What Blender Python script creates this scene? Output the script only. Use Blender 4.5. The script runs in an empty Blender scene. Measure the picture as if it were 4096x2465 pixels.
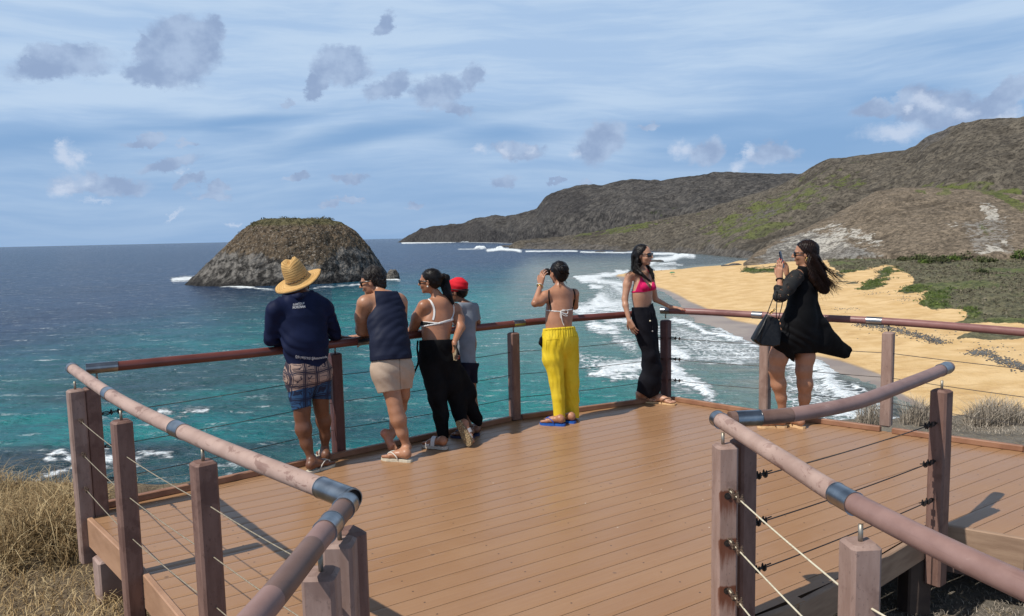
import bpy, math, random
import numpy as np
from mathutils import Vector, Matrix
from mathutils.bvhtree import BVHTree
random.seed(7); rng = np.random.default_rng(7)
C = bpy.context.scene.collection
PI = math.pi
# ---------------------------------------------------------------- camera model (used to measure the place from the photograph)
F = 1800.; CX, CY = 1233., 742.; EH = 1.85
SEA = EH - 35.0
ROLL = math.atan(0.0208); PITCH = math.atan(176/1800.)
_f = np.array([0, math.cos(PITCH), -math.sin(PITCH)]); _r = np.array([1., 0, 0]); _u = np.cross(_r, _f)
RR = math.cos(ROLL)*_r - math.sin(ROLL)*_u; UU = math.cos(ROLL)*_u + math.sin(ROLL)*_r
EYE = np.array([0, 0, EH])
def ray(x, y):
    return _f + (x-CX)/F*RR - (y-CY)/F*UU
def at(x, y, z=0.):
    d = ray(x, y); return EYE + d*((z-EYE[2])/d[2])
def aty(x, y, Y):
    d = ray(x, y); return EYE + d*(Y/d[1])
def proj(P):
    v = np.asarray(P, float)-EYE; z = np.maximum(v@_f, 1e-3)
    return CX+F*(v@RR)/z, CY-F*(v@UU)/z
class Frame:                       # measured in a zoomed crop of the photograph
    def __init__(s, ox, oy, sc): s.ox, s.oy, s.s = ox, oy, sc
    def d(s, x, y): return (s.ox+x/s.s)/1.66099, (s.oy+y/s.s)/1.66099
    def __call__(s, x, y, Y, r=0.):
        p = aty(*s.d(x, y), Y)
        return p, r/s.s/1.66099/F*float((p-EYE)@_f)
    def pl(s, pts): return [s.d(*p[:2]) for p in pts]
# ---------------------------------------------------------------- numpy noise
def _hash(ix, iy, iz, seed):
    h = (ix*374761393 + iy*668265263 + iz*2147483647 + seed*144665) & 0xffffffff
    h = ((h ^ (h >> 13))*1274126177) & 0xffffffff
    h = ((h ^ (h >> 16))*2246822519) & 0xffffffff
    return ((h ^ (h >> 15)) & 0xffffff)/16777215.
def vnoise(P, seed=0):
    P = np.asarray(P, float); i = np.floor(P).astype(np.int64); f = P-i; f = f*f*(3-2*f)
    out = 0
    for a in (0, 1):
        wa = f[..., 0] if a else 1-f[..., 0]
        for b in (0, 1):
            wb = f[..., 1] if b else 1-f[..., 1]
            for c in (0, 1):
                wc = f[..., 2] if c else 1-f[..., 2]
                out = out + wa*wb*wc*_hash(i[..., 0]+a, i[..., 1]+b, i[..., 2]+c, seed)
    return out
def fbm(P, octv=5, seed=0, gain=.5, ridge=False):
    s = 0; a = 1; t = 0; P = np.asarray(P, float)
    for o in range(octv):
        n = vnoise(P, seed+o*17)
        if ridge: n = 1-abs(2*n-1)
        s = s+a*n; t += a; a *= gain; P = P*2.03+13.7
    return s/t
def sst(a, b, x):
    t = np.clip((x-a)/(b-a), 0, 1); return t*t*(3-2*t)
def polydist(X, Y, pts):           # distance to a polyline
    d = np.full(np.shape(X), 1e9)
    for (x0, y0), (x1, y1) in zip(pts[:-1], pts[1:]):
        vx, vy = x1-x0, y1-y0; L = vx*vx+vy*vy+1e-9
        t = np.clip(((X-x0)*vx+(Y-y0)*vy)/L, 0, 1)
        d = np.minimum(d, np.hypot(X-x0-t*vx, Y-y0-t*vy))
    return d
def inpoly(X, Y, pts):
    r = np.zeros(np.shape(X), bool); n = len(pts)
    for k in range(n):
        x0, y0 = pts[k]; x1, y1 = pts[(k+1) % n]
        c = ((y0 > Y) != (y1 > Y)) & (X < (x1-x0)*(Y-y0)/((y1-y0)+1e-12)+x0)
        r ^= c
    return r
def sdpoly(X, Y, pts):             # signed: positive inside
    d = polydist(X, Y, list(pts)+[pts[0]])
    return np.where(inpoly(X, Y, pts), d, -d)
def lerpx(x, pts):
    a = np.array(pts, float); return np.interp(x, a[:, 0], a[:, 1])
# ---------------------------------------------------------------- objects
def tag(o, label=None, cat=None, group=None, kind=None):
    if label: o['label'] = label
    if cat: o['category'] = cat
    if group: o['group'] = group
    if kind: o['kind'] = kind
    return o
WL = {}
def empty(name, loc, label=None, cat=None, group=None):
    o = bpy.data.objects.new(name, None); C.objects.link(o); o.location = loc
    WL[o.name] = np.array(loc, float)
    return tag(o, label, cat, group)
def mk(name, V, Fc, m, parent=None, smooth=True, attrs=None):
    V = np.asarray(V, float)
    org = WL.get(parent.name, np.zeros(3)) if parent else np.zeros(3)
    me = bpy.data.meshes.new(name)
    if isinstance(Fc, np.ndarray):
        n, k = Fc.shape
        me.vertices.add(len(V)); me.vertices.foreach_set('co', (V-org).astype(np.float32).ravel())
        me.loops.add(n*k); me.loops.foreach_set('vertex_index', Fc.astype(np.int32).ravel())
        me.polygons.add(n); me.polygons.foreach_set('loop_start', np.arange(0, n*k, k, dtype=np.int32))
        me.update(calc_edges=True)
    else:
        me.from_pydata((V-org).tolist(), [], Fc); me.update()
    me.polygons.foreach_set('use_smooth', [smooth]*len(me.polygons))
    if attrs:
        for an, av in attrs.items():
            av = np.asarray(av, np.float32)
            if av.ndim == 1:
                a = me.attributes.new(an, 'FLOAT', 'POINT'); a.data.foreach_set('value', av)
            else:
                a = me.attributes.new(an, 'FLOAT_COLOR', 'POINT')
                if av.shape[1] == 3: av = np.hstack([av, np.ones((len(av), 1), np.float32)])
                a.data.foreach_set('color', av.ravel())
    me.materials.append(m)
    o = bpy.data.objects.new(name, me); C.objects.link(o)
    WL[o.name] = org
    if parent: o.parent = parent
    return o
def gridfaces(nu, nv):
    i = np.arange(nu-1)[:, None]*nv+np.arange(nv-1)[None, :]
    return np.stack([i, i+nv, i+nv+1, i+1], -1).reshape(-1, 4)
class MB:                           # collects shapes for one mesh
    def __init__(s): s.v = []; s.f = []
    def add(s, V, Fc):
        n = len(s.v); s.v += [tuple(map(float, p)) for p in V]; s.f += [tuple(int(i)+n for i in q) for q in Fc]; return s
    def box(s, c, hx, hy, hz, ax=None, bev=0.):
        ax = np.eye(3) if ax is None else np.asarray(ax, float)
        c = np.asarray(c, float); h = np.array([hx, hy, hz], float)
        if bev <= 0:
            V = [c+ax.T@(h*np.array([i, j, k])) for i in (-1, 1) for j in (-1, 1) for k in (-1, 1)]
            return s.add(V, [(0, 1, 3, 2), (4, 6, 7, 5), (0, 4, 5, 1), (2, 3, 7, 6), (0, 2, 6, 4), (1, 5, 7, 3)])
        b = bev; ring = []
        for (i, j) in ((1, 1), (-1, 1), (-1, -1), (1, -1)):
            p = [(i*(h[0]-b), j*h[1]), (i*h[0], j*(h[1]-b))]
            if i*j > 0: p = p[::-1]
            ring += p
        V = []
        for (z, sc) in ((-h[2], b), (-h[2]+b, 0), (h[2]-b, 0), (h[2], b)):
            for (x, y) in ring:
                V.append(c+ax.T@np.array([x-math.copysign(sc, x), y-math.copysign(sc, y), z]))
        Fc = []
        for l in range(3):
            for q in range(8):
                a = l*8+q; d = l*8+(q+1) % 8
                Fc.append((a, d, d+8, a+8))
        Fc.append(tuple(range(7, -1, -1))); Fc.append(tuple(range(24, 32)))
        return s.add(V, Fc)
    def tube(s, pts, r, n=8, cap=True):
        pts = [np.asarray(p, float) for p in pts]; m = len(pts)
        rr = [r]*m if np.isscalar(r) else list(r)
        V = []; up = np.array([0, 0, 1.])
        for i, p in enumerate(pts):
            t = pts[min(i+1, m-1)]-pts[max(i-1, 0)]; t = t/(np.linalg.norm(t)+1e-12)
            if i == 0:
                a = np.cross(t, up)
                if np.linalg.norm(a) < .1: a = np.cross(t, np.array([1., 0, 0]))
            else:
                a = a-t*(a@t)
            a = a/(np.linalg.norm(a)+1e-12); b = np.cross(t, a)
            for k in range(n):
                th = 2*PI*k/n; V.append(p+rr[i]*(math.cos(th)*a+math.sin(th)*b))
        Fc = [(i*n+k, i*n+(k+1) % n, (i+1)*n+(k+1) % n, (i+1)*n+k) for i in range(m-1) for k in range(n)]
        if cap: Fc += [tuple(range(n-1, -1, -1)), tuple((m-1)*n+k for k in range(n))]
        return s.add(V, Fc)
    def ell(s, c, r, ax=None, nu=12, nv=8):
        ax = np.eye(3) if ax is None else np.asarray(ax, float); V = []
        for j in range(nv+1):
            ph = PI*j/nv
            for k in range(nu):
                th = 2*PI*k/nu
                V.append(np.asarray(c)+ax.T@(np.array([math.sin(ph)*math.cos(th), math.sin(ph)*math.sin(th), math.cos(ph)])*r))
        Fc = [(j*nu+k, (j+1)*nu+k, (j+1)*nu+(k+1) % nu, j*nu+(k+1) % nu) for j in range(nv) for k in range(nu)]
        return s.add(V, Fc)
    def build(s, name, m, parent=None, smooth=False):
        return mk(name, s.v, s.f, m, parent, smooth)
def autosm(o, ang=40):
    me = o.data; bm_ = None
    import bmesh
    b = bmesh.new(); b.from_mesh(me)
    for e in b.edges:
        if len(e.link_faces) == 2 and e.calc_face_angle(0) > math.radians(ang): e.smooth = False
        elif len(e.link_faces) != 2: e.smooth = False
    for f in b.faces: f.smooth = True
    b.to_mesh(me); b.free(); return o
def catmull(pts, n=6):
    pts = [np.asarray(p, float) for p in pts]; P = [2*pts[0]-pts[1]]+pts+[2*pts[-1]-pts[-2]]; out = []
    for i in range(1, len(P)-2):
        for k in range(n):
            t = k/n; a, b, c, d = P[i-1:i+3]
            out.append(.5*((2*b)+(-a+c)*t+(2*a-5*b+4*c-d)*t*t+(-a+3*b-3*c+d)*t**3))
    out.append(pts[-1]); return out
# ---------------------------------------------------------------- materials
class NT:
    def __init__(s, tree): s.t = tree; s.n = tree.nodes; s.l = tree.links
    def __call__(s, typ, ins=None, out=0, **kw):
        nd = s.n.new(typ)
        for k, v in kw.items(): setattr(nd, k, v)
        if ins:
            for k, v in ins.items():
                sk = nd.inputs[k]
                if isinstance(v, bpy.types.NodeSocket): s.l.new(v, sk)
                else:
                    if isinstance(v, (tuple, list)) and len(v) == 3 and sk.type == 'RGBA': v = (*v, 1)
                    sk.default_value = v
        return nd.outputs[out] if len(nd.outputs) else nd
    def math(s, op, a, b=0., c=None, clamp=False):
        i = {0: a, 1: b}
        if c is not None: i[2] = c
        return s('ShaderNodeMath', i, operation=op, use_clamp=clamp)
    def vm(s, op, a, b=None, out=0):
        i = {0: a}
        if b is not None: i[1] = b
        return s('ShaderNodeVectorMath', i, out, operation=op)
    def noise(s, vec, scale, detail=4, rough=.55, out=0, dist=0.):
        return s('ShaderNodeTexNoise', {'Vector': vec, 'Scale': scale, 'Detail': detail, 'Roughness': rough, 'Distortion': dist}, out)
    def vor(s, vec, scale, feature='F1', out='Distance', rand=1.):
        return s('ShaderNodeTexVoronoi', {'Vector': vec, 'Scale': scale, 'Randomness': rand}, out, feature=feature)
    def mix(s, f, a, b, blend='MIX'):
        nd = s.n.new('ShaderNodeMix'); nd.data_type = 'RGBA'; nd.blend_type = blend
        for k, v in ((0, f), (6, a), (7, b)):
            if isinstance(v, bpy.types.NodeSocket): s.l.new(v, nd.inputs[k])
            else: nd.inputs[k].default_value = (*v, 1) if isinstance(v, (tuple, list)) and len(v) == 3 else v
        return nd.outputs[2]
    def ramp(s, f, a, b, lo=0., hi=1., smooth=True):
        return s('ShaderNodeMapRange', {0: f, 1: a, 2: b, 3: lo, 4: hi}, interpolation_type='SMOOTHSTEP' if smooth else 'LINEAR')
    def attr(s, name, out='Fac'): return s('ShaderNodeAttribute', None, out, attribute_name=name)
    def sc(s, vec, sx, sy, sz): return s.vm('MULTIPLY', vec, (sx, sy, sz))
    def bump(s, h, strength=.5, dist=.01, normal=None):
        i = {'Height': h, 'Strength': strength, 'Distance': dist}
        if normal is not None: i['Normal'] = normal
        return s('ShaderNodeBump', i)
def newmat(name):
    m = bpy.data.materials.new(name); m.use_nodes = True; t = m.node_tree; t.nodes.clear()
    return m, NT(t)
def finish(m, n, color, rough=.6, normal=None, metal=0., spec=.5, **kw):
    i = {'Base Color': color, 'Roughness': rough, 'Metallic': metal, 'Specular IOR Level': spec}
    if normal is not None: i['Normal'] = normal
    i.update(kw)
    b = n('ShaderNodeBsdfPrincipled', i)
    o = n('ShaderNodeOutputMaterial', {'Surface': b}); return m
def simple(name, c1, c2=None, rough=.6, scale=20, bump=0., bscale=60, metal=0., spec=.5, det=5, lo=.35, hi=.65, stretch=(1, 1, 1), **kw):
    m, n = newmat(name); co = n('ShaderNodeTexCoord', None, 'Object'); cs = n.sc(co, *stretch)
    col = c1 if c2 is None else n.mix(n.ramp(n.noise(cs, scale, det), lo, hi), c1, c2)
    nr = n.bump(n.noise(cs, bscale, 4), .6, bump) if bump > 0 else None
    return finish(m, n, col, rough, nr, metal, spec, **kw)
# ================================================================ sky, sun, camera
SUN_EL, SUN_AZ = math.radians(53), math.radians(213)      # az: direction towards the sun, counter-clockwise from +X
sdir = np.array([math.cos(SUN_AZ)*math.cos(SUN_EL), math.sin(SUN_AZ)*math.cos(SUN_EL), math.sin(SUN_EL)])
w = bpy.data.worlds.new("World"); bpy.context.scene.world = w; w.use_nodes = True; w.node_tree.nodes.clear()
n = NT(w.node_tree)
sky = n('ShaderNodeTexSky', None, sky_type='NISHITA', sun_disc=False, sun_elevation=SUN_EL,
        sun_rotation=math.atan2(sdir[0], sdir[1]), altitude=10, air_density=1.0, dust_density=.6, ozone_density=2.5)
g = n('ShaderNodeTexCoord', None, 'Generated')
sx = n('ShaderNodeSeparateXYZ', {0: n.vm('NORMALIZE', g)}, 0); sepn = sx.node
az = n.math('ARCTAN2', sepn.outputs[0], sepn.outputs[1]); el = n.math('ARCSINE', sepn.outputs[2])
P = n('ShaderNodeCombineXYZ', {0: az, 1: el})
def ns(scale, det, sxyz=(1, 1, 1), off=0., rough=.55, col=False):
    return n.noise(n.vm('ADD', n.sc(P, *sxyz), (off, off*.7, off*1.3)), scale, det, rough, 1 if col else 0)
# high thin cloud: long soft streaks, thick in the upper sky, broken by bluer bands lower down
warp = n.vm('MULTIPLY', n.vm('SUBTRACT', ns(2.2, 3, (1, 2, 1), 5, col=True), (.5, .5, .5)), (.15, .07, 0))
Pw = n.vm('ADD', P, warp)
st1 = n.noise(n.sc(Pw, 1.3, 8.5, 1), 1.6, 4, .6)
st2 = n.noise(n.sc(n.vm('ADD', Pw, (3.1, 1.7, 0)), 2.0, 18, 1), 1.8, 5, .6)
cov = n.math('ADD', n.math('MULTIPLY', st1, .75), n.math('MULTIPLY', st2, .35))
up = n.ramp(el, .06, .27, -.12, .30)
right = n.ramp(az, -.1, .55, .05, -.10)
cov = n.math('ADD', n.math('ADD', cov, up), right)
gaps = [(600, 291, 330, 11, -3, .6), (1000, 330, 300, 18, -8, .8), (560, 300, 200, 12, 8, .5), (1230, 345, 150, 20, 0, .7), (120, 320, 220, 16, -6, .5), (1900, 330, 260, 22, -2, .55), (1650, 300, 200, 12, -4, .35),
        (2150, 210, 200, 14, -4, .4), (2300, 90, 240, 30, 10, .35)]
def dirof(x, y):
    d = ray(x, y); d = d/np.linalg.norm(d); return math.atan2(d[0], d[1]), math.asin(d[2])
def blob(src, x, y, rx, ry, rot=0.):
    a, e = dirof(x, y); kx, ky = F/rx, F/ry
    if abs(rot) > 1:
        rot = math.radians(rot); cs, sn = math.cos(rot), math.sin(rot)
        v = n('ShaderNodeMapping', {0: src, 1: (-kx*(a*cs-e*sn), -ky*(a*sn+e*cs), 0), 2: (0, 0, rot), 3: (1, 1, 0)}) if False else n('ShaderNodeVectorRotate', {0: src, 1: (a, e, 0), 3: rot}, rotation_type='Z_AXIS')
    else: v = src
    v = n('ShaderNodeVectorMath', {0: v, 1: (kx, ky, 0), 2: (-a*kx, -e*ky, 0)}, operation='MULTIPLY_ADD')
    return n.vm('LENGTH', v, out='Value')
gp = None
for (x, y, rx, ry, ro, s_) in gaps:
    b = n.math('MULTIPLY_ADD', blob(Pw, x, y, rx*1.2, ry*2.2, ro), s_, 1-s_)
    gp = b if gp is None else n.math('MINIMUM', gp, b)
gp = n.ramp(gp, 1.2, .2)
cirrus = n.ramp(n.math('SUBTRACT', cov, n.math('MULTIPLY', gp, .46)), .10, .78, .0, 1)
wn = n.vm('MULTIPLY', n.vm('SUBTRACT', ns(17, 7, (1, 1.25, 1), 0, .70, True), (.5, .5, .5)), (.066, .056, 0))
Pf = n.vm('ADD', P, wn)
S1, S2 = Frame(0, 0, 1.204), Frame(2048, 0, 1.204)
def group(src, lst, lo=-.05, hi=.34):
    m_ = None
    for (fr, x, y, rx, ry, ro, s_) in lst:
        X, Y = fr.d(x, y); k = 1/1.204/1.66099
        b = n.math('ADD', blob(src, X, Y, rx*k*1.15, ry*k*1.24, ro), (1-s_)*(hi-lo)*.75)
        m_ = b if m_ is None else n.math('MINIMUM', m_, b)
    return n.ramp(m_, 1-lo, 1-hi)
gray = group(Pf, [(S1, 310, 300, 200, 66, -14, .95), (S1, 130, 310, 60, 26, 0, .6), (S1, 880, 250, 165, 130, -8, .9), (S1, 760, 350, 140, 55, 0, .9), (S1, 980, 180, 80, 80, 0, .8), (S1, 850, 150, 60, 60, 0, .8),
  (S1, 690, 240, 60, 70, 0, .65), (S1, 1640, 325, 130, 66, -4, 1.), (S1, 1520, 400, 50, 50, 0, .8), (S1, 1870, 415, 120, 56, -16, .9), (S1, 2110, 435, 130, 68, -10, .9), (S1, 2270, 370, 70, 60, 0, .6), (S1, 1855, 130, 66, 36, -38, .75),
  (S1, 1390, 480, 36, 22, -15, .5), (S1, 2200, 520, 80, 34, 8, .6), (S1, 700, 675, 100, 26, -6, .6), (S1, 900, 695, 50, 16, 0, .5), (S1, 1430, 852, 60, 20, 0, .6),
  (S1, 1670, 852, 110, 24, -6, .65), (S1, 920, 900, 80, 32, -18, .6), (S1, 1050, 915, 60, 26, -20, .6), (S1, 1030, 960, 80, 22, -8, .65), (S1, 1600, 965, 50, 18, -14, .6), (S1, 1700, 955, 70, 18, 0, .6), (S1, 1990, 992, 50, 14, -8, .5),
  (S1, 2430, 872, 80, 36, -5, .6), (S1, 480, 900, 210, 50, 3, .7), (S1, 800, 800, 160, 34, -14, .25), (S2, 30, 730, 140, 46, 0, .6), (S2, 430, 680, 140, 90, -30, .5), (S2, 660, 605, 60, 26, -8, .45), (S2, 930, 720, 100, 60, -20, .55), (S2, 1250, 730, 130, 60, 0, .5),
  (S2, 1750, 520, 90, 36, 0, .75), (S2, 2060, 520, 190, 74, 6, .85), (S2, 1930, 500, 110, 60, -20, .7), (S2, 2400, 440, 160, 50, -18, .75), (S2, 195, 875, 50, 16, 0, .6), (S2, 350, 872, 50, 16, -18, .5), (S2, 2240, 540, 150, 50, 0, .5)])
white = group(n.vm('ADD', Pf, (.004, .006, 0)), [(S1, 345, 740, 62, 62, 0, .9), (S1, 420, 750, 50, 44, 0, .75), (S1, 330, 690, 40, 26, 0, .7), (S1, 310, 890, 70, 46, 0, .7), (S1, 430, 870, 80, 40, 0, .35), (S1, 850, 1010, 70, 14, -30, .4), (S1, 1150, 1050, 44, 14, 0, .5), (S1, 500, 960, 130, 16, 0, .35), (S1, 900, 820, 40, 34, 0, .3),
  (S1, 2320, 700, 66, 44, 0, .5), (S1, 2440, 720, 60, 40, 0, .5), (S2, 100, 690, 60, 50, 0, .35), (S2, 330, 710, 56, 44, -20, .4), (S2, 830, 700, 66, 50, -10, .75), (S2, 1150, 695, 40, 50, 10, .75), (S2, 1100, 770, 80, 44, -20, .7), (S2, 1870, 610, 150, 50, 0, .95), (S2, 2050, 470, 80, 44, 0, .7),
  (S2, 2360, 545, 80, 36, -18, .9), (S2, 1930, 490, 40, 26, -40, .8), (S2, 2180, 500, 70, 40, 0, .5)], -.05, .8)
K = 10.
base = n.mix(.85, sky, (.215*K, .405*K, .70*K))
hz = n.ramp(el, 0, .09)
base = n.mix(n.ramp(el, .0, .30, .62, .2), base, (.25*K, .40*K, .645*K))
circ = n.mix(n.ramp(st2, .35, .65), (.405*K, .565*K, .80*K), (.52*K, .665*K, .855*K))
base = n.mix(n.ramp(el, .42, .75), base, n.mix(1., sky, (.62, .62, .62), 'MULTIPLY')); c1 = n.mix(n.math('MULTIPLY', cirrus, n.math('MULTIPLY', n.ramp(el, .0, .12, .45, .95), n.ramp(el, .38, .70, 1., .10))), base, circ)
shade = n.mix(n.ramp(ns(26, 5, (1, 1.2, 1), 9), .35, .65), (.295*K, .40*K, .60*K), (.41*K, .53*K, .73*K))
c2 = n.mix(gray, c1, shade)
c3 = n.mix(n.math('MULTIPLY', white, .85), c2, (.58*K, .67*K, .83*K))
bg = n('ShaderNodeBackground', {0: c3, 1: .106})
n('ShaderNodeOutputWorld', {0: bg}); w.cycles.sampling_method = 'MANUAL'; w.cycles.sample_map_resolution = 256
L = bpy.data.lights.new('sun', 'SUN'); L.energy = 5.0; L.angle = math.radians(.53); L.color = (1, .95, .87)
lo = bpy.data.objects.new('sun', L); C.objects.link(lo); lo.rotation_euler = Vector(sdir).to_track_quat('Z', 'Y').to_euler()
cam = bpy.data.cameras.new('camera'); co_ = bpy.data.objects.new('camera', cam); C.objects.link(co_)
cam.lens = 36*F/2466.; cam.sensor_width = 36; cam.clip_end = 60000; cam.clip_start = .05
co_.matrix_world = Matrix(((RR[0], UU[0], -_f[0], 0), (RR[1], UU[1], -_f[1], 0), (RR[2], UU[2], -_f[2], EH), (0, 0, 0, 1)))
sc_ = bpy.context.scene; sc_.camera = co_
sc_.view_settings.view_transform = 'Standard'; sc_.view_settings.look = 'None'; sc_.view_settings.exposure = -.08; sc_.view_settings.gamma = 1
sc_.cycles.max_bounces = 6; sc_.cycles.transparent_max_bounces = 12
# ================================================================ the sea
E1 = Frame(2000, 900, 1.644); G1 = Frame(2600, 900, 1.648); H1 = Frame(1800, 950, 2.74); I1 = Frame(600, 800, 1.541); L3 = Frame(0, 1350, 1.331); M1 = Frame(1600, 450, .988)
WATER = [(1300, 664), (1479, 663), (1504, 681), (1540, 690), (1576, 697), (1601, 705), (1634, 728), (1644, 741), (1675, 776), (1733, 794), (1784, 818), (1821, 834), (1876, 853), (1960, 871), (2003, 898), (2106, 929), (2150, 955), (2204, 991), (2223, 1017), (2250, 1080), (2300, 1300)]
WATER_TOP = [(1479, 663), (1508, 658), (1574, 652), (1643, 648), (1680, 643), (1739, 639), (1779, 628), (1837, 627)]
foam = []
def fs(fr, pts, wd, s_=1.): foam.append((fr.pl(pts), wd, s_))
fs(E1, [(500, 348), (600, 350), (700, 335), (840, 305)], 4); fs(E1, [(530, 358), (640, 362)], 6); fs(E1, [(600, 402), (660, 410)], 4)
fs(H1, [(1385, 440), (1550, 430), (1700, 405), (1800, 395), (1950, 375)], 4); fs(H1, [(1440, 475), (1550, 460), (1620, 470)], 6); fs(H1, [(1620, 485), (1720, 490), (1800, 500), (1890, 520)], 5)
fs(H1, [(1800, 520), (1850, 560), (1890, 600)], 7, .8); fs(H1, [(1540, 545), (1650, 545)], 4); fs(H1, [(1380, 780), (1500, 780), (1600, 740), (1640, 690), (1650, 670), (1700, 700), (1740, 735)], 9)
fs(H1, [(1560, 770), (1650, 740), (1700, 740)], 11); fs(H1, [(1740, 735), (1880, 742)], 8, .9); fs(H1, [(1720, 800), (1880, 795)], 8, .8); fs(H1, [(1820, 372), (1870, 370)], 3); fs(H1, [(1480, 865), (1640, 850), (1900, 840)], 8, .8)
fs(E1, [(540, 605), (700, 600), (840, 600)], 5, .8); fs(E1, [(600, 658), (680, 685), (750, 690)], 9); fs(E1, [(700, 640), (760, 620), (860, 640)], 9, .7)
fs(E1, [(745, 740), (800, 760), (880, 800)], 8, .7); fs(E1, [(680, 965), (780, 940), (930, 910)], 12); fs(E1, [(780, 985), (930, 960)], 9, .9); fs(E1, [(745, 1010), (900, 1000)], 6, .8); fs(E1, [(590, 990), (650, 985)], 3)
fs(E1, [(1040, 790), (1130, 820), (1205, 858)], 11); fs(E1, [(1125, 920), (1155, 965)], 13); fs(E1, [(1130, 1010), (1250, 1035), (1330, 1070), (1375, 1120)], 10); fs(E1, [(1130, 1060), (1240, 1090)], 9, .6)
fs(E1, [(1130, 620), (1230, 645), (1290, 672), (1330, 700), (1400, 722), (1480, 728), (1590, 752)], 5); fs(E1, [(1400, 700), (1460, 690), (1540, 740), (1590, 755)], 4, .8); fs(E1, [(1500, 745), (1600, 770), (1690, 800)], 6, .8)
fs(E1, [(1130, 690), (1300, 740), (1480, 800)], 12, .55); fs(E1, [(1300, 820), (1480, 830), (1700, 850)], 22, .55); fs(E1, [(1240, 870), (1450, 880), (1700, 890)], 12, .6); fs(E1, [(1180, 760), (1300, 790)], 10, .45)
fs(G1, [(900, 880), (1080, 925), (1140, 955), (1190, 1010), (1190, 1060), (1250, 1110), (1330, 1145)], 17, 1.); fs(G1, [(1100, 1080), (1250, 1140), (1500, 1200)], 12, .7); fs(G1, [(920, 1000), (1000, 1100), (1100, 1180)], 14, .5)
fs(G1, [(1340, 1065), (1380, 1080), (1420, 1100)], 4, .9); fs(G1, [(1250, 1240), (1400, 1260), (1520, 1300)], 22, .75); fs(G1, [(1440, 1190), (1500, 1190)], 4); fs(G1, [(60, 700), (120, 720)], 18, .6)
fs(H1, [(1390, 150), (1200, 150), (830, 152)], 1.6); fs(H1, [(1430, 160), (1900, 166), (2000, 162)], 1.8, .9); fs(H1, [(2230, 180), (2440, 178)], 3); fs(H1, [(2200, 290), (2260, 245), (2340, 240), (2466, 225)], 6); fs(H1, [(2260, 300), (2466, 280)], 3, .8)
fs(H1, [(2230, 330), (2466, 335)], 5, .7); fs(H1, [(2240, 350), (2400, 350)], 4, .8); fs(H1, [(410, 142), (560, 128), (700, 135), (770, 150)], 3.2); fs(H1, [(280, 122), (380, 118)], 2); fs(H1, [(90, 130), (280, 128)], 1.5, .7)
fs(E1, [(1030, 235), (1120, 225), (1200, 200), (1270, 205)], 5); fs(E1, [(1000, 262), (1200, 262)], 3, .7); fs(E1, [(1000, 188), (1160, 190)], 2.5, .9)
fs(I1, [(1555, 265), (1700, 262), (1880, 258)], 2); fs(I1, [(1900, 255), (2060, 258), (2260, 262)], 2.4, .9)
fs(I1, [(140, 492), (230, 484), (320, 492)], 5); fs(I1, [(325, 500), (380, 508)], 5); fs(I1, [(385, 512), (460, 526), (560, 532), (630, 538)], 3.6); fs(I1, [(640, 545), (760, 553)], 1.6, .9); fs(I1, [(1010, 545), (1150, 530), (1290, 520)], 1.3, .8); fs(I1, [(1460, 493), (1540, 496)], 2)
fs(L3, [(200, 765), (300, 720), (370, 700), (440, 660)], 7, .8); fs(L3, [(255, 655), (330, 620), (375, 640)], 10, .8); fs(L3, [(520, 595), (560, 590)], 8, .8); fs(L3, [(540, 640), (700, 650), (800, 620), (900, 632)], 11, .75); fs(L3, [(530, 690), (640, 690), (720, 670)], 8, .6); fs(L3, [(860, 405), (950, 410), (1090, 385)], 6, .7)
LACE = [(E1.pl([(1130, 640), (1290, 690), (1500, 750), (1690, 810), (1710, 900), (1560, 930), (1300, 900), (1200, 820), (1130, 760)]), .62), (E1.pl([(640, 350), (860, 330), (870, 700), (740, 700), (640, 600)]), .46),
        (E1.pl([(700, 700), (900, 720), (930, 900), (800, 860)]), .42), (G1.pl([(880, 900), (1080, 920), (1200, 1100), (1500, 1220), (1560, 1330), (880, 1330)]), .52), (E1.pl([(1130, 1000), (1400, 1130), (1700, 1200), (1130, 1200)]), .18),
        (E1.pl([(480, 830), (920, 860), (930, 1020), (560, 1020)]), .34)]
nu, nv = 820, 620
azs = np.linspace(math.radians(-50), math.radians(50), nu)
dep = np.concatenate([np.radians(np.linspace(.10, 2.2, 250)), np.radians(np.geomspace(2.2, 32, 371)[1:])])
A_, D_ = np.meshgrid(azs, dep, indexing='ij'); Rr = 35/np.tan(D_)
Xs, Ys = Rr*np.sin(A_), Rr*np.cos(A_); Ps = np.stack([Xs, Ys, np.full_like(Xs, SEA)], -1).reshape(-1, 3)
sxp, syp = proj(Ps)
wob = (fbm(Ps*np.array([.03, .03, 0]), 4, 3)-.5)
px_ = sxp+wob*26; py_ = syp+wob*9
edge = lerpx(sxp, [(-400, 880), (0, 835), (300, 775), (640, 712), (960, 676), (1180, 660), (1350, 650), (1500, 640), (1640, 628), (2466, 620)])
d_e = py_-edge
shal = sst(-40, 60, d_e*np.where(sxp < 800, .55, 1.)+np.where(sxp < 800, -14, 0))
deepen = sst(-80, -10, d_e)*.25
wd_ = sdpoly(px_, py_, WATER+[(2800, 1300), (2800, 560), (1837, 560), (1837, 627), (1779, 628), (1739, 639), (1680, 643), (1643, 648), (1574, 652), (1508, 658)])
scl = np.clip((syp-560)/110., .35, 2.6)
sand = sst(-120, 0, wd_/scl)*.95
sand = np.maximum(sand, .75*sst(0, 40, sdpoly(px_, py_, E1.pl([(1000, 330), (1130, 640), (1100, 830), (1500, 950), (1800, 1050), (1800, 640), (1300, 420)]))))
green = sst(0, 60, d_e)*sst(900, 1250, sxp)
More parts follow.
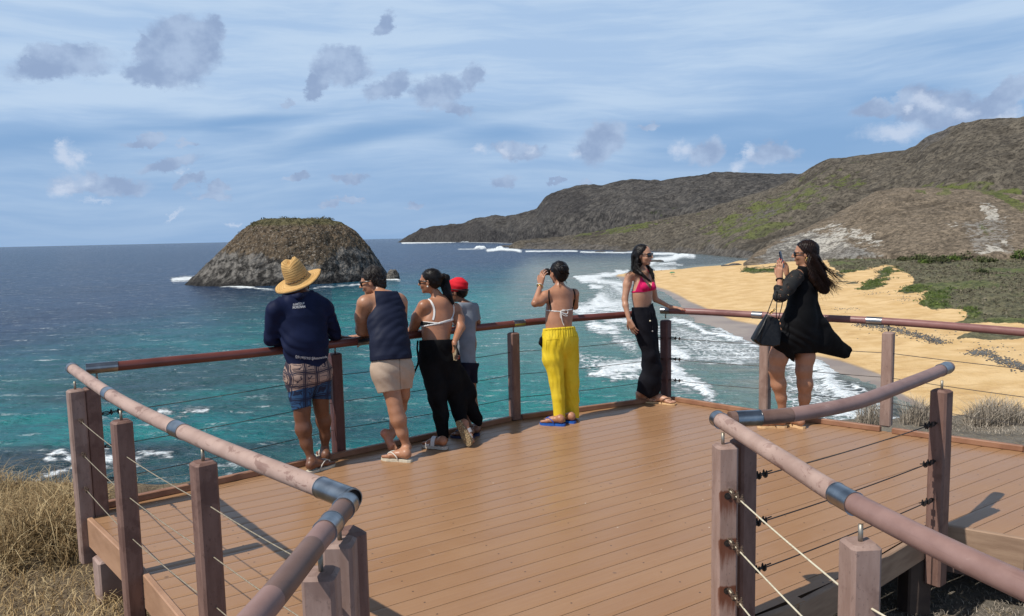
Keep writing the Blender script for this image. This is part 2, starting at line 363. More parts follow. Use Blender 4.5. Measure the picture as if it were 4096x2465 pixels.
bot = sst(0, 30, sdpoly(sxp+wob*60, syp+wob*40, [(0, 1080), (330, 1060), (560, 1075), (420, 1120), (240, 1150), (150, 1260), (-600, 1300), (-600, 1080)]))
darkr = sst(-4, 14, sdpoly(px_, py_, G1.pl([(1200, 985), (1300, 1010), (1480, 1060), (1600, 1120), (1700, 1220), (1820, 1330), (1560, 1330), (1420, 1180), (1300, 1090)])))
darkr = np.maximum(darkr, sst(-2, 6, sdpoly(px_, py_, E1.pl([(1180, 215), (1260, 200), (1400, 190), (1800, 190), (1800, 240), (1560, 250), (1400, 265), (1180, 280), (1030, 290), (1080, 250)])))*.8)
fm = np.zeros(len(Ps)); wob2 = (fbm(Ps*np.array([.12, .12, 0]), 4, 9)-.5)
fx, fy = sxp+wob2*16*np.clip(scl, .4, 2), syp+wob2*9*np.clip(scl, .3, 2)
for pts, wd, s_ in foam:
    mx_, my_ = np.mean([p[0] for p in pts]), np.mean([p[1] for p in pts]); wd = wd*(1.4 if mx_ > 1380 and my_ > 690 else 1.)
    x0, x1 = min(p[0] for p in pts)-3*wd-40, max(p[0] for p in pts)+3*wd+40; y0, y1 = min(p[1] for p in pts)-3*wd-40, max(p[1] for p in pts)+3*wd+40
    sel = np.nonzero((sxp > x0) & (sxp < x1) & (syp > y0) & (syp < y1))[0]
    if len(sel) == 0: continue
    d = polydist(fx[sel], fy[sel], pts)
    fm[sel] = np.maximum(fm[sel], s_*np.clip(1-d/(wd*1.9), 0, 1)**.8)
lace = np.zeros(len(Ps))
for pts, s_ in LACE: lace = np.maximum(lace, s_*sst(-6, 20, sdpoly(fx, fy, pts)))
reef = sst(.50, .66, fbm(Ps*np.array([.011, .035, 0])+5, 4, 21))*sst(20, 160, d_e)*sst(1150, 700, sxp)*sst(700, 860, syp)
reef = np.maximum(reef, .5*sst(.55, .65, fbm(Ps*np.array([.006, .03, 0])+9, 4, 31))*sst(-20, 20, d_e)*sst(60, 20, d_e)*sst(900, 1000, sxp)*sst(1500, 1300, sxp))
swell = (fbm(Ps*np.array([.045, .09, 0]), 3, 5)-.5)*.9
chop = (fbm(Ps*np.array([.20, .42, 0])+wob2[:, None]*.6, 2, 6, .5, True)-.5)*.55*sst(700, 200, Rr.ravel())+(fbm(Ps*np.array([.55, 1.15, 0]), 2, 8, .5, True)-.5)*.26*sst(330, 150, Rr.ravel())
near = sst(1500, 300, Rr.ravel()); Pd = Ps.copy()
Pd[:, 2] += swell*near*.9*(1-.8*sand)+chop*(1-.75*sand)+fm*sst(.55, 1, fm)*near*.55
bst = np.zeros(len(Ps))
for pts, hgt, wd in ((H1.pl([(280, 122), (330, 118), (385, 120)]), 7, 1.8), (H1.pl([(510, 122), (545, 112), (580, 118)]), 5, 1.6), (I1.pl([(1920, 258), (1960, 258)]), 14, 1.2), (E1.pl([(1150, 205), (1200, 200), (1240, 205)]), 2.5, 3)):
    sel = np.nonzero(polydist(sxp, syp, pts) < wd*3)[0]; d = polydist(sxp[sel], syp[sel], pts)
    q = (1-sst(wd*.2, wd*1.6, d))*(.25+.9*fbm(Ps[sel]*np.array([.2, .2, 0]), 3, 77)); Pd[sel, 2] += hgt*q; fm[sel] = np.maximum(fm[sel], q*1.5)
m, n = newmat('sea_water')
co = n('ShaderNodeTexCoord', None, 'Object')
a_sh, a_sa, a_gr, a_fm, a_la, a_re, a_dk, a_bo = [n.attr(k) for k in ('shal', 'sand', 'green', 'foam', 'lace', 'reef', 'dark', 'bot')]
big = n.noise(n.sc(co, .004, .012, 0), 1, 4)
deep = n.mix(n.ramp(big, .35, .65), (.004, .016, .050), (.008, .028, .076))
teal = n.mix(n.ramp(n.noise(n.sc(co, .02, .06, 0), 1, 4), .35, .65), (.002, .115, .135), (.003, .185, .180))
teal = n.mix(a_gr, teal, (.018, .200, .190))
col = n.mix(a_sh, deep, teal)
col = n.mix(n.math('MULTIPLY', a_re, .8), col, (.014, .045, .050)); col = n.mix(n.ramp(n.noise(n.sc(co, .16, .5, 0), 1, 5, .62), .40, .62, 0, .30), col, (.002, .022, .045))  # second mix darkens wavelets: wave shading put into the water colour
col = n.mix(a_sa, col, n.mix(n.ramp(n.noise(n.sc(co, .05, .12, 0), 1, 4), .35, .65), (.15, .215, .20), (.25, .25, .225)))
col = n.mix(a_dk, col, n.mix(n.ramp(n.noise(n.sc(co, .25, .25, 0), 1, 5, .7), .42, .6), (.030, .042, .042), (.12, .135, .13)))
col = n.mix(n.math('MULTIPLY', a_bo, .85), col, (.012, .030, .040))
# wind chop heights for the bump; wavelet shading is also mixed into the colour above
wv = n.noise(n.sc(co, .22, .75, 0), 1, 5, .6); wv2 = n.noise(n.sc(co, .9, 2.4, 0), 1, 3, .6); wv0 = n.noise(n.sc(co, .05, .16, 0), 1, 4, .55)
lacen = n.vor(n.vm('ADD', n.sc(co, .55, .55, 0), n.vm('MULTIPLY', n.noise(co, .7, 3, .6, 1), (1.2, 1.2, 0))), 1, 'DISTANCE_TO_EDGE')
fn = n.noise(n.sc(co, .35, .55, 0), 1, 8, .72); fn2 = n.noise(n.sc(co, .08, .3, 0), 1, 5, .6)
fmask = n.ramp(n.math('ADD', a_fm, n.math('MULTIPLY', n.math('ADD', n.math('SUBTRACT', fn, .5), n.math('MULTIPLY', n.math('SUBTRACT', fn2, .5), .8)), 2.0)), .34, .74)
fmask = n.math('MULTIPLY', fmask, n.ramp(a_fm, .02, .2))
lmask = n.math('MULTIPLY', n.ramp(n.math('ADD', lacen, n.math('MULTIPLY', n.math('SUBTRACT', fn, .5), .5)), .20, .02), n.ramp(n.math('ADD', a_la, n.math('MULTIPLY', n.math('SUBTRACT', fn2, .5), 1.6)), .08, .42, 0, .95))
caps = n.math('MULTIPLY', n.ramp(n.noise(n.sc(co, .10, .5, 0), 1, 6, .62), .775, .80), n.ramp(big, .48, .6))
fall = n.math('MAXIMUM', n.math('MAXIMUM', fmask, lmask), n.math('MULTIPLY', caps, .8))
col = n.mix(fall, col, n.mix(n.ramp(n.noise(n.sc(co, 1.1, 1.6, 0), 1, 5, .7), .3, .6), (.50, .60, .62), (.86, .88, .89)))
h = n.math('ADD', n.math('ADD', n.math('MULTIPLY', wv, 1.), n.math('MULTIPLY', wv2, .28)), n.math('MULTIPLY', wv0, 2.4))
h = n.math('ADD', h, n.math('MULTIPLY', fall, .5))
nr = n.bump(h, 1., 1.5)
finish(m, n, col, n.mix(fall, (.22,)*3, (.8,)*3), nr, 0, n.math('SUBTRACT', .15, n.math('MULTIPLY', fall, .1)))
mk('sea', Pd, gridfaces(nu, len(dep)), m, None, True, dict(shal=shal, sand=sand, green=green, foam=fm, lace=lace, reef=reef, dark=darkr, bot=bot))['kind'] = 'structure'
# ================================================================ beach and dunes
def ys(pts): return [tuple(at(x, y, SEA)[:2]) for x, y in pts]
SHORE = ys([(1479, 663), (1504, 681), (1540, 690), (1576, 697), (1601, 705), (1634, 728), (1644, 741), (1675, 776), (1733, 794), (1784, 818), (1821, 834), (1876, 853), (1960, 871), (2003, 898), (2106, 929), (2150, 955), (2204, 991), (2223, 1017)])
SHORE += [(SHORE[-1][0]+4, SHORE[-1][1]-25), (SHORE[-1][0]+40, 10)]
TOP = ys([(1837, 627), (1779, 628), (1739, 639), (1680, 643), (1643, 648), (1574, 652), (1508, 658), (1479, 663)])
LAND = TOP[:-1]+SHORE+[(900, 10), (900, 1100), (TOP[0][0]+60, 1100)]
nu, nv = 620, 330
azs = np.linspace(math.radians(3), math.radians(52), nu); dep = np.radians(np.geomspace(2.0, 26, nv))
A_, D_ = np.meshgrid(azs, dep, indexing='ij'); Rr = 33/np.tan(D_)
X, Y = (Rr*np.sin(A_)).ravel(), (Rr*np.cos(A_)).ravel(); P0 = np.stack([X, Y, 0*X], -1)
s = sdpoly(X, Y, LAND); s += (fbm(P0*.02, 3, 2)-.5)*6*sst(0, 25, abs(s))
z = SEA+np.where(s < 0, np.maximum(s*.08, -2.5), np.minimum(s*.055, 2.4))
dn = fbm(P0*np.array([.022, .022, 1])+3, 4, 11)
z += sst(35, 150, s)*(3.5+5.5*dn)+sst(20, 60, s)*.5*fbm(P0*.09, 4, 4)+sst(120, 420, s)*3.
P3 = np.stack([X, Y, z], -1); sx_, sy_ = proj(P3); wb = fbm(P0*.05, 5, 8)-.5; wx, wy = sx_+wb*50, sy_+wb*22
WET = [(1400, 640), (1479, 663), (1530, 668), (1576, 689), (1609, 699), (1638, 712), (1660, 725), (1686, 736), (1718, 750), (1764, 770), (1821, 781), (1900, 810), (1963, 856), (2022, 867), (2076, 885), (2102, 894), (2135, 907), (2157, 940), (2186, 955), (2223, 973), (2259, 1013), (2259, 1500), (1200, 1500)]
wet = sst(-3, 4, sdpoly(sx_+wb*10, sy_+wb*6, WET))
VEG = [G1.pl([(1160, 210), (1250, 345), (1300, 320), (1420, 290), (1560, 268), (1650, 272), (1560, 310), (1430, 350), (1560, 335), (1660, 300), (1740, 350), (1770, 375), (1700, 410), (1640, 458), (1720, 470), (1880, 440), (1760, 520), (1850, 555), (1900, 570), (2060, 560), (2110, 590), (2085, 640), (1960, 648), (2150, 660), (2350, 650), (2700, 670), (2700, 100), (1160, 100)]),
       G1.pl([(600, 315), (650, 290), (840, 280), (850, 312), (760, 312), (700, 322)]), G1.pl([(1340, 425), (1450, 372), (1580, 348), (1590, 370), (1500, 405), (1400, 435)]), G1.pl([(2030, 755), (2120, 730), (2300, 720), (2600, 722), (2600, 765), (2200, 765)]), G1.pl([(1250, 385), (1330, 375), (1400, 376), (1330, 390)])]
veg = np.zeros(len(X))
for p in VEG: veg = np.maximum(veg, sst(-5, 5, sdpoly(wx, wy, p)))
veg *= sst(-26, -8, -np.abs(0*sx_)) if False else 1
patch = sst(.52, .60, fbm(P0*.035+8, 5, 41)); veg = np.maximum(veg*(1-.35*sst(.55, .62, fbm(P0*.03, 4, 43))*sst(660, 700, sy_)), 0)
grn = np.zeros(len(X))
for p in (VEG[1], VEG[2], G1.pl([(1640, 458), (1760, 400), (1850, 410), (1880, 440), (1720, 470)]), G1.pl([(1760, 520), (1850, 470), (2000, 420), (2060, 440), (1960, 500), (2000, 550), (1900, 570)]), G1.pl([(2080, 560), (2180, 560), (2200, 600), (2110, 640)]), G1.pl([(1430, 350), (1650, 290), (1700, 310), (1560, 345)]), G1.pl([(1200, 330), (1320, 320), (1400, 290), (1240, 300)])):
    grn = np.maximum(grn, sst(-6, 8, sdpoly(wx, wy, p)))
grn = np.maximum(grn, .6*sst(.56, .64, fbm(P0*.03+21, 5, 51)))
STONE = [(G1.pl([(1370, 655), (1500, 668), (1620, 690), (1740, 725), (1850, 755), (1950, 780)]), 8), (G1.pl([(2110, 850), (2200, 838), (2250, 870), (2360, 910), (2466, 945), (2700, 1000)]), 8)]
P3[:, 2] += veg*(fbm(P0*.30, 5, 61)-.3)*3.0
m, n = newmat('beach_sand'); co = n('ShaderNodeTexCoord', None, 'Object')
sn = n.noise(co, .12, 7, .6); sn2 = n.noise(n.sc(co, .05, .16, 0), 1.3, 7, .62, dist=1.5)
dry = n.mix(n.ramp(sn, .35, .65), (.56, .368, .162), (.675, .475, .243))
dry = n.mix(n.ramp(sn2, .50, .66, 0, .45), dry, (.42, .245, .095))
a_w, a_v, a_g = n.attr('wet'), n.attr('veg'), n.attr('grn')
wetc = n.mix(n.ramp(n.noise(co, .06, 5), .4, .6), (.235, .175, .135), (.31, .24, .18))
c = n.mix(a_w, dry, wetc)
vn = n.noise(co, .42, 9, .74); vn2 = n.noise(co, .12, 5, .6)
vc = n.mix(n.ramp(vn, .35, .65), (.050, .050, .028), (.180, .165, .095))
vg = n.mix(n.ramp(vn, .35, .65), (.030, .055, .010), (.125, .165, .035))
vv = n.mix(n.math('MULTIPLY', a_g, n.ramp(vn2, .35, .6, .4, 1)), vc, vg)
vm_ = n.ramp(n.math('ADD', a_v, n.math('MULTIPLY', n.math('SUBTRACT', n.noise(co, .25, 8, .72), .5), 1.5)), .40, .52)
c = n.mix(vm_, c, vv)
hb = n.math('ADD', n.math('MULTIPLY', vn, vm_), n.math('MULTIPLY', n.noise(co, .9, 7, .7), n.math('SUBTRACT', .42, n.math('MULTIPLY', a_w, .36))))
finish(m, n, c, n.mix(a_w, (.85,)*3, (.35,)*3), n.bump(hb, 1., .9), 0, .25)
mk('beach', P3, gridfaces(nu, nv), m, None, True, dict(wet=wet, veg=veg, grn=grn))['kind'] = 'structure'
bX, bY, bZ = X.reshape(nu, nv), Y.reshape(nu, nv), P3[:, 2].reshape(nu, nv)
def beachz(x, y):
    a = math.atan2(x, y); d = math.atan2(33, math.hypot(x, y))
    i = int(np.clip(np.searchsorted(azs, a), 1, nu-1)); j = int(np.clip(np.searchsorted(dep, d), 1, nv-1)); return float(bZ[i, j])
def onbeach(px, py):
    z = SEA+3
    for _ in range(6):
        p = at(px, py, z); z = beachz(p[0], p[1])
    p = at(px, py, z); return np.array([p[0], p[1], z])
# stones in two drifts on the sand: too many to count
mb = MB()
ico = np.array([(0, 0, 1), (.9, 0, .1), (.28, .85, .1), (-.73, .53, .1), (-.73, -.53, .1), (.28, -.85, .1), (0, 0, -.6)])
icf = [(0, 1, 2), (0, 2, 3), (0, 3, 4), (0, 4, 5), (0, 5, 1), (6, 2, 1), (6, 3, 2), (6, 4, 3), (6, 5, 4), (6, 1, 5)]
def stone(mb, p, r):
    q = ico*np.array([r, r*random.uniform(.6, 1), r*random.uniform(.4, .7)])*rng.uniform(.75, 1.2, (7, 1)); a = random.uniform(0, 6.3)
    R = np.array([[math.cos(a), -math.sin(a), 0], [math.sin(a), math.cos(a), 0], [0, 0, 1]]); mb.add(q@R.T+p, icf)
def along(pts, t):
    pts = np.array(pts); s_ = np.r_[0, np.cumsum(np.hypot(*np.diff(pts, axis=0).T))]; u = t*s_[-1]
    return np.array([np.interp(u, s_, pts[:, 0]), np.interp(u, s_, pts[:, 1])])
for pts, wd in STONE:
    for k in range(1200):
        t = random.random(); q = along(pts, t)+np.array([random.gauss(0, 9), random.gauss(0, 4.2)*(1.3-.6*abs(2*t-1))]); p = onbeach(*q); stone(mb, p+np.array([0, 0, .08]), random.uniform(.13, .40))
for (x, y, sx2, sy2, nn) in ((1465, 450, 40, 8, 50), (1570, 448, 40, 8, 40), (1700, 490, 60, 12, 80), (1280, 556, 60, 6, 50), (2250, 820, 90, 18, 60), (1860, 730, 200, 25, 60)):
    for k in range(nn):
        q = G1.d(x+random.gauss(0, sx2), y+random.gauss(0, sy2)); stone(mb, onbeach(*q), random.uniform(.12, .45))
stm = simple('dark_stone', (.05, .052, .055), (.13, .13, .125), .9, .6)
tag(mb.build('pebbles', stm), 'drifts of dark grey stones lying on the yellow sand', 'stones', kind='stuff')
# ================================================================ hills
def hill(name, cols, nu, nv, x0, x1, seed, prof, matl, rough_amp, zones, back=.35, mid=None):
    """cols: rows of (screen x, shore y, shore distance, crest y, crest distance)"""
    c = np.array(cols, float); xs = np.linspace(x0, x1, nu); ts = np.linspace(-.02, 1+back, nv)
    V = []; T = []
    by, bd, ry, rd = [np.interp(xs, c[:, 0], c[:, k]) for k in (1, 2, 3, 4)]
    B = np.array([EYE+(lambda d: d*(q/math.hypot(d[0], d[1])))(ray(x, y)) for x, y, q in zip(xs, by, bd)])
    Rg = np.array([EYE+(lambda d: d*(q/math.hypot(d[0], d[1])))(ray(x, y)) for x, y, q in zip(xs, ry, rd)])
    Bd = np.minimum(B[:, 2], B[:, 2]); 
    P = np.zeros((nu, nv, 3))
    for j, t in enumerate(ts):
        hv = prof(min(max(t, 0), 1)); P[:, j, :2] = B[:, :2]+(Rg[:, :2]-B[:, :2])*t
        z = B[:, 2]+(Rg[:, 2]-B[:, 2])*hv
        if t > 1: z = Rg[:, 2]-(t-1)**1.4*(Rg[:, 2]-SEA)*1.6
        if t < 0: z = B[:, 2]-6
        P[:, j, 2] = z
    T = np.broadcast_to(ts, (nu, nv))
    Pf_ = P.reshape(-1, 3); t_ = T.reshape(-1)
    am = rough_amp*np.clip(np.sin(np.clip(t_, 0, 1)*PI), .0, 1)**.5
    q = Pf_*np.array([1, 1, .45])
    L0 = np.median(rd-bd)
    g = fbm(q/(L0*.22), 5, seed, .5, True)-.55
    Pf_[:, 2] += am*g
    Pf_[:, 2] += rough_amp*.12*(fbm(q/(L0*.035), 4, seed+5)-.5)*np.clip(t_*8, 0, 1)
    sx_, sy_ = proj(Pf_); at_ = {}
    wbn = fbm(q/(L0*.08), 5, seed+9)-.5
    for k, polys in zones.items():
        v = np.zeros(len(Pf_))
        for p, sf, st in polys: v = np.maximum(v, st*sst(-sf, sf, sdpoly(sx_+wbn*70, sy_+wbn*34, p)))
        at_[k] = v
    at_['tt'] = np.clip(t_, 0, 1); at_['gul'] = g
    o = mk(name, Pf_, gridfaces(nu, nv), matl, None, True, at_); o['kind'] = 'structure'; return o, P
def hillmat(name, c_bare1, c_bare2, c_g1, c_g2, c_rock1, c_rock2, sc, bumpd, c_w=(.42, .40, .355)):
    m, n = newmat(name); co = n('ShaderNodeTexCoord', None, 'Object')
    q = n.sc(co, 1, 1, 1.3)
    n1 = n.noise(q, sc, 8, .68); n2 = n.noise(q, sc*.13, 6, .6); n3 = n.noise(n.vm('ADD', q, (31, 17, 9)), sc*.35, 7, .65)
    vr = n.vor(n.vm('ADD', q, n.vm('MULTIPLY', n.noise(q, sc*1.2, 3, .6, 1), (1.2/sc, 1.2/sc, 1.2/sc))), sc*.9, 'F1')
    bare = n.mix(n.ramp(n1, .35, .65), c_bare1, c_bare2)
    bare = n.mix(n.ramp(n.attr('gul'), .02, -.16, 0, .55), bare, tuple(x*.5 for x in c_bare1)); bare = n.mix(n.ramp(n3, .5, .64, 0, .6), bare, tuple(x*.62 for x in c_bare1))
    gr = n.mix(n.ramp(n3, .35, .6), c_g1, c_g2)
    ro = n.mix(n.ramp(n1, .4, .6), c_rock1, c_rock2)
    ag, ar, aw = n.attr('green'), n.attr('rock'), n.attr('white')
    c = n.mix(n.ramp(n.math('ADD', ag, n.math('MULTIPLY', n.math('SUBTRACT', n3, .5), 1.8)), .42, .62), bare, gr)
    c = n.mix(n.ramp(n.math('ADD', ar, n.math('MULTIPLY', n.math('SUBTRACT', n1, .5), 1.4)), .42, .58), c, ro)
    c = n.mix(n.ramp(n.math('ADD', aw, n.math('MULTIPLY', n.math('SUBTRACT', n.noise(q, sc*.6, 9, .75), .5), 2.4)), .50, .66), c, c_w)
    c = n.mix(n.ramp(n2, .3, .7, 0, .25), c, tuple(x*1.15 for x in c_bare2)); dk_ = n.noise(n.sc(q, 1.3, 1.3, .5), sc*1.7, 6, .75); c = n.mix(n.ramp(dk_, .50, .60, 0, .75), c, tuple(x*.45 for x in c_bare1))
    h = n.math('ADD', n.math('MULTIPLY', n1, .7), n.math('MULTIPLY', n.math('SUBTRACT', .6, vr), .9))
    return finish(m, n, c, .95, n.bump(h, 1., bumpd), 0, .12)
Z6 = M1
HM1 = hillmat('far_hill_scrub', (.035, .034, .035), (.108, .100, .091), (.035, .046, .026), (.060, .075, .034), (.022, .021, .023), (.060, .056, .054), .05, 7.)
cols = [(955, 586, 5100, 585, 5250), (969, 584, 5040, 577, 5200), (985, 584, 4950, 566, 5150), (1012, 584.2, 4800, 553, 5000), (1055, 584.8, 4550, 545, 4800), (1116, 586, 4200, 539, 4600), (1146, 587, 4000, 527, 4500), (1195, 589, 3600, 519, 4200), (1219, 590, 3300, 523, 4100), (1245, 592, 3000, 516, 3800),
        (1292, 592, 2800, 504, 3600), (1311, 592, 2700, 478, 3450), (1329, 592, 2650, 466, 3400), (1390, 592, 2550, 448, 3300), (1427, 592, 2500, 445, 3250), (1451, 592, 2450, 448, 3200), (1475, 592, 2400, 441, 3150), (1524, 592, 2300, 431, 3100), (1573, 592, 2250, 435, 3000), (1591, 592, 2200, 437, 2950), (1634, 592, 2200, 428, 2950), (1725, 590, 2100, 417, 2900), (1774, 590, 2100, 415, 2850), (1878, 590, 2050, 420, 2800), (1940, 590, 2000, 422, 2750), (2100, 590, 2000, 430, 2750), (2466, 590, 2000, 440, 2750)]
def prof1(t): return .32*sst(0, .12, t)+.68*t**.85 if t > 0 else 0
z1 = {'green': [(Z6.pl([(640, 490), (700, 400), (760, 370), (720, 480)]), 20, .2), (Z6.pl([(900, 400), (1050, 350), (1200, 370), (1000, 420)]), 20, .4), (Z6.pl([(560, 440), (620, 400), (600, 460)]), 10, .4)],
      'rock': [(Z6.pl([(0, 515), (80, 450), (300, 430), (420, 480), (480, 520), (300, 530)]), 8, .9), (Z6.pl([(540, 390), (600, 310), (720, 300), (760, 350), (700, 400), (600, 420)]), 12, .62), (Z6.pl([(480, 480), (640, 470), (620, 500), (480, 505)]), 6, .9)], 'white': []}
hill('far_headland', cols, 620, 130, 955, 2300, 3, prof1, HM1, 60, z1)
HM2 = hillmat('hillside_scrub', (.047, .041, .034), (.150, .130, .102), (.050, .060, .022), (.100, .118, .034), (.050, .047, .045), (.125, .115, .105), .11, 3.)
cols = [(1225, 599, 1980, 598, 2010), (1240, 600, 1900, 588, 1990), (1262, 600, 1850, 578, 2000), (1290, 600.5, 1800, 575, 2020), (1353, 601, 1700, 570, 2050), (1450, 602, 1570, 556, 2000), (1500, 604, 1480, 545, 1950), (1573, 608, 1380, 533, 1900), (1640, 611, 1230, 518, 1850), (1695, 613, 1150, 508, 1820), (1774, 618, 1000, 481, 1780), (1847, 622, 930, 460, 1720), (1890, 622, 915, 440, 1700), (1932, 622, 900, 418, 1650), (1965, 622, 890, 398, 1620), (1999, 622, 880, 383, 1600),
        (2060, 622, 870, 376, 1530), (2115, 622, 860, 369, 1500), (2180, 622, 850, 362, 1450), (2206, 622, 850, 350, 1420), (2230, 622, 850, 333, 1410), (2255, 622, 850, 321, 1400), (2304, 622, 840, 301, 1350), (2365, 622, 830, 289, 1300), (2466, 622, 820, 282, 1250), (2600, 622, 820, 275, 1200), (2800, 622, 820, 300, 1150)]
def prof2(t): return .10*sst(0, .06, t)+.90*(t**1.12)
z2 = {'green': [(Z6.pl([(640, 495), (800, 455), (1000, 430), (1100, 425), (960, 455), (760, 480)]), 8, .9), (Z6.pl([(1150, 470), (1200, 420), (1330, 370), (1450, 320), (1600, 260), (1800, 200), (1850, 260), (1700, 350), (1500, 440), (1380, 510), (1200, 500)]), 60, .62),
                (Z6.pl([(1340, 500), (1450, 420), (1560, 430), (1420, 510)]), 10, .8), (Z6.pl([(1560, 350), (1620, 350), (1620, 400), (1560, 380)]), 8, .9), (Z6.pl([(1900, 290), (2300, 270), (2466, 300), (2466, 340), (2200, 310)]), 12, .6)],
      'rock': [(Z6.pl([(470, 540), (480, 505), (560, 510), (900, 535), (1150, 545), (1240, 530), (1450, 560), (1500, 600), (460, 552)]), 3, .8), (Z6.pl([(1320, 420), (1440, 370), (1520, 380), (1420, 440)]), 8, .5), (Z6.pl([(2030, 140), (2060, 90), (2180, 45), (2160, 80), (2060, 135)]), 4, .95), (Z6.pl([(1890, 165), (2000, 150), (2010, 160), (1900, 172)]), 4, .5)], 'white': []}
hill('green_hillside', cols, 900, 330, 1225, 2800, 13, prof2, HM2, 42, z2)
HM3 = hillmat('knoll_scree', (.085, .068, .050), (.225, .180, .132), (.055, .070, .022), (.11, .125, .040), (.10, .095, .088), (.24, .23, .21), .22, 1.3)
cols = [(1790, 642, 640, 636, 670), (1816, 641, 640, 612, 700), (1850, 638, 645, 592, 730), (1877, 634, 650, 575, 760), (1938, 628, 655, 551, 800), (1999, 621, 650, 521, 830), (2060, 618, 640, 490, 850), (2109, 618, 630, 461, 860), (2158, 618, 620, 452, 860), (2243, 617, 610, 452, 850), (2330, 616, 600, 456, 830), (2400, 616, 600, 462, 820), (2466, 616, 600, 470, 800), (2600, 616, 600, 480, 780), (2800, 616, 600, 500, 760)]
def prof3(t): return t**.9
z3 = {'green': [(Z6.pl([(2020, 320), (2070, 300), (2080, 320)]), 6, .9), (Z6.pl([(2100, 330), (2200, 290), (2180, 320)]), 6, .9), (Z6.pl([(2220, 300), (2340, 290), (2466, 360), (2466, 400), (2340, 330)]), 8, .85), (Z6.pl([(2290, 500), (2320, 420), (2340, 470)]), 6, .7)],
      'rock': [(Z6.pl([(1380, 620), (1480, 520), (1560, 470), (1640, 470), (1900, 560), (1700, 600)]), 20, .8), (Z6.pl([(2200, 420), (2420, 400), (2440, 560), (2230, 560)]), 20, .5)],
      'white': [(Z6.pl([(1560, 540), (1640, 470), (1700, 440), (1780, 450), (1900, 480), (1900, 530), (1780, 520), (1700, 560), (1600, 590)]), 14, .62), (Z6.pl([(1480, 560), (1560, 490), (1600, 480), (1560, 540)]), 8, .55), (Z6.pl([(2290, 370), (2340, 360), (2380, 430), (2320, 430)]), 6, .7), (Z6.pl([(2240, 550), (2330, 520), (2420, 550), (2300, 565)]), 6, .72), (Z6.pl([(2120, 440), (2180, 410), (2200, 450)]), 6, .5), (Z6.pl([(2360, 510), (2440, 505), (2400, 530)]), 4, .6)]}
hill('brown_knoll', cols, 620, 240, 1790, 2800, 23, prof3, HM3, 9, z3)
# ================================================================ island, rocks
def islandmat():
    m, n = newmat('island_rock'); co = n('ShaderNodeTexCoord', None, 'Object'); a_h = n.attr('hh'); a_s = n.attr('scr')
    n1 = n.noise(co, .22, 8, .7); n2 = n.noise(co, .05, 6, .6); vr = n.vor(n.vm('ADD', co, n.vm('MULTIPLY', n.noise(co, .3, 4, .6, 1), (6, 6, 6))), .16, 'F1'); v2 = n.vor(co, .5, 'F1')
    black = n.mix(n.ramp(n1, .4, .6), (.018, .017, .017), (.05, .047, .044))
    rock = n.mix(n.ramp(n.noise(n.vm('ADD', co, n.vm('MULTIPLY', n.noise(co, .08, 4, .6, 1), (14, 14, 14))), .16, 8, .72), .40, .62), (.030, .028, .026), (.215, .20, .18))
    scr = n.mix(n.ramp(n1, .34, .66), (.045, .034, .024), (.150, .112, .074)); scr = n.mix(n.ramp(n.noise(co, .6, 5, .7), .55, .62), scr, (.25, .22, .18))
    grn = n.mix(n.ramp(n1, .4, .6), (.05, .055, .022), (.12, .12, .05))
    c = n.mix(n.ramp(n.math('ADD', a_s, n.math('MULTIPLY', n.math('SUBTRACT', n1, .5), 1.1)), .38, .62), rock, scr)
    c = n.mix(n.ramp(n.math('ADD', a_h, n.math('MULTIPLY', n.math('SUBTRACT', n.noise(co, .09, 7, .65), .5), 18)), 8., 3.), c, black)
    c = n.mix(n.ramp(n.math('ADD', a_h, n.math('MULTIPLY', n.math('SUBTRACT', n2, .5), 8)), 46, 49, 0, .6), c, grn)
    h = n.math('ADD', n1, n.math('MULTIPLY', n.math('SUBTRACT', .7, vr), .9)); h = n.math('ADD', h, n.math('MULTIPLY', v2, -.3))
    return finish(m, n, c, .95, n.bump(h, 1., 2.6), 0, .12)
ISM = islandmat()
nr_, na = 230, 620
cc = np.array([-194., 653.]); ax = np.array([.885, -.465]); bx = np.array([.465, .885])
rho = np.linspace(1.0, 0, nr_)**.9; th = np.linspace(0, 2*PI, na, endpoint=False)
Rh, Th = np.meshgrid(rho, th, indexing='ij')
ca, sa = np.cos(Th), np.sin(Th)
ew = .965
rad = (np.abs(ca)**2.1+np.abs(sa)**2.1)**(-1/2.1)
irr = 1+.05*(fbm(np.stack([ca*2, sa*2, 0*ca], -1), 4, 91)-.5)*2*Rh
px_ = ca*rad*Rh*irr; py_ = sa*rad*Rh*irr
Xi = cc[0]+ax[0]*px_*84+bx[0]*py_*82; Yi = cc[1]+ax[1]*px_*84+bx[1]*py_*82
lw = .5-.5*ca*np.minimum(1, Rh*1.5)                     # 1 on the left end, 0 on the right end
Wd = .52+.40*lw
u = np.clip((1-Rh)/Wd, 0, 1)
hgt = 53*(1-(1-np.clip(u, 0, 1))**(1.55-.33*lw))**(.92+.22*lw)
q = np.stack([Xi, Yi, hgt*.7], -1)
rg = fbm(np.stack([ca*5, sa*5, hgt*.012], -1), 5, 7, .55, True)-.55
hgt = hgt+rg*9*np.sin(np.clip(u, 0, 1)*PI)+(fbm(q*.09, 5, 33)-.5)*5.*np.clip(u*6, 0, 1)*(1-.5*u)+(fbm(q*.3, 4, 35)-.5)*3.2*np.clip(u*12, 0, 1)*(1-.55*u)
pz = SEA-.6+hgt
V = np.stack([Xi, Yi, pz], -1).reshape(-1, 3)
i = np.arange(nr_-1)[:, None]*na+np.arange(na)[None, :]; i2 = np.arange(nr_-1)[:, None]*na+(np.arange(na)+1)[None, :] % na
Fi = np.stack([i, i2, i2+na, i+na], -1).reshape(-1, 4)
scr = sst(8, 28, hgt+(fbm(q*.022, 5, 55)-.5)*52-3*(1-lw)+5*lw)
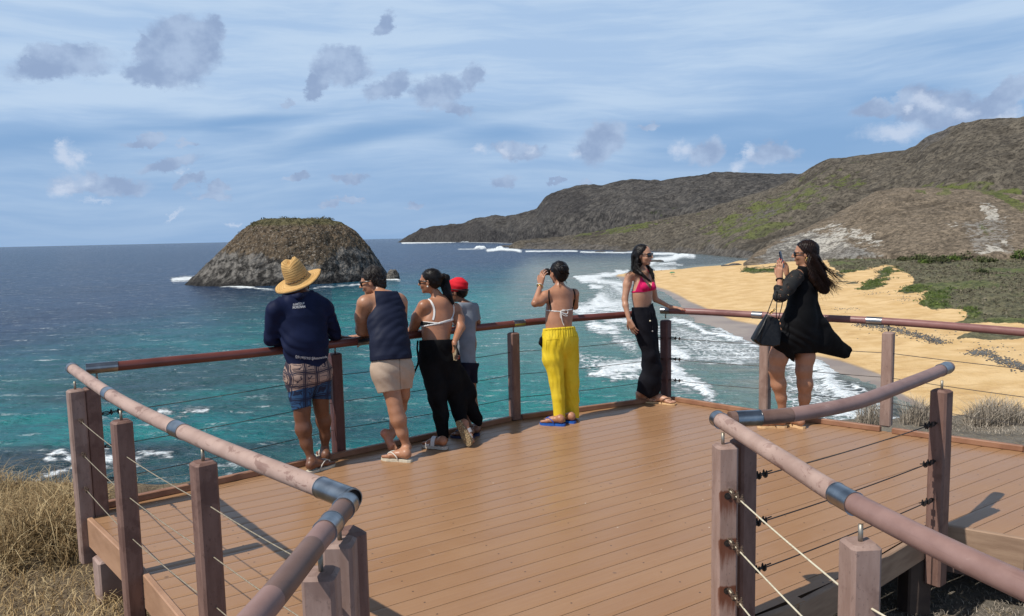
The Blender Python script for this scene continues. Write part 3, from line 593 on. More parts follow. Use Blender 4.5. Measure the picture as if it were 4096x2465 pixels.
o = mk('island', V, Fi, ISM, None, True, dict(hh=hgt.ravel(), scr=scr.ravel())); tag(o, kind='structure')
bs = MB()
def shrub(mb, p, r, h, nn=60):
    for k in range(nn):
        a = random.uniform(0, 6.3); e = random.uniform(0, 1)**.5; q = p+np.array([r*e*math.cos(a), r*e*math.sin(a), h*(1-e*e*.7)*random.uniform(.35, 1)])
        v = rng.normal(0, 1, (3, 3))*r*.16; mb.add(q+v, [(0, 1, 2)])
topm = simple('island_shrub', (.055, .055, .022), (.13, .115, .055), .95, .3)
for k in range(70):
    a = random.uniform(-.5, .5); b = random.uniform(-.6, .4); x = cc[0]+ax[0]*a*84+bx[0]*b*82; y = cc[1]+ax[1]*a*84+bx[1]*b*82
    j = np.argmin((Xi-x)**2+(Yi-y)**2); z0 = pz.ravel()[j]; 
    if z0-SEA > 41: shrub(bs, np.array([x, y, z0-.4]), random.uniform(1.2, 3.4), random.uniform(1.2, 2.6), 46)
tag(bs.build('island_vegetation', topm), 'low wind bent shrubs along the flat top of the island', 'shrubs', kind='stuff')
def rockobj(name, c, rx, ry, rz, seed, m, label, cat='rock', group=None, nn=26):
    nu_, nv_ = nn*2, nn; ph = np.linspace(0, PI, nv_); tt = np.linspace(0, 2*PI, nu_, endpoint=False)
    Pp, Tt = np.meshgrid(ph, tt, indexing='ij'); d = np.stack([np.sin(Pp)*np.cos(Tt), np.sin(Pp)*np.sin(Tt), np.cos(Pp)], -1)
    r = 1+.55*(fbm(d*1.7+seed, 5, seed, .55, True)-.5); v = d*r[..., None]*np.array([rx, ry, rz])+np.array(c)
    i = np.arange(nv_-1)[:, None]*nu_+np.arange(nu_)[None, :]; i2 = np.arange(nv_-1)[:, None]*nu_+(np.arange(nu_)+1)[None, :] % nu_
    o = mk(name, v.reshape(-1, 3), np.stack([i, i2, i2+nu_, i+nu_], -1).reshape(-1, 4), m, None, True, dict(hh=np.full(nu_*nv_, 9.), scr=np.full(nu_*nv_, .0)))
    return tag(o, label, cat, group)
p = at(944, 673, SEA); rockobj('sea_rock', p+[0, 5, 1.], 5, 5, 6.5, 5, ISM, 'lone rock standing in the sea just off the right end of the island')
BR = simple('basalt_rock', (.03, .029, .028), (.085, .08, .074), .9, .5, .4, 1.2)
for k, (fr, x, y, s_, lb) in enumerate(((G1, 745, 262, 7.5, 'jagged dark outcrop where the sand meets the foot of the grey cliff'), (G1, 800, 255, 8.5, 'tall grey boulder at the cliff foot beside the phone of the woman in black'), (G1, 560, 265, 6, 'low flat black rock at the far waterline of the beach'), (G1, 500, 270, 4, 'small black rock beside the flat rock at the far waterline'),
        (G1, 1105-470, 278, 2., 'tiny dark rock lying on the sand near the cliff foot'))):
    d_ = fr.d(x, y); p = onbeach(*d_); rockobj('rock', p+[0, 0, -.2], s_, s_*.8, s_*(.8 if k < 2 else .28), 60+k, BR, lb)
for k, (x, y, sx2, lb) in enumerate(((2250, 268, 9, 'dark tidal rock in the surf right of the pink bikini woman'), (2290, 262, 5, 'small tidal rock in the surf behind the pink bikini woman shoulder'), (690, 103, 26, 'black wave washed rock ledge off the brown spur'), (610, 100, 18, 'outermost black rock among the spray off the brown spur'), (1865, 158, 12, 'black rock in the foam line below the spur'), (1650, 160, 9, 'small black rock in the foam line left of the spur bay'))):
    p = at(*H1.d(x, y), SEA); rockobj('sea_rock', p, sx2, sx2*.6, sx2*.16+.8, 80+k, BR, lb)
# low scrub over the dunes: one mass of wind-cut clumps
SCB = []; vv_ = veg.reshape(nu, nv) if veg.size == nu*nv else None
def scrub(name, m, count, seed, lab, rmin, rmax, gsel):
    rg = np.random.default_rng(seed); V, Fq = [], []; cnt = 0; idx = VEGI if gsel is None else GRNI
    pick = idx[rg.integers(0, len(idx), count)]
    for q in pick:
        b0 = P3[q]+np.array([rg.normal(0, 1.5), rg.normal(0, 1.5), 0]); r = rg.uniform(rmin, rmax)
        for k in range(9):
            c0 = b0+np.array([rg.normal(0, r*.45), rg.normal(0, r*.45), rg.uniform(.1, .75)*r]); t = rg.normal(0, r*.30, (3, 3)); M_ = len(V); V += [c0+t[0], c0+t[1], c0+t[2]]; Fq.append((M_, M_+1, M_+2))
    tag(mk(name, V, Fq, m, None, False), lab, 'scrub', kind='stuff')
sel_ = (sx_ > 1700) & (sx_ < 2560) & (sy_ < 800) & (sy_ > 560) & (X > 40)
wgt = np.clip(np.hypot(X, Y)/500, .12, 1)**2; rr_ = rng.random(len(X)) < wgt*1.0
VEGI = np.nonzero(sel_ & (veg > .6) & (grn < .6) & rr_)[0]; GRNI = np.nonzero(sel_ & (veg > .6) & (grn > .6) & rr_)[0]
scrub('dune_scrub', simple('scrub_grey', (.060, .052, .032), (.20, .175, .12), .95, .25, lo=.35, hi=.65), 5200, 3, 'grey brown wind cut scrub covering the dunes', .5, 1.3, None)
scrub('dune_creeper', simple('scrub_green', (.035, .060, .012), (.13, .17, .035), .95, .3), 1900, 4, 'green creeping ground cover over the dunes', .35, .8, 1)
# green bushes between dunes and knoll
BG = [simple('bush_green', (.032, .062, .010), (.12, .17, .028), .9, .35, stretch=(1, 1, 1), lo=.3, hi=.7), simple('bush_olive', (.04, .05, .018), (.10, .11, .04), .9, .35)]
bl = [(1345, 165, 30, 'dark green bush at the left end of the row under the white cliff'), (1395, 190, 52, 'broad bright green bush in the row under the white cliff'), (1450, 178, 40, 'round green bush against the brown hill foot'), (1490, 205, 34, 'small olive bush behind the dune grass'), (1560, 215, 40, 'low olive bush in the gap of the row'), (1680, 225, 34, 'small green bush left of the twin bushes'),
      (1740, 205, 40, 'upper of the twin bushes at the hill foot'), (1770, 225, 46, 'lower of the twin bushes at the hill foot'), (1820, 250, 36, 'rounded bush in front of the twin bushes'), (1900, 235, 44, 'flat green bush right of the twin bushes'), (1980, 230, 44, 'wide yellowish bush below the scree'), (2080, 220, 50, 'wide dark bush below the scree'), (2160, 210, 46, 'tall bush below the small white patches'), (2210, 240, 44, 'darkest bush near the right edge of the row'),
      (2245, 205, 34, 'small bush under the white patches of the hill'), (2340, 215, 40, 'pale bush near the frame edge'), (2440, 215, 50, 'last bush of the row at the right edge'), (2185, 305, 30, 'lone round bush standing in the grey scrub')]
for k, (x, y, wd, lb) in enumerate(bl):
    p = onbeach(*G1.d(x, y+16)); p = p if p[1] < 640 else p*np.array([.93, .93, 1]); dist = math.hypot(p[0], p[1]); r = wd/1.648/1.661/F*dist*1.15
    mb = MB(); 
    for q in range(5): c0 = p+np.array([random.uniform(-.6, .6)*r, random.uniform(-.5, .5)*r, r*.15]); shrub(mb, c0, r*.65, r*random.uniform(.5, .8), 90)
    mb.tube([p-[0, 0, .5], p+[0, 0, r*.3]], .15, 5)
    tag(mb.build('bush', BG[k % 2] if k % 4 else BG[0]), lb, 'bush', 'bushes along the foot of the brown hill')
# ================================================================ viewing deck
def P2(x, y, z=0.): p = at(x, y, z); return np.array([p[0], p[1]])
DA, DM, DB = np.array([-2.99, 5.04]), np.array([0.0, 7.39]), np.array([1.70, 8.16])
DECK = [DA, DM, DB, np.array([2.52, 7.35]), np.array([3.40, 6.64]), np.array([4.18, 5.99]), np.array([6.0, 4.3]), np.array([5.6, 2.55]), np.array([3.01, 4.27]), np.array([2.66, 4.50]),
        np.array([2.57, 4.50]), np.array([1.93, 3.98]), np.array([1.40, 3.58]), np.array([1.08, 3.40]), np.array([1.12, 2.3]), np.array([1.42, .3]), np.array([-.72, .3]), np.array([-.69, 2.38]), np.array([-2.20, 4.165])]
m, n = newmat('deck_boards'); co = n('ShaderNodeTexCoord', None, 'Object'); a = n.attr('bid')
BD = math.radians(32)
rot = n('ShaderNodeVectorRotate', {0: co, 3: -BD}, rotation_type='Z_AXIS')
gr = n.noise(n.vm('ADD', n.sc(rot, 2.2, 70, 1), n('ShaderNodeCombineXYZ', {0: n.math('MULTIPLY', a, 37.)})), 1, 5, .6)
dirt = n.noise(co, 1.1, 6, .62); fine = n.noise(co, 260, 2)
c = n.mix(a, (.312, .170, .084), (.345, .193, .098))
c = n.mix(n.ramp(gr, .3, .7, 0, .30), c, (.245, .125, .062))
c = n.mix(n.ramp(dirt, .42, .68, 0, .36), c, (.37, .225, .13))
sc_r = n.noise(n.sc(rot, 9, 1.6, 1), 1, 8, .7)
c = n.mix(n.ramp(sc_r, .66, .72, 0, .30), c, (.50, .34, .22))
sp = n.vor(co, 5.2, 'F1'); c = n.mix(n.math('MULTIPLY', n.ramp(sp, .035, .022), .85), c, (.72, .62, .50))
sp2 = n.vor(n.vm('ADD', co, (7.7, 3.1, 0)), 3.4, 'F1'); c = n.mix(n.math('MULTIPLY', n.ramp(sp2, .055, .03), .6), c, (.11, .07, .05))
c = n.mix(n.ramp(fine, .3, .7, 0, .16), c, (.18, .10, .06)); rs_ = n('ShaderNodeSeparateXYZ', {0: rot}, 0).node; fu = n.math('MULTIPLY', n.math('SUBTRACT', n.math('FRACT', n.math('DIVIDE', rs_.outputs[0], .61)), .5), .61); fv = n.math('SUBTRACT', n.math('ABSOLUTE', n.math('MULTIPLY', n.math('SUBTRACT', n.math('FRACT', n.math('DIVIDE', rs_.outputs[1], .142)), .5), .142)), .0)
dd_ = n.vm('LENGTH', n('ShaderNodeCombineXYZ', {0: fu, 1: fv}), out='Value'); c = n.mix(n.ramp(dd_, .0065, .0045, 0, .9), c, (.05, .03, .02))
rg = n.math('ADD', n.math('ADD', .22, n.ramp(dirt, .3, .7, 0, .16)), n.math('MULTIPLY', gr, .10))
hh = n.math('ADD', n.math('MULTIPLY', gr, .6), n.math('MULTIPLY', fine, .25))
BOARD = finish(m, n, c, rg, n.bump(hh, .35, .0015), 0, .30)
def clip_poly_strip(poly, o, d, nrm, lo, hi):
    """clip a (possibly concave) polygon to lo<=(p-o).n<=hi by scan conversion into runs along d"""
    def cross(off):
        xs = []
        for i in range(len(poly)):
            p, q = poly[i], poly[(i+1) % len(poly)]; a, b = (p-o)@nrm-off, (q-o)@nrm-off
            if (a > 0) != (b > 0): t = a/(a-b); xs.append(float((p+(q-p)*t-o)@d))
        return sorted(xs)
    return cross
dvec = np.array([math.cos(BD), math.sin(BD)]); nvec = np.array([-math.sin(BD), math.cos(BD)])
cross = clip_poly_strip(DECK, np.zeros(2), dvec, nvec, 0, 0)
V, Fq, bid = [], [], []
W = .142; off = [float(p@nvec) for p in DECK]; k0, k1 = int(min(off)/W)-1, int(max(off)/W)+1
for k in range(k0, k1+1):
    rb = random.random(); lo_, hi_ = k*W+.0018, (k+1)*W-.0018; N = 6
    cr = [cross(lo_+(hi_-lo_)*j/N) for j in range(N+1)]
    mx = max(len(c) for c in cr)
    for j in range(N):
        A, B = cr[j], cr[j+1]
        if len(A) != len(B) or len(A) < 2: 
            if len(A) > len(B) >= 2 or len(B) < 2: B = A
            else: A = B
            if len(A) < 2: continue
        oa, ob = lo_+(hi_-lo_)*j/N, lo_+(hi_-lo_)*(j+1)/N
        za = -.0022 if j == 0 else 0; zb = -.0022 if j == N-1 else 0
        for q in range(0, len(A)-1, 2):
            a0, a1, b0, b1 = A[q], A[q+1], B[q], B[q+1]; M_ = len(V)
            for (s_, o_, zz) in ((a0, oa, za), (a1, oa, za), (b1, ob, zb), (b0, ob, zb)):
                p = dvec*s_+nvec*o_; V.append((p[0], p[1], zz)); bid.append(rb)
            Fq.append((M_, M_+1, M_+2, M_+3))
            if j in (0, N-1):     # the sides of the gap between boards
                e = ((0, 1) if j == 0 else (3, 2)); M2 = len(V)
                for t in e: V.append((V[M_+t][0], V[M_+t][1], V[M_+t][2])); bid.append(0.)
                for t in e[::-1]: V.append((V[M_+t][0], V[M_+t][1], -.025)); bid.append(0.)
                Fq.append((M2, M2+1, M2+2, M2+3) if j == 0 else (M2+3, M2+2, M2+1, M2))
deck = empty('viewing_deck', (0, 0, 0), 'brown plank viewing deck above the sea that the seven people stand on', 'deck')
mk('deck_boards', V, Fq, BOARD, deck, False, dict(bid=bid))
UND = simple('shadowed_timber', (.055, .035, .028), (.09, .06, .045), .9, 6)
FASC = simple('fascia_wood', (.30, .165, .095), (.40, .23, .14), .6, 3, .0012, 90, stretch=(1, 1, 3), lo=.3, hi=.7)
FASW = simple('weathered_fascia', (.235, .145, .092), (.33, .215, .14), .75, 4, .0015, 70, stretch=(1, 1, 6), lo=.3, hi=.7)
KERB = simple('kerb_wood', (.22, .10, .055), (.30, .15, .085), .55, 5, .001, 90)
def wall2(mb, p, q, z0, z1, th, shift=0., bev=.006):
    p = np.asarray(p, float); q = np.asarray(q, float); d = q-p; L_ = np.linalg.norm(d); d = d/L_; nn = np.array([-d[1], d[0]])
    c = (p+q)/2+nn*shift; mb.box([c[0], c[1], (z0+z1)/2], L_/2, th/2, (z1-z0)/2, [[d[0], d[1], 0], [nn[0], nn[1], 0], [0, 0, 1]], bev)
def screws(p, q, zs, ts, side):
    p = np.asarray(p, float); q = np.asarray(q, float); d = (q-p)/np.linalg.norm(q-p); nn = np.array([-d[1], d[0]])*side
    for t in ts:
        for z in zs:
            c = p+(q-p)*t; MB().tube([[c[0]-nn[0]*.004, c[1]-nn[1]*.004, z], [c[0]+nn[0]*.003, c[1]+nn[1]*.003, z]], .006, 8).build('screw', SCR, deck)
fl = [DA+np.array([-.03, -.02]), np.array([-2.235, 4.18]), np.array([-.72, 2.40])]
SCR = simple('screw_dark', (.03, .025, .02), rough=.6)
b = MB(); wall2(b, fl[0], fl[1]+[-.03, .03], -.19, .012, .035, .014); b.build('fascia_board', FASC, deck)
b = MB(); wall2(b, fl[1]+[.04, -.045], fl[2], -.19, .012, .035, .014); b.build('fascia_board', FASC, deck)
b = MB(); wall2(b, [1.06, 3.385], [1.38, 3.56], -.17, -.004, .035, -.002); b.build('fascia_board', FASW, deck); b = MB(); wall2(b, [1.385, 3.562], [1.93, 3.965], -.17, -.004, .035, -.002); b.build('fascia_board', FASW, deck); b = MB(); wall2(b, [1.935, 3.968], [2.575, 4.475], -.17, -.004, .035, -.002); b.build('fascia_board', FASW, deck)
b = MB(); wall2(b, [2.66, 4.475], [3.0, 4.245], -.19, .008, .035, .004); b.build('fascia_board', FASW, deck); b = MB(); wall2(b, [3.005, 4.242], [5.3, 2.72], -.19, .008, .035, .004); b.build('fascia_board', FASW, deck)
b = MB(); wall2(b, [-.70, 2.30], [-.76, .35], -.19, .008, .035, .004); b.build('fascia_board', FASC, deck); b = MB(); wall2(b, [1.44, .35], [1.14, 2.3], -.19, .008, .035, .004); b.build('fascia_board', FASC, deck); b = MB(); wall2(b, [1.14, 2.305], [1.09, 3.37], -.19, .008, .035, .004); b.build('fascia_board', FASC, deck)
for p, q in zip(fl[:-1], fl[1:]): screws(p, q, (-.04, -.13), (.1, .5, .9), -1)
screws(np.array([2.66, 4.475]), np.array([4.4, 3.31]), (-.05, -.12), (.08, .3, .55), -1)
for (p, q) in ((DA+[.05, .05], DM-[.06, .045]), (DM+[.06, .03], DB-[.06, .03]), (DB+[.06, -.06], DECK[3]-[.05, -.05]), (DECK[3]+[.05, -.05], DECK[4]-[.05, -.045]), (DECK[4]+[.025, -.022], DECK[5]), (DECK[5]+[.004, -.004], DECK[6])):
    b = MB(); wall2(b, p, q, .001, .050, .045, -.035, .005); wall2(b, p, q, -.14, .036, .030, .006, .004); b.build('kerb_board', KERB, deck)
# beams and stub posts below
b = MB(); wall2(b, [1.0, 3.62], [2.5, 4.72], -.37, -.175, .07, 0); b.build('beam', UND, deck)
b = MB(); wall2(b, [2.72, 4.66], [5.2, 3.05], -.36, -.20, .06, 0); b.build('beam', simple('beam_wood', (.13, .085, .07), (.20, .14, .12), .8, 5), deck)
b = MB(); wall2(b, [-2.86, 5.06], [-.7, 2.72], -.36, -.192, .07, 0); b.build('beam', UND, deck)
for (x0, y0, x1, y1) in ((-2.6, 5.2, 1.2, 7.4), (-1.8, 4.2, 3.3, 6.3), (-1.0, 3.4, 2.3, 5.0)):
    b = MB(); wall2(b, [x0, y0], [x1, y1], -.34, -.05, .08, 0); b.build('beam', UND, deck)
STUB = simple('stub_wood', (.25, .165, .14), (.35, .25, .215), .8, 4, .001, 60)
def gz(x, y): return -.50-.07*max(0., y-4.3)+.05*math.sin(x*2.1)*math.sin(y*1.7)
p = at(246, 1340, -.20); b = MB(); b.box([p[0]+.03, p[1]+.03, -.50], .085, .085, .29, [[.66, -.75, 0], [.75, .66, 0], [0, 0, 1]], .012); b.build('stub_post', STUB, deck)
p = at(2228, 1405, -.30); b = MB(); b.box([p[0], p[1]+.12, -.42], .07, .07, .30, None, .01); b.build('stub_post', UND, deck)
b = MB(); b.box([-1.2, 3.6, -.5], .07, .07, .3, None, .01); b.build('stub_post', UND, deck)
# ---------------------------------------------------------------- railings
def woodmat(name, c1, c2, streak, rough=.62, rust=False, sp=.35):
    m, n = newmat(name); co = n('ShaderNodeTexCoord', None, 'Object')
    g1 = n.noise(n.sc(co, 1, 1, .22), 24, 7, .62); g2 = n.noise(co, 5, 6, .65)
    c = n.mix(n.ramp(g1, .3, .7), c1, c2); c = n.mix(n.ramp(g2, .54, .62, 0, .55), c, streak)
    c = n.mix(n.ramp(n.noise(n.sc(co, 1, 1, .5), 90, 3), .62, .68, 0, .5), c, tuple(x*.6 for x in c1))
    if rust:
        sx = n('ShaderNodeSeparateXYZ', {0: co}, 0).node
        a_r = n.attr('rust'); c = n.mix(n.math('MULTIPLY', n.ramp(n.math('ADD', a_r, n.math('MULTIPLY', n.math('SUBTRACT', n.noise(n.sc(co, 1, 1, .12), 60, 4), .5), .9)), .3, .75), .9), c, (.115, .032, .012))
    return finish(m, n, c, rough, n.bump(g1, .5, .0022), 0, sp)
P_LIGHT = woodmat('post_faded', (.235, .152, .122), (.315, .218, .182), (.165, .10, .08)); P_RUST = woodmat('post_faded_rusty', (.245, .158, .126), (.325, .224, .188), (.175, .105, .086), rust=True)
P_MID = woodmat('post_mauve', (.150, .082, .064), (.212, .124, .098), (.10, .05, .04)); P_DARK = woodmat('post_dark', (.075, .032, .029), (.12, .055, .048), (.05, .022, .02), .5)
def railmat(name, c1, c2, patch, rough, psc=7, pa=.55, sp=.4):
    m, n = newmat(name); co = n('ShaderNodeTexCoord', None, 'Object')
    g1 = n.noise(co, 9, 7, .6); c = n.mix(n.ramp(g1, .3, .7), c1, c2)
    pn = n.noise(n.sc(co, 1, 1, 2.4), psc, 8, .68, dist=.6); c = n.mix(n.ramp(pn, pa, pa+.05, 0, .75), c, patch)
    c = n.mix(n.ramp(n.noise(co, 2.2, 4), .40, .66, 0, .45), c, tuple(min(1, x*1.14) for x in c2))
    ln = n.noise(n.sc(co, 3, 3, 60), 1, 4, .6)
    c = n.mix(n.ramp(ln, .60, .66, 0, .35), c, tuple(x*.8 for x in c1))
    return finish(m, n, c, n.math('ADD', rough-.06, n.math('MULTIPLY', g1, .2)), n.bump(n.math('ADD', g1, n.math('MULTIPLY', pn, .5)), .6, .0016), 0, sp)
R_PINK = railmat('handrail_faded', (.310, .205, .165), (.40, .280, .232), (.165, .085, .066), .55, 9, .545)
R_MAUVE = railmat('handrail_mauve', (.200, .116, .098), (.265, .162, .138), (.33, .22, .19), .42, 5, .60)
R_BROWN = railmat('handrail_brown', (.115, .065, .05), (.165, .10, .078), (.09, .05, .04), .42)
R_RED = railmat('handrail_red_brown', (.105, .030, .022), (.15, .045, .034), (.08, .02, .016), .30, 7, .62, .5)
R_RED2 = railmat('handrail_dull_red', (.175, .078, .070), (.23, .11, .10), (.13, .055, .05), .36, 7, .6)
STEEL = simple('steel_collar', (.27, .275, .28), (.40, .40, .40), .30, 14, .0003, 200, 1.)
PINM = simple('steel_pin', (.25, .22, .17), (.36, .33, .28), .5, 30, 0, 60, .8)
CABD = simple('cable_dark', (.035, .03, .026), (.07, .055, .045), .6, 60); CABL = simple('cable_cream', (.50, .45, .33), (.62, .57, .43), .7, 60); CABK = simple('cable_khaki', (.20, .17, .12), (.29, .245, .18), .7, 60)
CLM = simple('clamp_rusty', (.06, .04, .03), (.20, .14, .10), .6, 120, 0, 60, .5); CLD = simple('clamp_dark', (.022, .019, .017), (.05, .04, .035), .6, 120, 0, 60, .5)
HOLE_SHADE = simple('hollow_shade', (.008, .006, .006), rough=.8)  # near-black colour standing for the shade inside the open rail end
ZR = .97; TOPZ = .885
def clamps(parent, p, d, mat, s=1.):
    """thimble loop, two wire clamps with nuts and a short tail, starting at the post face p and running along d"""
    d = d/np.linalg.norm(d); up = np.array([0, 0, 1.]); sd = np.cross(d, up); sd /= np.linalg.norm(sd); b = MB()
    loop = [p+d*(.004+.022*(1-math.cos(t)))*s+up*.010*s*math.sin(t) for t in np.linspace(0, 2*PI, 12)]; b.tube(loop, .0035*s, 6)
    b.tube([p-d*.01, p+d*.012*s], .005*s, 6)
    for t in (.055, .095):
        q = p+d*t*s; b.box(q, .006*s, .011*s, .008*s, [d, sd, np.cross(d, sd)], .0015*s)
        for e in (-1, 1):
            b.tube([q+sd*e*.007*s-up*.006*s, q+sd*e*.007*s+up*.019*s], .0028*s, 6); b.tube([q+sd*e*.007*s+up*.008*s, q+sd*e*.007*s+up*.014*s], .0048*s, 6)
        b.tube([q+sd*math.cos(a)*.009*s-up*(.004+math.sin(a)*.009)*s for a in np.linspace(0, PI, 6)], .0025*s, 6)
    b.tube([p+d*.05*s+up*.006*s, p+d*.11*s+up*.008*s, p+d*.135*s+up*.012*s+sd*.004*s], .0028*s, 6)
    o = b.build('cable_clamp', mat, parent); autosm(o); return o
def ringtube(path, t0, t1, r, nseg=4):
    s_ = np.r_[0, np.cumsum(np.linalg.norm(np.diff(path, axis=0), axis=1))]; u = np.linspace(t0, t1, nseg+1)
    return [np.array([np.interp(q, s_, path[:, k]) for k in range(3)]) for q in u]
def railing(label, path, rmat, collars, posts, cabs, cmat=CABD, clmat=CLD, csc=1., open_end=False, rr=.0355, segs=None):
    """path: xy list of the handrail; posts: (xy, material, bottom z, pin xy or None, yaw dir); cabs: list of (xy start, xy end, clamp at start, clamp at end)"""
    root = empty('railing', (*path[0], 0), label, 'railing', 'railings round the viewing deck')
    sm = catmull([np.array([*p, ZR]) for p in path], 10) if len(path) > 2 else [np.array([*path[0], ZR]), np.array([*path[1], ZR])]
    pth = np.array(sm); Ltot = float(np.linalg.norm(np.diff(pth, axis=0), axis=1).sum())
    hr = None
    for (t0, t1, mt) in (segs or [(0, Ltot, rmat)]):
        t1 = min(t1, Ltot); q = ringtube(pth, t0, t1, rr, max(3, int((t1-t0)/.06)))
        q = [p+np.array([0, 0, .0012*math.sin(p[0]*3+p[1]*5)]) for p in q]
        o = MB().tube(q, rr, 24).build('handrail', mt, root); autosm(o)
        if hr is None: hr = o
    for (t, l) in collars:
        t0, t1 = max(0, t), min(Ltot, t+l); q = ringtube(pth, t0, t1, rr, 3)
        e0, e1 = (q[1]-q[0])*.06, (q[-1]-q[-2])*.06; q = [q[0], q[0]+e0, q[0]+e0*1.05]+q[1:-1]+[q[-1]-e1*1.05, q[-1]-e1, q[-1]]; rl = [rr+.0042]*2+[rr+.0028]*(len(q)-4)+[rr+.0042]*2
        o = MB().tube(q, rl, 28).build('collar', STEEL, hr); autosm(o, 60)
    if open_end:
        q0, q1 = pth[-1], pth[-2]; d = (q0-q1)/np.linalg.norm(q0-q1); s1 = np.cross(d, [0, 0, 1]); s1 /= np.linalg.norm(s1); s2 = np.cross(s1, d)
        V = []; 
        for rad_, dd in ((rr+.003, .012), (rr-.001, .012), (rr-.001, -.002), (0.0001, -.002)):
            for k in range(28): a = 2*PI*k/28; V.append(q0+d*dd+(s1*math.cos(a)+s2*math.sin(a))*rad_)
        for k in range(28): a = 2*PI*k/28; V.append(q0-d*.02+(s1*math.cos(a)+s2*math.sin(a))*(rr+.003))
        Fc = [(l*28+k, l*28+(k+1) % 28, (l+1)*28+(k+1) % 28, (l+1)*28+k) for l in range(2) for k in range(28)]+[(112+k, 112+(k+1) % 28, (k+1) % 28, k) for k in range(28)]
        autosm(mk('collar', V, Fc, STEEL, hr)); dsk = [q0+d*.0015+(s1*math.cos(2*PI*k/28)+s2*math.sin(2*PI*k/28))*(rr-.001) for k in range(28)]
        mk('collar_shade_disc', dsk, [tuple(range(28))], HOLE_SHADE, hr)  # flat disc over the tube end, inner shade painted as its colour
    for (xy, mt, zb, pin, yaw) in posts:
        xy = np.asarray(xy, float); dx = np.array([math.cos(yaw), math.sin(yaw), 0]); dy = np.array([-dx[1], dx[0], 0])
        pb = MB().box([xy[0], xy[1], (TOPZ+zb)/2], .048, .048, (TOPZ-zb)/2, [dx, dy, [0, 0, 1]], .011)
        po = pb.build('post', mt, root); autosm(po, 30)
        if mt is P_RUST:
            import bmesh
            bm_ = bmesh.new(); bm_.from_mesh(po.data)
            bmesh.ops.subdivide_edges(bm_, edges=[e for e in bm_.edges if abs(e.verts[0].co.z-e.verts[1].co.z) > .3], cuts=60)
            bm_.to_mesh(po.data); bm_.free()
            vs = np.array([v.co[:] for v in po.data.vertices])+WL[root.name]; rv = np.zeros(len(vs))
            for hz in RUSTZ: rv = np.maximum(rv, np.clip(1-(hz+.012-vs[:, 2])/.19, 0, 1)*(vs[:, 2] < hz+.02))
            loc = (vs[:, :2]-xy)@np.array([[dx[0], dy[0]], [dx[1], dy[1]]]); rv *= (loc[:, 1] < -.04)
            a_ = po.data.attributes.new('rust', 'FLOAT', 'POINT'); a_.data.foreach_set('value', rv.astype(np.float32))
        if pin is not None:
            pn = np.asarray(pin, float); MB().tube([[pn[0], pn[1], TOPZ-.004], [pn[0], pn[1], ZR-rr+.004]], .0075, 10).build('pin', PINM, po, True)
    for (a, b_, ca, cb) in cabs:
        pts_ = a; a3 = [np.array(q, float) for q in a]
        for z in (.69, .46, .225):
            line = []
            for p, q in zip(a3[:-1], a3[1:]):
                for t in np.linspace(0, 1, 9)[:-1]: r_ = p+(q-p)*t; line.append([r_[0], r_[1], z-.014*4*t*(1-t)*min(1.6, np.linalg.norm(q-p))/1.8])
            line.append([*a3[-1], z]); co_ = MB().tube(line, .0032*csc, 7).build('cable', cmat, root, True)
            L_ = np.array(line)
            if ca: clamps(co_, L_[0]+(L_[1]-L_[0])/np.linalg.norm(L_[1]-L_[0])*.05, L_[1]-L_[0], clmat, csc*1.15)
            if cb: clamps(co_, L_[-1]+(L_[-2]-L_[-1])/np.linalg.norm(L_[-2]-L_[-1])*.05, L_[-2]-L_[-1], clmat, csc*1.15)
    return root
def yw(p, q): return math.atan2(q[1]-p[1], q[0]-p[0])
RUSTZ = (.66, .44, .215)
P1b = P2(219, 932, TOPZ); P805 = P2(808, 851, TOPZ)
y1 = yw(DA, DM)
corner = P2(207, 889, ZR); R1 = [corner, P2(660, 845, ZR), P2(1237, 780, ZR), P2(1490, 759, ZR), P2(1558, 754, ZR)]
c805 = DA+(DM-DA)*.505
pM = DM+np.array([.0, .0]); 
railing('long dark red rail along the seaward edge where the hatted man leans', R1, R_RED, [(0.0, .20), (2.02, .12), (3.72, .13)],
        [(P1b, P_MID, -.34, corner+[.05, .04], y1), (P2(806, 850, TOPZ), P_DARK, 0.001, P2(806, 826, ZR), y1), (P2(1236, 801, TOPZ), P_MID, 0.001, P2(1236, 780, ZR), y1-.1)],
        [([P1b, P2(806, 850, TOPZ), P2(1236, 801, TOPZ), P2(1603, 771, TOPZ)], None, True, True)])
R2 = [P2(1592, 748, ZR), P2(1700, 752, ZR), P2(1840, 760, ZR), P2(2140, 775, ZR), P2(2466, 800, ZR), np.array([5.0, 4.9])]
y2 = yw(DB, DECK[3])
railing('dull red rail on the beach side of the deck beyond the woman in black', R2, R_RED2, [(0, .10), (1.04, .11), (2.14, .14)],
        [(P2(1603, 771, TOPZ), P_DARK, 0.001, P2(1603, 748, ZR), y2), (P2(1844, 783, TOPZ), P_LIGHT, 0.001, P2(1844, 761, ZR), y2), (P2(2140, 800, TOPZ), P_LIGHT, 0.001, P2(2140, 775, ZR), y2+.1), ([4.75, 5.25], P_LIGHT, 0.001, [4.75, 5.25], y2)],
        [([P2(1603, 771, TOPZ), P2(1844, 783, TOPZ), P2(2140, 800, TOPZ), [4.75, 5.25]], None, True, True)])
R3 = [P2(172, 886, ZR), P2(290, 966, ZR), P2(487, 1060, ZR), P2(845, 1202, ZR)]
y3 = yw(R3[0], R3[-1]); Lr = sum(np.linalg.norm(np.array(a)-np.array(b)) for a, b in zip(R3[:-1], R3[1:]))
p1, p2, p3, p4 = P2(181, 938, TOPZ), P2(292, 1012, TOPZ), P2(489, 1110, TOPZ), P2(838, 1277, TOPZ)
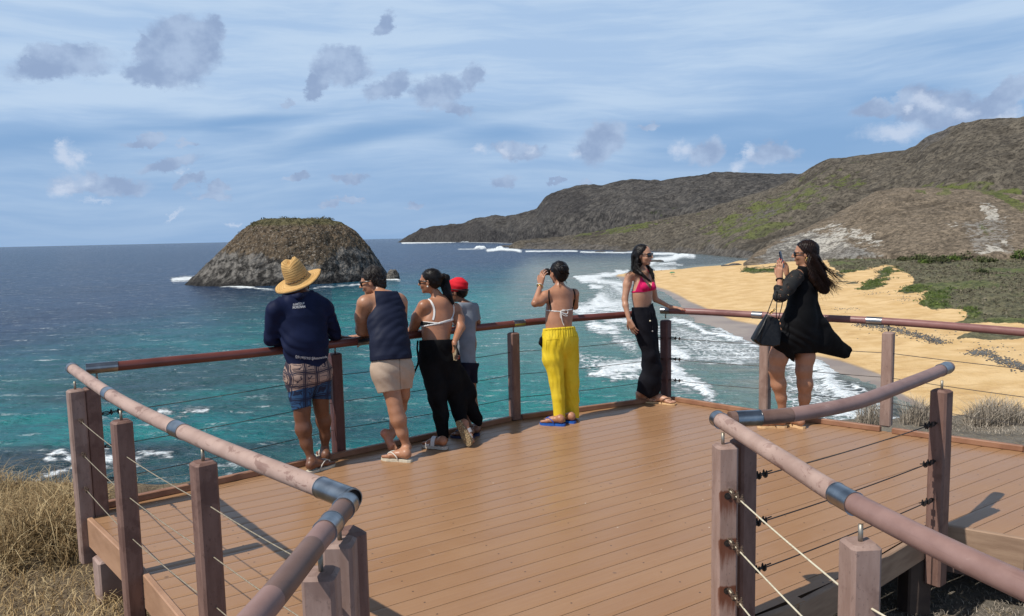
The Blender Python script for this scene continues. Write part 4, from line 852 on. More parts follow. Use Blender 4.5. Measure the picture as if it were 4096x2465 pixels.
railing('faded pink rail from the far left corner to the open steel end', R3, R_PINK, [(0, .07), (1.20, .10), (2.37, .11), (Lr-.18, .19)],
        [(p1, P_LIGHT, -.31, p1, y3), (p2, P_MID, -.62, p2, y3), (p3, P_MID, -.62, p3, y3), (p4, P_MID, -.5, None, y3)],
        [([p1, p2, p3, p4], None, True, False)], CABK, CLM, .82, open_end=True)
R4 = [P2(838, 1212, ZR), P2(775, 1290, ZR), P2(618, 1484, ZR), np.array([-.72, .9])]
p5, p6 = P2(818, 1300, TOPZ), P2(773, 1375, TOPZ)
railing('brown wrapped rail of the entrance in the lower left, with two steel collars', R4, R_MAUVE, [(-.0, .055), (.17, .075)],
        [(p5, P_LIGHT, -.5, p5, PI/2), (p6, P_LIGHT, -.5, p6, PI/2), ([-.70, 1.15], P_LIGHT, -.5, [-.70, 1.15], PI/2)],
        [([p5, p6, [-.70, 1.15]], None, True, False)], CABL, CLM, 1.1, segs=[(0, .18, R_BROWN), (.18, .36, R_MAUVE), (.36, .66, R_BROWN), (.66, 3, R_MAUVE)])
R5 = [P2(1727, 1008, ZR), P2(1880, 1103, ZR), P2(2055, 1212, ZR), P2(2466, 1412, ZR), np.array([1.55, .95])]
p7, p8 = P2(1746, 1070, TOPZ), P2(2072, 1303, TOPZ)
railing('faded mauve rail of the entrance in the lower right, its end post streaked with rust', R5, R_PINK, [(0, .05), (1.04, .10)],
        [(p7, P_RUST, -.5, p7+[-.01, 0], PI*.02), (p8, P_LIGHT, -.5, p8, PI*.02), ([1.52, 1.1], P_LIGHT, -.5, [1.52, 1.1], 0)],
        [([p7, p8, [1.52, 1.1]], None, True, False)], CABL, CLM, 1.15, segs=[(0, 1.04, R_PINK), (1.04, 4, R_MAUVE)])
rt5 = [o for o in C.objects if o.get('label', '').startswith('faded mauve rail')][0]; po5 = [o for o in rt5.children if o.name.startswith('post')][0]
for hz in (.66, .44, .215):
    c_ = np.array([p7[0], p7[1]-.048, hz]); MB().tube([c_+[0, .004, 0], c_+[0, -.002, 0], c_+[0, -.0021, 0], c_+[0, -.009, 0]], [.016, .016, .008, .008], 14).build('bolt', CLD, po5)
R6 = [P2(1757, 1010, ZR), P2(1900, 1000, ZR), P2(2050, 972, ZR), P2(2160, 935, ZR), P2(2285, 884, ZR)]
p9, p10 = P2(1790, 1058, TOPZ), P2(2268, 938, TOPZ); L6 = 2.05
railing('curved mauve rail crossing in front of the woman in black', R6, R_MAUVE, [(.03, .12), (L6-.07, .12)],
        [(p9, P_MID, -.5, None, .45), (p10, P_MID, -.32, p10, .62)],
        [([p9, p10], None, True, True)], CABD, CLD, 1.0, segs=[(0, .31, R_BROWN), (.31, 5, R_MAUVE)])
# ================================================================ headland ground and dry grass
nu, nv = 240, 120
azs = np.linspace(math.radians(-75), math.radians(75), nu)
G = []
edge = lambda a: np.interp(np.tan(np.clip(a, -1.3, 1.3))*F+CX, [-2500, -300, 0, 400, 1200, 1600, 2000, 2230, 2466, 3500], [8.6, 8.0, 8.0, 8.1, 9.2, 9.9, 10.6, 11.0, 11.2, 12])
for a in azs:
    Ye = float(edge(a)); re = Ye/max(math.cos(a), .35)
    for q in range(nv):
        t = q/(nv-1)
        if t < .72: r_ = .3+(re-.3)*(t/.72); x, y = r_*math.sin(a), r_*math.cos(a); z = gz(x, y)
        else:
            u_ = (t-.72)/.28; r_ = re+u_*34; x, y = r_*math.sin(a), r_*math.cos(a); z = gz(re*math.sin(a), re*math.cos(a))-.25*u_**.5-33.5*u_**1.05
        G.append((x, y, z))
G = np.array(G); G[:, 2] += (fbm(G*1.3, 4, 71)-.5)*.14+(fbm(G*7, 3, 72)-.5)*.05; 
m, n = newmat('headland_ground'); co = n('ShaderNodeTexCoord', None, 'Object')
g1 = n.noise(co, 3, 8, .68); g2 = n.noise(co, 24, 6, .7); g3 = n.noise(n.sc(co, 30, 9, 9), 1, 6, .7)
sxn = n('ShaderNodeSeparateXYZ', {0: co}, 0).node
c = n.mix(n.ramp(g1, .35, .65), (.105, .078, .052), (.185, .140, .092)); cR = n.mix(n.ramp(g1, .35, .65), (.13, .115, .095), (.20, .18, .15))
c = n.mix(n.ramp(sxn.outputs[0], 1.2, 2.6), c, cR); c = n.mix(n.ramp(g3, .56, .62, 0, .6), c, (.36, .28, .165)); c = n.mix(n.ramp(g2, .62, .68, 0, .8), c, (.06, .05, .04))
finish(m, n, c, .95, n.bump(n.math('ADD', g2, n.math('MULTIPLY', g3, .6)), .8, .03), 0, .1)
mk('headland_ground', G, gridfaces(nu, nv), m, None, True)['kind'] = 'structure'
def blades(mb_v, mb_f, cols, base, h, lean, wd, n_seg=4, droop=.5, tint=None):
    a = random.uniform(0, 2*PI); la = np.array([math.cos(a), math.sin(a), 0]); l = h*abs(random.gauss(0, lean))
    if lean > 1: l = h*random.uniform(.6, 1.1)
    sd = np.array([-la[1], la[0], 0])*math.cos(random.uniform(0, 3))+la*.3; sd /= np.linalg.norm(sd)+1e-9
    M = len(mb_v); c = tint if tint is not None else random.random()
    for i in range(n_seg+1):
        t = i/n_seg; p = base+np.array([0, 0, h*(t-droop*.35*t**3)])+la*l*(t**1.8); w_ = wd*(1-t**1.5)+.0006
        mb_v += [p-sd*w_, p+sd*w_]; cols += [c, c]
        if i: q = M+2*i; mb_f.append((q-2, q-1, q+1, q))
GRS, ng = newmat('dry_grass'); a = ng.attr('tint'); cg = ng.mix(ng.ramp(a, 0, .5, smooth=False), (.085, .052, .022), (.30, .20, .092)); cg = ng.mix(ng.ramp(a, .5, 1, smooth=False), cg, (.54, .42, .235)); finish(GRS, ng, cg, .8, None, 0, .2)
GRG, ng = newmat('dry_grass_grey'); a = ng.attr('tint'); cg = ng.mix(a, (.19, .155, .12), (.47, .41, .33)); finish(GRG, ng, cg, .85, None, 0, .2)
def gzz(x, y): return gz(x, y)-.02
v, f, cl = [], [], []
def inleft():
    while True:
        x, y = random.uniform(-7, -2.6), random.uniform(3.7, 8.6); X_, Y_ = proj(np.array([x, y, gz(x, y)]))
        d_deck = -((np.array([x, y])-DA)@np.array([math.sin(y3), -math.cos(y3)]))
        if -160 < X_ < 235 and Y_ > 1180 and Y_ < 1362-max(0, X_-120)*.45+30*math.sin(X_*.05) and (x < -3.25 or y > 5.6): return x, y, X_, Y_
for k in range(1700):
    x, y, X_, Y_ = inleft(); cx_, cy_ = x, y
    for q in range(9):
        bx_, by_ = cx_+random.gauss(0, .05), cy_+random.gauss(0, .05)
        hgt_ = random.choice((random.uniform(.15, .40), random.uniform(.25, .55)))*float(np.interp(Y_, [1180, 1300, 1400], [.62, .95, 1]))*(.35+1.25*vnoise(np.array([cx_*2.1, cy_*2.1, 0]), 3)); blades(v, f, cl, np.array([bx_, by_, gzz(bx_, by_)]), hgt_, .85, random.uniform(.0016, .0034), 4, 1.5, random.random()**1.3)
for k in range(3000):               # strewn straw
    while True:
        x, y = random.uniform(-4.6, -.9), random.uniform(2.6, 5.4); X_, Y_ = proj(np.array([x, y, gz(x, y)]))
        if -100 < X_ < 560 and Y_ > 1360: break
    blades(v, f, cl, np.array([x, y, gzz(x, y)+.03]), random.uniform(.06, .22), 2.2, random.uniform(.0014, .003), 3, 2.3, .3+.7*random.random())
for k in range(620):
    x, y, X_, Y_ = inleft(); blades(v, f, cl, np.array([x, y, gzz(x, y)]), random.uniform(.45, .75)*float(np.interp(Y_, [1180, 1330, 1400], [.75, .95, 1])), .35, .0024, 6, 1.1, .4+.6*random.random())
for k in range(420):                # straws behind the deck edge
    t = random.random()**.8; p = DA+(DM-DA)*(t*.34+.05); o_ = random.uniform(.25, .7); nn = np.array([-math.sin(y1), math.cos(y1)]); q = p+nn*o_
    blades(v, f, cl, np.array([q[0], q[1], gzz(*q)]), random.uniform(.45, .66)+.12*o_, .16, .0028, 5, .6, random.random())
for k in range(60):
    t = .38+.62*random.random(); g_ = random.choice((.42, .47, .70, .72, .86)); p = DA+(DM-DA)*(g_+random.gauss(0, .012)); nn = np.array([-math.sin(y1), math.cos(y1)]); q = p+nn*random.uniform(.3, .5)
    blades(v, f, cl, np.array([q[0], q[1], gzz(*q)]), random.uniform(.68, .82), .2, .0022, 5, .6, random.random())
tag(mk('dry_grass', np.array(v), f, GRS, None, True, dict(tint=cl)), 'long dry yellow grass on the slope left of the deck', 'grass', kind='stuff')
for (x0, x1, yb, nb, h0, lb) in ((2062, 2128, 1040, 420, .50, 'grey dry grass clump low in the gap left of the light post'), (2168, 2256, 1042, 650, .60, 'spiky grey grass clump between the light post and the curved rail post'), (2322, 2475, 1030, 1500, .62, 'widest grey dry grass clump at the right edge above the beach'), (2262, 2296, 1034, 100, .26, 'small low straw clump right of the curved rail post')):
    v, f, cl = [], [], []
    for k in range(nb):
        x_ = random.uniform(x0, x1); p = at(x_, yb+random.uniform(-14, 12), -1.02); e_ = 1-abs(2*(x_-x0)/(x1-x0)-1)**2*.5
        blades(v, f, cl, np.array([p[0], p[1], gzz(p[0], p[1])-.02]), random.uniform(.3, 1)*h0*e_*1.05, .50, random.uniform(.0025, .005), 5, .8, random.random())
    tag(mk('dry_grass_clump', np.array(v), f, GRG, None, True, dict(tint=cl)), lb, 'grass clump', 'grass clumps at the cliff edge')
v, f, cl = [], [], []
for k in range(900):
    p = at(random.uniform(2230, 2600), random.uniform(1022, 1075), -1.02); blades(v, f, cl, np.array([p[0], p[1], gzz(p[0], p[1])+.04]), random.uniform(.04, .12), 2.2, .0025, 3, 2.2, random.random())
for k in range(700):
    p = at(random.uniform(2050, 2466), random.uniform(1400, 1484), -.48); blades(v, f, cl, np.array([p[0], p[1], gzz(p[0], p[1])+.03]), random.uniform(.02, .06), 2.2, .0012, 3, 2.2, random.random())
tag(mk('straw', np.array(v), f, GRG, None, True, dict(tint=cl)), 'broken straw scattered over the bare ground on the right', 'straw', kind='stuff')
# ================================================================ small things on the beach
def pole(p, h, r, m, name, parent): return MB().tube([p, p+[0, 0, h]], r, 6).build(name, m, parent, True)
p = onbeach(2155, 761); fl_ = empty('beach_flag', p, 'small orange warning flag on a thin pole standing alone on the sand', 'flag')
pole(p-[0, 0, .3], 3.0, .03, CABD, 'pole', fl_); mk('flag_cloth', [p+[0, 0, 2.7], p+[.6, 0, 2.55], p+[.55, .1, 2.2], p+[0, 0, 2.2], p+[0, .02, 2.7], p+[.6, .02, 2.55], p+[.55, .12, 2.2], p+[0, .02, 2.2]], [(0, 1, 2, 3), (7, 6, 5, 4), (0, 4, 5, 1), (2, 6, 7, 3), (1, 5, 6, 2), (3, 7, 4, 0)], simple('flag_orange', (.55, .13, .03), rough=.7), fl_)
p = onbeach(*E1.d(1130, 333)); um = empty('beach_umbrella', p, 'green beach umbrella far off near the waterline', 'umbrella')
pole(p, 2.3, .04, CABD, 'pole', um); V = [p+[0, 0, 2.7]]; 
for j, (r_, z_) in enumerate(((.8, 2.6), (1.5, 2.3), (2.0, 1.95))): V += [p+np.array([r_*math.cos(k*PI/8)+z_*0+.25, r_*math.sin(k*PI/8), z_+.12*math.cos(k*PI/2)]) for k in range(16)]
Fc = [(0, 1+k, 1+(k+1) % 16) for k in range(16)]+[(1+j*16+k, 17+j*16+k, 17+j*16+(k+1) % 16, 1+j*16+(k+1) % 16) for j in range(2) for k in range(16)]
mk('canopy', V, Fc, simple('umbrella_green', (.02, .16, .07), (.03, .22, .10), .6), um)
# ================================================================ figures: one continuous body surface from smoothly blended tapered limbs
UPZ = np.array([0, 0, 1.])
def unit(v): v = np.asarray(v, float); return v/np.linalg.norm(v)
class Sdf:
    def __init__(s): s.p = []
    def cone(s, a, b, ra, rb, k=.02, flat=None, tag_=''): s.p.append(('c', np.array(a, float), np.array(b, float), ra, rb, k, flat, tag_)); return s
    def ell(s, c, r, ax, k=.015, tag_=''): s.p.append(('e', np.array(c, float), np.array(r, float), np.array(ax, float), 0, k, None, tag_)); return s
    def chain(s, J, k=.02, flat=None, tag_='', dr=0.):
        for (a, ra), (b, rb) in zip(J[:-1], J[1:]): s.cone(a, b, ra+dr, rb+dr, k, flat, tag_)
        return s
    def sub(s, *tags):
        o = Sdf(); o.p = [q for q in s.p if q[7] in tags]; return o
    def mesh(s, h=.006, inflate=0., cuts=(), noise=None, kk=None):
        lo, hi = [], []
        for q in s.p:
            if q[0] == 'c': R = max(q[3], q[4]); lo.append(np.minimum(q[1], q[2])-R); hi.append(np.maximum(q[1], q[2])+R)
            else: R = max(q[2]); lo.append(q[1]-R); hi.append(q[1]+R)
        pad = inflate+.03; LO = np.min(lo, 0)-pad; HI = np.max(hi, 0)+pad
        N = np.ceil((HI-LO)/h).astype(int)+1
        ax = [LO[i]+h*np.arange(N[i]) for i in range(3)]
        Fd = np.full(N, .06, np.float32)
        for q, l, u_ in zip(s.p, lo, hi):
            k = max(q[5] if kk is None else kk, 1e-4); m = k+inflate+2*h
            i0 = np.maximum(np.floor((l-m-LO)/h).astype(int), 0); i1 = np.minimum(np.ceil((u_+m-LO)/h).astype(int)+1, N)
            X = ax[0][i0[0]:i1[0], None, None]; Y = ax[1][None, i0[1]:i1[1], None]; Z = ax[2][None, None, i0[2]:i1[2]]
            if q[0] == 'c':
                a, b, ra, rb, flat = q[1], q[2], q[3], q[4], q[6]; ab = b-a; L2 = ab@ab+1e-12
                px, py, pz = X-a[0], Y-a[1], Z-a[2]
                t = np.clip((px*ab[0]+py*ab[1]+pz*ab[2])/L2, 0, 1)
                dx, dy, dz = px-t*ab[0], py-t*ab[1], pz-t*ab[2]; r = ra+t*(rb-ra); sc = 1.
                if flat is not None:
                    nrm, fs_ = flat; dn = (dx*nrm[0]+dy*nrm[1]+dz*nrm[2])*(1/fs_-1); dx, dy, dz = dx+dn*nrm[0], dy+dn*nrm[1], dz+dn*nrm[2]; sc = .5+.5*fs_
                d = (np.sqrt(dx*dx+dy*dy+dz*dz)-r)*sc
            else:
                c, rr, A = q[1], q[2], q[3]; px, py, pz = X-c[0], Y-c[1], Z-c[2]
                e = [(px*A[i][0]+py*A[i][1]+pz*A[i][2]) for i in range(3)]
                k0 = np.sqrt(sum((e[i]/rr[i])**2 for i in range(3))); k1 = np.sqrt(sum((e[i]/rr[i]**2)**2 for i in range(3)))+1e-9
                d = k0*(k0-1)/k1
            sl = tuple(slice(i0[i], i1[i]) for i in range(3)); O = Fd[sl]; hh = np.maximum(k-np.abs(O-d), 0)
            Fd[sl] = np.minimum(O, d)-hh*hh/(4*k)
        Fd -= inflate
        X = ax[0][:, None, None]; Y = ax[1][None, :, None]; Z = ax[2][None, None, :]
        if noise is not None: Fd = Fd+noise(X, Y, Z).astype(np.float32)
        for c in cuts:
            if callable(c): Fd = np.maximum(Fd, c(X, Y, Z))
            else: p, nn = c; Fd = np.maximum(Fd, (X-p[0])*nn[0]+(Y-p[1])*nn[1]+(Z-p[2])*nn[2])
        return nets(Fd, LO, h)
def nets(Fd, LO, h):
    ins = Fd < 0
    c8 = [ins[i:ins.shape[0]-1+i, j:ins.shape[1]-1+j, k:ins.shape[2]-1+k] for i in (0, 1) for j in (0, 1) for k in (0, 1)]
    al = c8[0].copy(); an = c8[0].copy()
    for c in c8[1:]: al &= c; an |= c
    act = an & ~al; I = np.argwhere(act); idx = np.full(act.shape, -1, np.int64); idx[act] = np.arange(len(I))
    vals = {}
    for i in (0, 1):
        for j in (0, 1):
            for k in (0, 1): vals[i, j, k] = Fd[I[:, 0]+i, I[:, 1]+j, I[:, 2]+k]
    acc = np.zeros((len(I), 3)); cnt = np.zeros(len(I))
    for axn in range(3):
        for u_ in (0, 1):
            for v_ in (0, 1):
                a = [0, 0, 0]; o = [q for q in range(3) if q != axn]; a[o[0]], a[o[1]] = u_, v_; b = list(a); b[axn] = 1
                fa, fb = vals[tuple(a)], vals[tuple(b)]; m = (fa < 0) != (fb < 0); t = np.where(m, fa/np.where(m, fa-fb, 1), 0)
                p = np.zeros((len(I), 3)); p[:] = a; p[:, axn] = t; acc[m] += p[m]; cnt[m] += 1
    V = LO+h*(I+acc/np.maximum(cnt, 1)[:, None]); Q = []
    for axn in range(3):
        sl0 = [slice(1, -1)]*3; sl0[axn] = slice(0, -1); sl1 = list(sl0); sl1[axn] = slice(1, None)
        a, b = ins[tuple(sl0)], ins[tuple(sl1)]; E = np.argwhere(a != b)
        off = np.array([1, 1, 1]); off[axn] = 0; E = E+off; sgn = ins[E[:, 0], E[:, 1], E[:, 2]]
        o = [q for q in range(3) if q != axn]; e0 = np.zeros(3, int); e0[o[0]] = 1; e1 = np.zeros(3, int); e1[o[1]] = 1
        q = np.stack([idx[tuple((E-e0-e1).T)], idx[tuple((E-e1).T)], idx[tuple(E.T)], idx[tuple((E-e0).T)]], 1)
        fl = sgn if axn != 1 else ~sgn
        q = np.where(fl[:, None], q, q[:, ::-1]); Q.append(q)
    Q = np.concatenate(Q); return V, Q[(Q >= 0).all(1)]
def wr(seed, sx, sy, sz, amp, sh=1.):
    """cloth folds: a bent sine field"""
    r = np.random.default_rng(seed); ph = r.uniform(0, 6.3, 8)
    def f(X, Y, Z):
        a = X*sx+Y*sy+Z*sz
        w1 = np.sin(a+1.6*np.sin(X*9+Z*7*sh+ph[0])+1.2*np.sin(Z*13*sh-Y*8+ph[1])+ph[2]); w2 = np.sin(a*1.9+2.0*np.sin(Z*10*sh+X*14+ph[3])+ph[4])
        env = .55+.45*np.sin(X*11+Z*6+ph[5])*np.sin(Y*10-Z*9+ph[6]); return -amp*env*(np.abs(w1)**1.5*1.4-.5+.35*w2)
    return f
def cutl(fr, p1, p2, keep):
    """plane through the eye and two measured points; keep 'below'/'above'/'left'/'right' of that line"""
    a, b = ray(*fr.d(*p1)), ray(*fr.d(*p2)); nn = unit(np.cross(a, b))
    if keep in ('below', 'above'):
        if nn[2] < 0: nn = -nn
        if keep == 'above': nn = -nn
    else:
        if nn[0] < 0: nn = -nn
        if keep == 'right': nn = -nn
    return (EYE, nn)
def slab(p, nn, w):
    p = np.asarray(p, float); nn = unit(nn)
    return lambda X, Y, Z: np.abs((X-p[0])*nn[0]+(Y-p[1])*nn[1]+(Z-p[2])*nn[2])-w
def cutor(*cs):                 # keep where any of the half spaces keeps
    def f(X, Y, Z):
        r = None
        for p, nn in cs:
            d = (X-p[0])*nn[0]+(Y-p[1])*nn[1]+(Z-p[2])*nn[2]; r = d if r is None else np.minimum(r, d)
        return r
    return f
def head(B, Cc, f, u, hh, k=1., female=False, ears=True):
    f = unit(f); u = unit(np.asarray(u, float)-f*(np.dot(f, u))); s_ = np.cross(f, u); A = [s_, f, u]
    P = lambda a, b, c: Cc+hh*(a*s_+b*f+c*u)
    j = .9 if female else 1.
    B.ell(P(0, -.07, .15), hh*np.array([.325, .405, .345]), A, .02*k, 'head'); B.ell(P(0, .08, -.08), hh*np.array([.275, .30, .38]), A, .02*k, 'head')
    B.ell(P(0, .12, -.30), hh*np.array([.20*j, .21, .15]), A, .02*k, 'head'); B.cone(P(-.04, .28, -.405), P(.04, .28, -.405), hh*.072*j, hh*.072*j, .016*k, None, 'head')
    B.cone(P(0, .375, .06), P(0, .475, -.105), hh*.036, hh*.050*j, .010*k, None, 'head')
    for q in (-1, 1):
        B.cone(P(q*.045, .425, -.125), P(q*.05, .40, -.12), hh*.032, hh*.03, .006*k, None, 'head'); B.cone(P(q*.07, .345, .085), P(q*.20, .28, .07), hh*.045, hh*.04, .012*k, None, 'head')
        B.ell(P(q*.165, .25, -.13), hh*np.array([.10, .09, .10]), A, .02*k, 'head')
        if ears: B.ell(P(q*.330, -.04, -.05), hh*np.array([.035, .075, .125]), A, .006*k, 'head')
    B.cone(P(-.075, .365, -.222), P(.075, .365, -.222), hh*.030, hh*.030, .006*k, None, 'head'); B.cone(P(-.06, .365, -.262), P(.06, .365, -.262), hh*.032, hh*.032, .006*k, None, 'head')
    return dict(C=np.array(Cc), f=f, u=u, s=s_, hh=hh, P=P, A=A)
def hand(B, W, d, nrm, thumb=1, curl=(.25, .35, .3), size=1., tcurl=.5, spread=.10, curls=None, r=.0088):
    """W wrist, d finger direction, nrm the way the palm faces"""
    d = unit(d); nrm = unit(np.asarray(nrm, float)-d*np.dot(d, nrm)); s_ = np.cross(nrm, d); S = size; Wd = .019*S; tips = []
    for i in range(4):
        o = (i-1.5)*Wd; kn = W+d*(.092-.006*abs(i-1.2))*S+s_*o*thumb*-1
        B.cone(W+d*.012*S+s_*o*-.55*thumb, kn, .0165*S, .0125*S, .010*S, None, 'hand')
        dd = unit(d+s_*(-thumb)*(i-1.5)*spread); p = kn; L3 = [(.040, .026, .021), (.044, .029, .022), (.041, .027, .021), (.032, .021, .018)][i]; cu = curl if curls is None else curls[i]; ang = 0
        for q in range(3):
            ang += cu[q]; e = dd*math.cos(ang)+nrm*math.sin(ang); p2 = p+e*L3[q]*S; B.cone(p, p2, (r-.0008*q)*S, (r-.0008*(q+1))*S, .0035, None, 'hand'); p = p2
        tips.append(p)
    b0 = W+d*.028*S+s_*thumb*.024*S; e = unit(d*.62+s_*thumb*.75+nrm*tcurl*.6); b1 = b0+e*.042*S; e2 = unit(d*.85+s_*thumb*.35+nrm*tcurl*.9); b2 = b1+e2*.030*S; b3 = b2+unit(e2+nrm*tcurl*.4)*.022*S
    B.cone(W+d*.012*S, b0, .017*S, .0155*S, .012, None, 'hand'); B.cone(b0, b1, .0145*S, .0110*S, .006, None, 'hand'); B.cone(b1, b2, .0105*S, .0092*S, .004, None, 'hand'); B.cone(b2, b3, .0092*S, .0078*S, .003, None, 'hand'); tips.append(b3)
    return tips
def foot(B, ank, heel, toe, side=1, up=None, S=1.):
    """heel, toe: points on the sole; side=+1 when the big toe is to the left of the walking direction"""
    heel, toe = np.asarray(heel, float), np.asarray(toe, float); d = unit(toe-heel); L_ = np.linalg.norm(toe-heel); up = UPZ if up is None else unit(up)
    up = unit(up-d*np.dot(up, d)); sl = np.cross(up, d)*side
    P = lambda a, b, c: heel+d*a*L_+sl*b+up*c
    B.cone(P(.13, 0, .038*S), P(.20, 0, .045*S), .031*S, .032*S, .02, None, 'foot'); B.cone(P(.16, 0, .045*S), P(.68, .004, .026*S), .034*S, .025*S, .025, None, 'foot')
    B.cone(P(.66, -.024*S, .019), P(.72, .024*S, .021), .019*S, .021*S, .02, None, 'foot'); B.cone(ank, P(.17, 0, .055*S), .029*S, .031*S, .02, None, 'foot'); B.cone(ank, P(.50, .004, .036*S), .024*S, .023*S, .035, None, 'foot')
    tips = []
    for i, (o, a0, a1, r) in enumerate(((.027, .76, .955, .0130), (.009, .78, .965, .0095), (-.006, .77, .945, .009), (-.020, .75, .91, .0085), (-.033, .72, .87, .008))):
        B.cone(P(a0, o*S, .017), P(a1, o*S, .012), r*S*1.05, r*S, .004, None, 'foot'); tips.append(P(a1, o*S, .02))
    return dict(P=P, d=d, sl=sl, up=up, L=L_, tips=tips)
def flipflop(ft, parent, msole, mstrap, th=.02, name='flip_flop', ext=.012, straps='v'):
    P, L_ = ft['P'], ft['L']; out = [(-.04, .0), (-.02, .022), (.08, .033), (.25, .033), (.45, .033), (.62, .042), (.80, .047), (.93, .040), (1.03, .022), (1.05, 0), (1.03, -.020), (.93, -.035), (.78, -.044), (.60, -.042), (.42, -.034), (.25, -.031), (.08, -.031), (-.02, -.022)]
    V = [P(a, b, 0) for a, b in out]+[P(a, b, -th) for a, b in out]; n_ = len(out); Fc = [tuple(range(n_-1, -1, -1)), tuple(range(n_, 2*n_))]+[(i, (i+1) % n_, (i+1) % n_+n_, i+n_) for i in range(n_)]
    if ft['sl']@np.cross(ft['up'], ft['d']) < 0: Fc = [q[::-1] for q in Fc]
    o = mk(name, V, Fc, msole, parent, False)
    b = MB()
    if straps == 'v':
        for e in (-1, 1): b.tube(catmull([P(.83, .012, .012), P(.76, .012+e*.008, .045), P(.62, e*.028, .052), P(.45, e*.040, .026), P(.40, e*.036, -.004)], 5), .0048, 7)
    else:
        for a in (.50, .72):
            V = []; N_ = 10
            for aa in (a-.085, a+.085):
                for q in range(N_+1): t = PI*q/N_; V.append(P(aa, .044*math.cos(t), .000+(.075-(.04 if a > .6 else .0))*math.sin(t)**.8))
            b.add(V+[v+ft['up']*.004 for v in V], [(q, q+1, q+N_+2, q+N_+1) for q in range(N_)]+[(q+23, q+22, q+33, q+34) for q in range(N_)])
    b.build('strap', mstrap, o, True); return o
def skin(name, c1, c2, rough=.42):
    m, n = newmat(name); co = n('ShaderNodeTexCoord', None, 'Object')
    a = n.noise(co, 9, 5, .6); b = n.noise(co, 70, 3, .6); c = n.mix(n.ramp(a, .3, .7), c1, c2); c = n.mix(n.ramp(n.noise(co, 26, 3), .64, .72, 0, .3), c, tuple(x*.6 for x in c1))
    pt = n('ShaderNodeAttribute', None, None or 'Color', attribute_name='paint'); al = n('ShaderNodeAttribute', None, 'Fac', attribute_name='paint_a'); c = n.mix(al, c, pt)
    return finish(m, n, c, n.math('ADD', rough-.08, n.math('MULTIPLY', a, .2)), n.bump(b, .25, .0012), 0, .45, **{'Subsurface Weight': .06, 'Subsurface Radius': (.02, .008, .004)})
def cloth(name, c1, c2, rough=.8, sc=14, weave=260, b=.0015, folds=0., spec=.2, sheen=0.):
    spec = min(spec, .10)
    m, n = newmat(name); co = n('ShaderNodeTexCoord', None, 'Object'); a = n.noise(co, sc, 5, .6); f_ = n.noise(n.sc(co, 1, 1, .35), 30, 5, .6)
    w_ = n.noise(n.sc(co, 1, 1, 1), weave, 2); c = n.mix(n.ramp(a, .3, .7), c1, c2); h = n.math('ADD', n.math('MULTIPLY', w_, .25), n.math('MULTIPLY', f_, folds))
    return finish(m, n, c, rough, n.bump(h, .8, b), 0, spec, **({'Sheen Weight': sheen} if sheen else {}))
HAIR = {}
def hairmat(name, c1, c2, rough=.36):
    m, n = newmat(name); co = n('ShaderNodeTexCoord', None, 'Object'); a = n.noise(n.sc(co, 1, 1, .18), 190, 4, .6); c = n.mix(n.ramp(a, .35, .65), c1, c2)
    return finish(m, n, c, rough, n.bump(a, 1., .0025), 0, .16)
def merge(SK, under, I=.008):
    o = Sdf(); o.p = [((q[0], q[1], q[2], max(q[3]-I, .004), max(q[4]-I, .004))+tuple(q[5:])) if q[0] == 'c' else q for q in SK.p]+under.p; return o
class Person:
    def __init__(s, loc, label):
        s.root = empty('person', loc, label, 'person'); s.B = Sdf(); s.paint = []
    def body(s, m, h=.0062, inflate=0):
        V, Q = s.B.mesh(h, inflate); col = np.zeros((len(V), 3)); al = np.zeros(len(V))
        for (c, r, rgb, a) in s.paint:
            d = np.linalg.norm(V-np.asarray(c), axis=1); w_ = np.clip((r-d)/(r*.4), 0, 1)*a; sel = w_ > al; col[sel] = rgb; al = np.maximum(al, w_)
        s.V, s.Q = V, Q; s.o = mk('body', V, Q, m, s.root, True, dict(paint=col, paint_a=al))
        s.bvh = BVHTree.FromPolygons([Vector(v) for v in V], [tuple(int(i) for i in q) for q in Q]); return s.o
    def wear(s, name, sd, m, h=.0062, inflate=.006, cuts=(), noise=None, parent=None, kk=None, attrs=None):
        V, Q = sd.mesh(h, inflate, cuts, noise, kk)
        if len(V) == 0: print('EMPTY', name); return None
        o = mk(name, V, Q, m, parent or s.root, True, attrs(V) if attrs else None); o['_n'] = len(V); s.last = (V, Q); return o
    def lips(s, H, rgb=(.30, .07, .06), r=.02): 
        for a in (-.05, 0, .05): s.paint.append((H['P'](a, .39, -.242), r*H['hh']/.23*.62, rgb, .75))
    def brows(s, H, rgb=(.03, .02, .015)):
        for q in (-1, 1):
            for a in (.08, .13, .18): s.paint.append((H['P'](q*a, .36-.25*max(0, a-.1), .085), .0075, rgb, .8))
def hit(bvh, fr, x, y, lift=.004):
    d = unit(ray(*fr.d(x, y))); h_ = bvh.ray_cast(Vector(EYE), Vector(d)); 
    if h_[0] is None: return None
    return np.array(h_[0])-d*lift
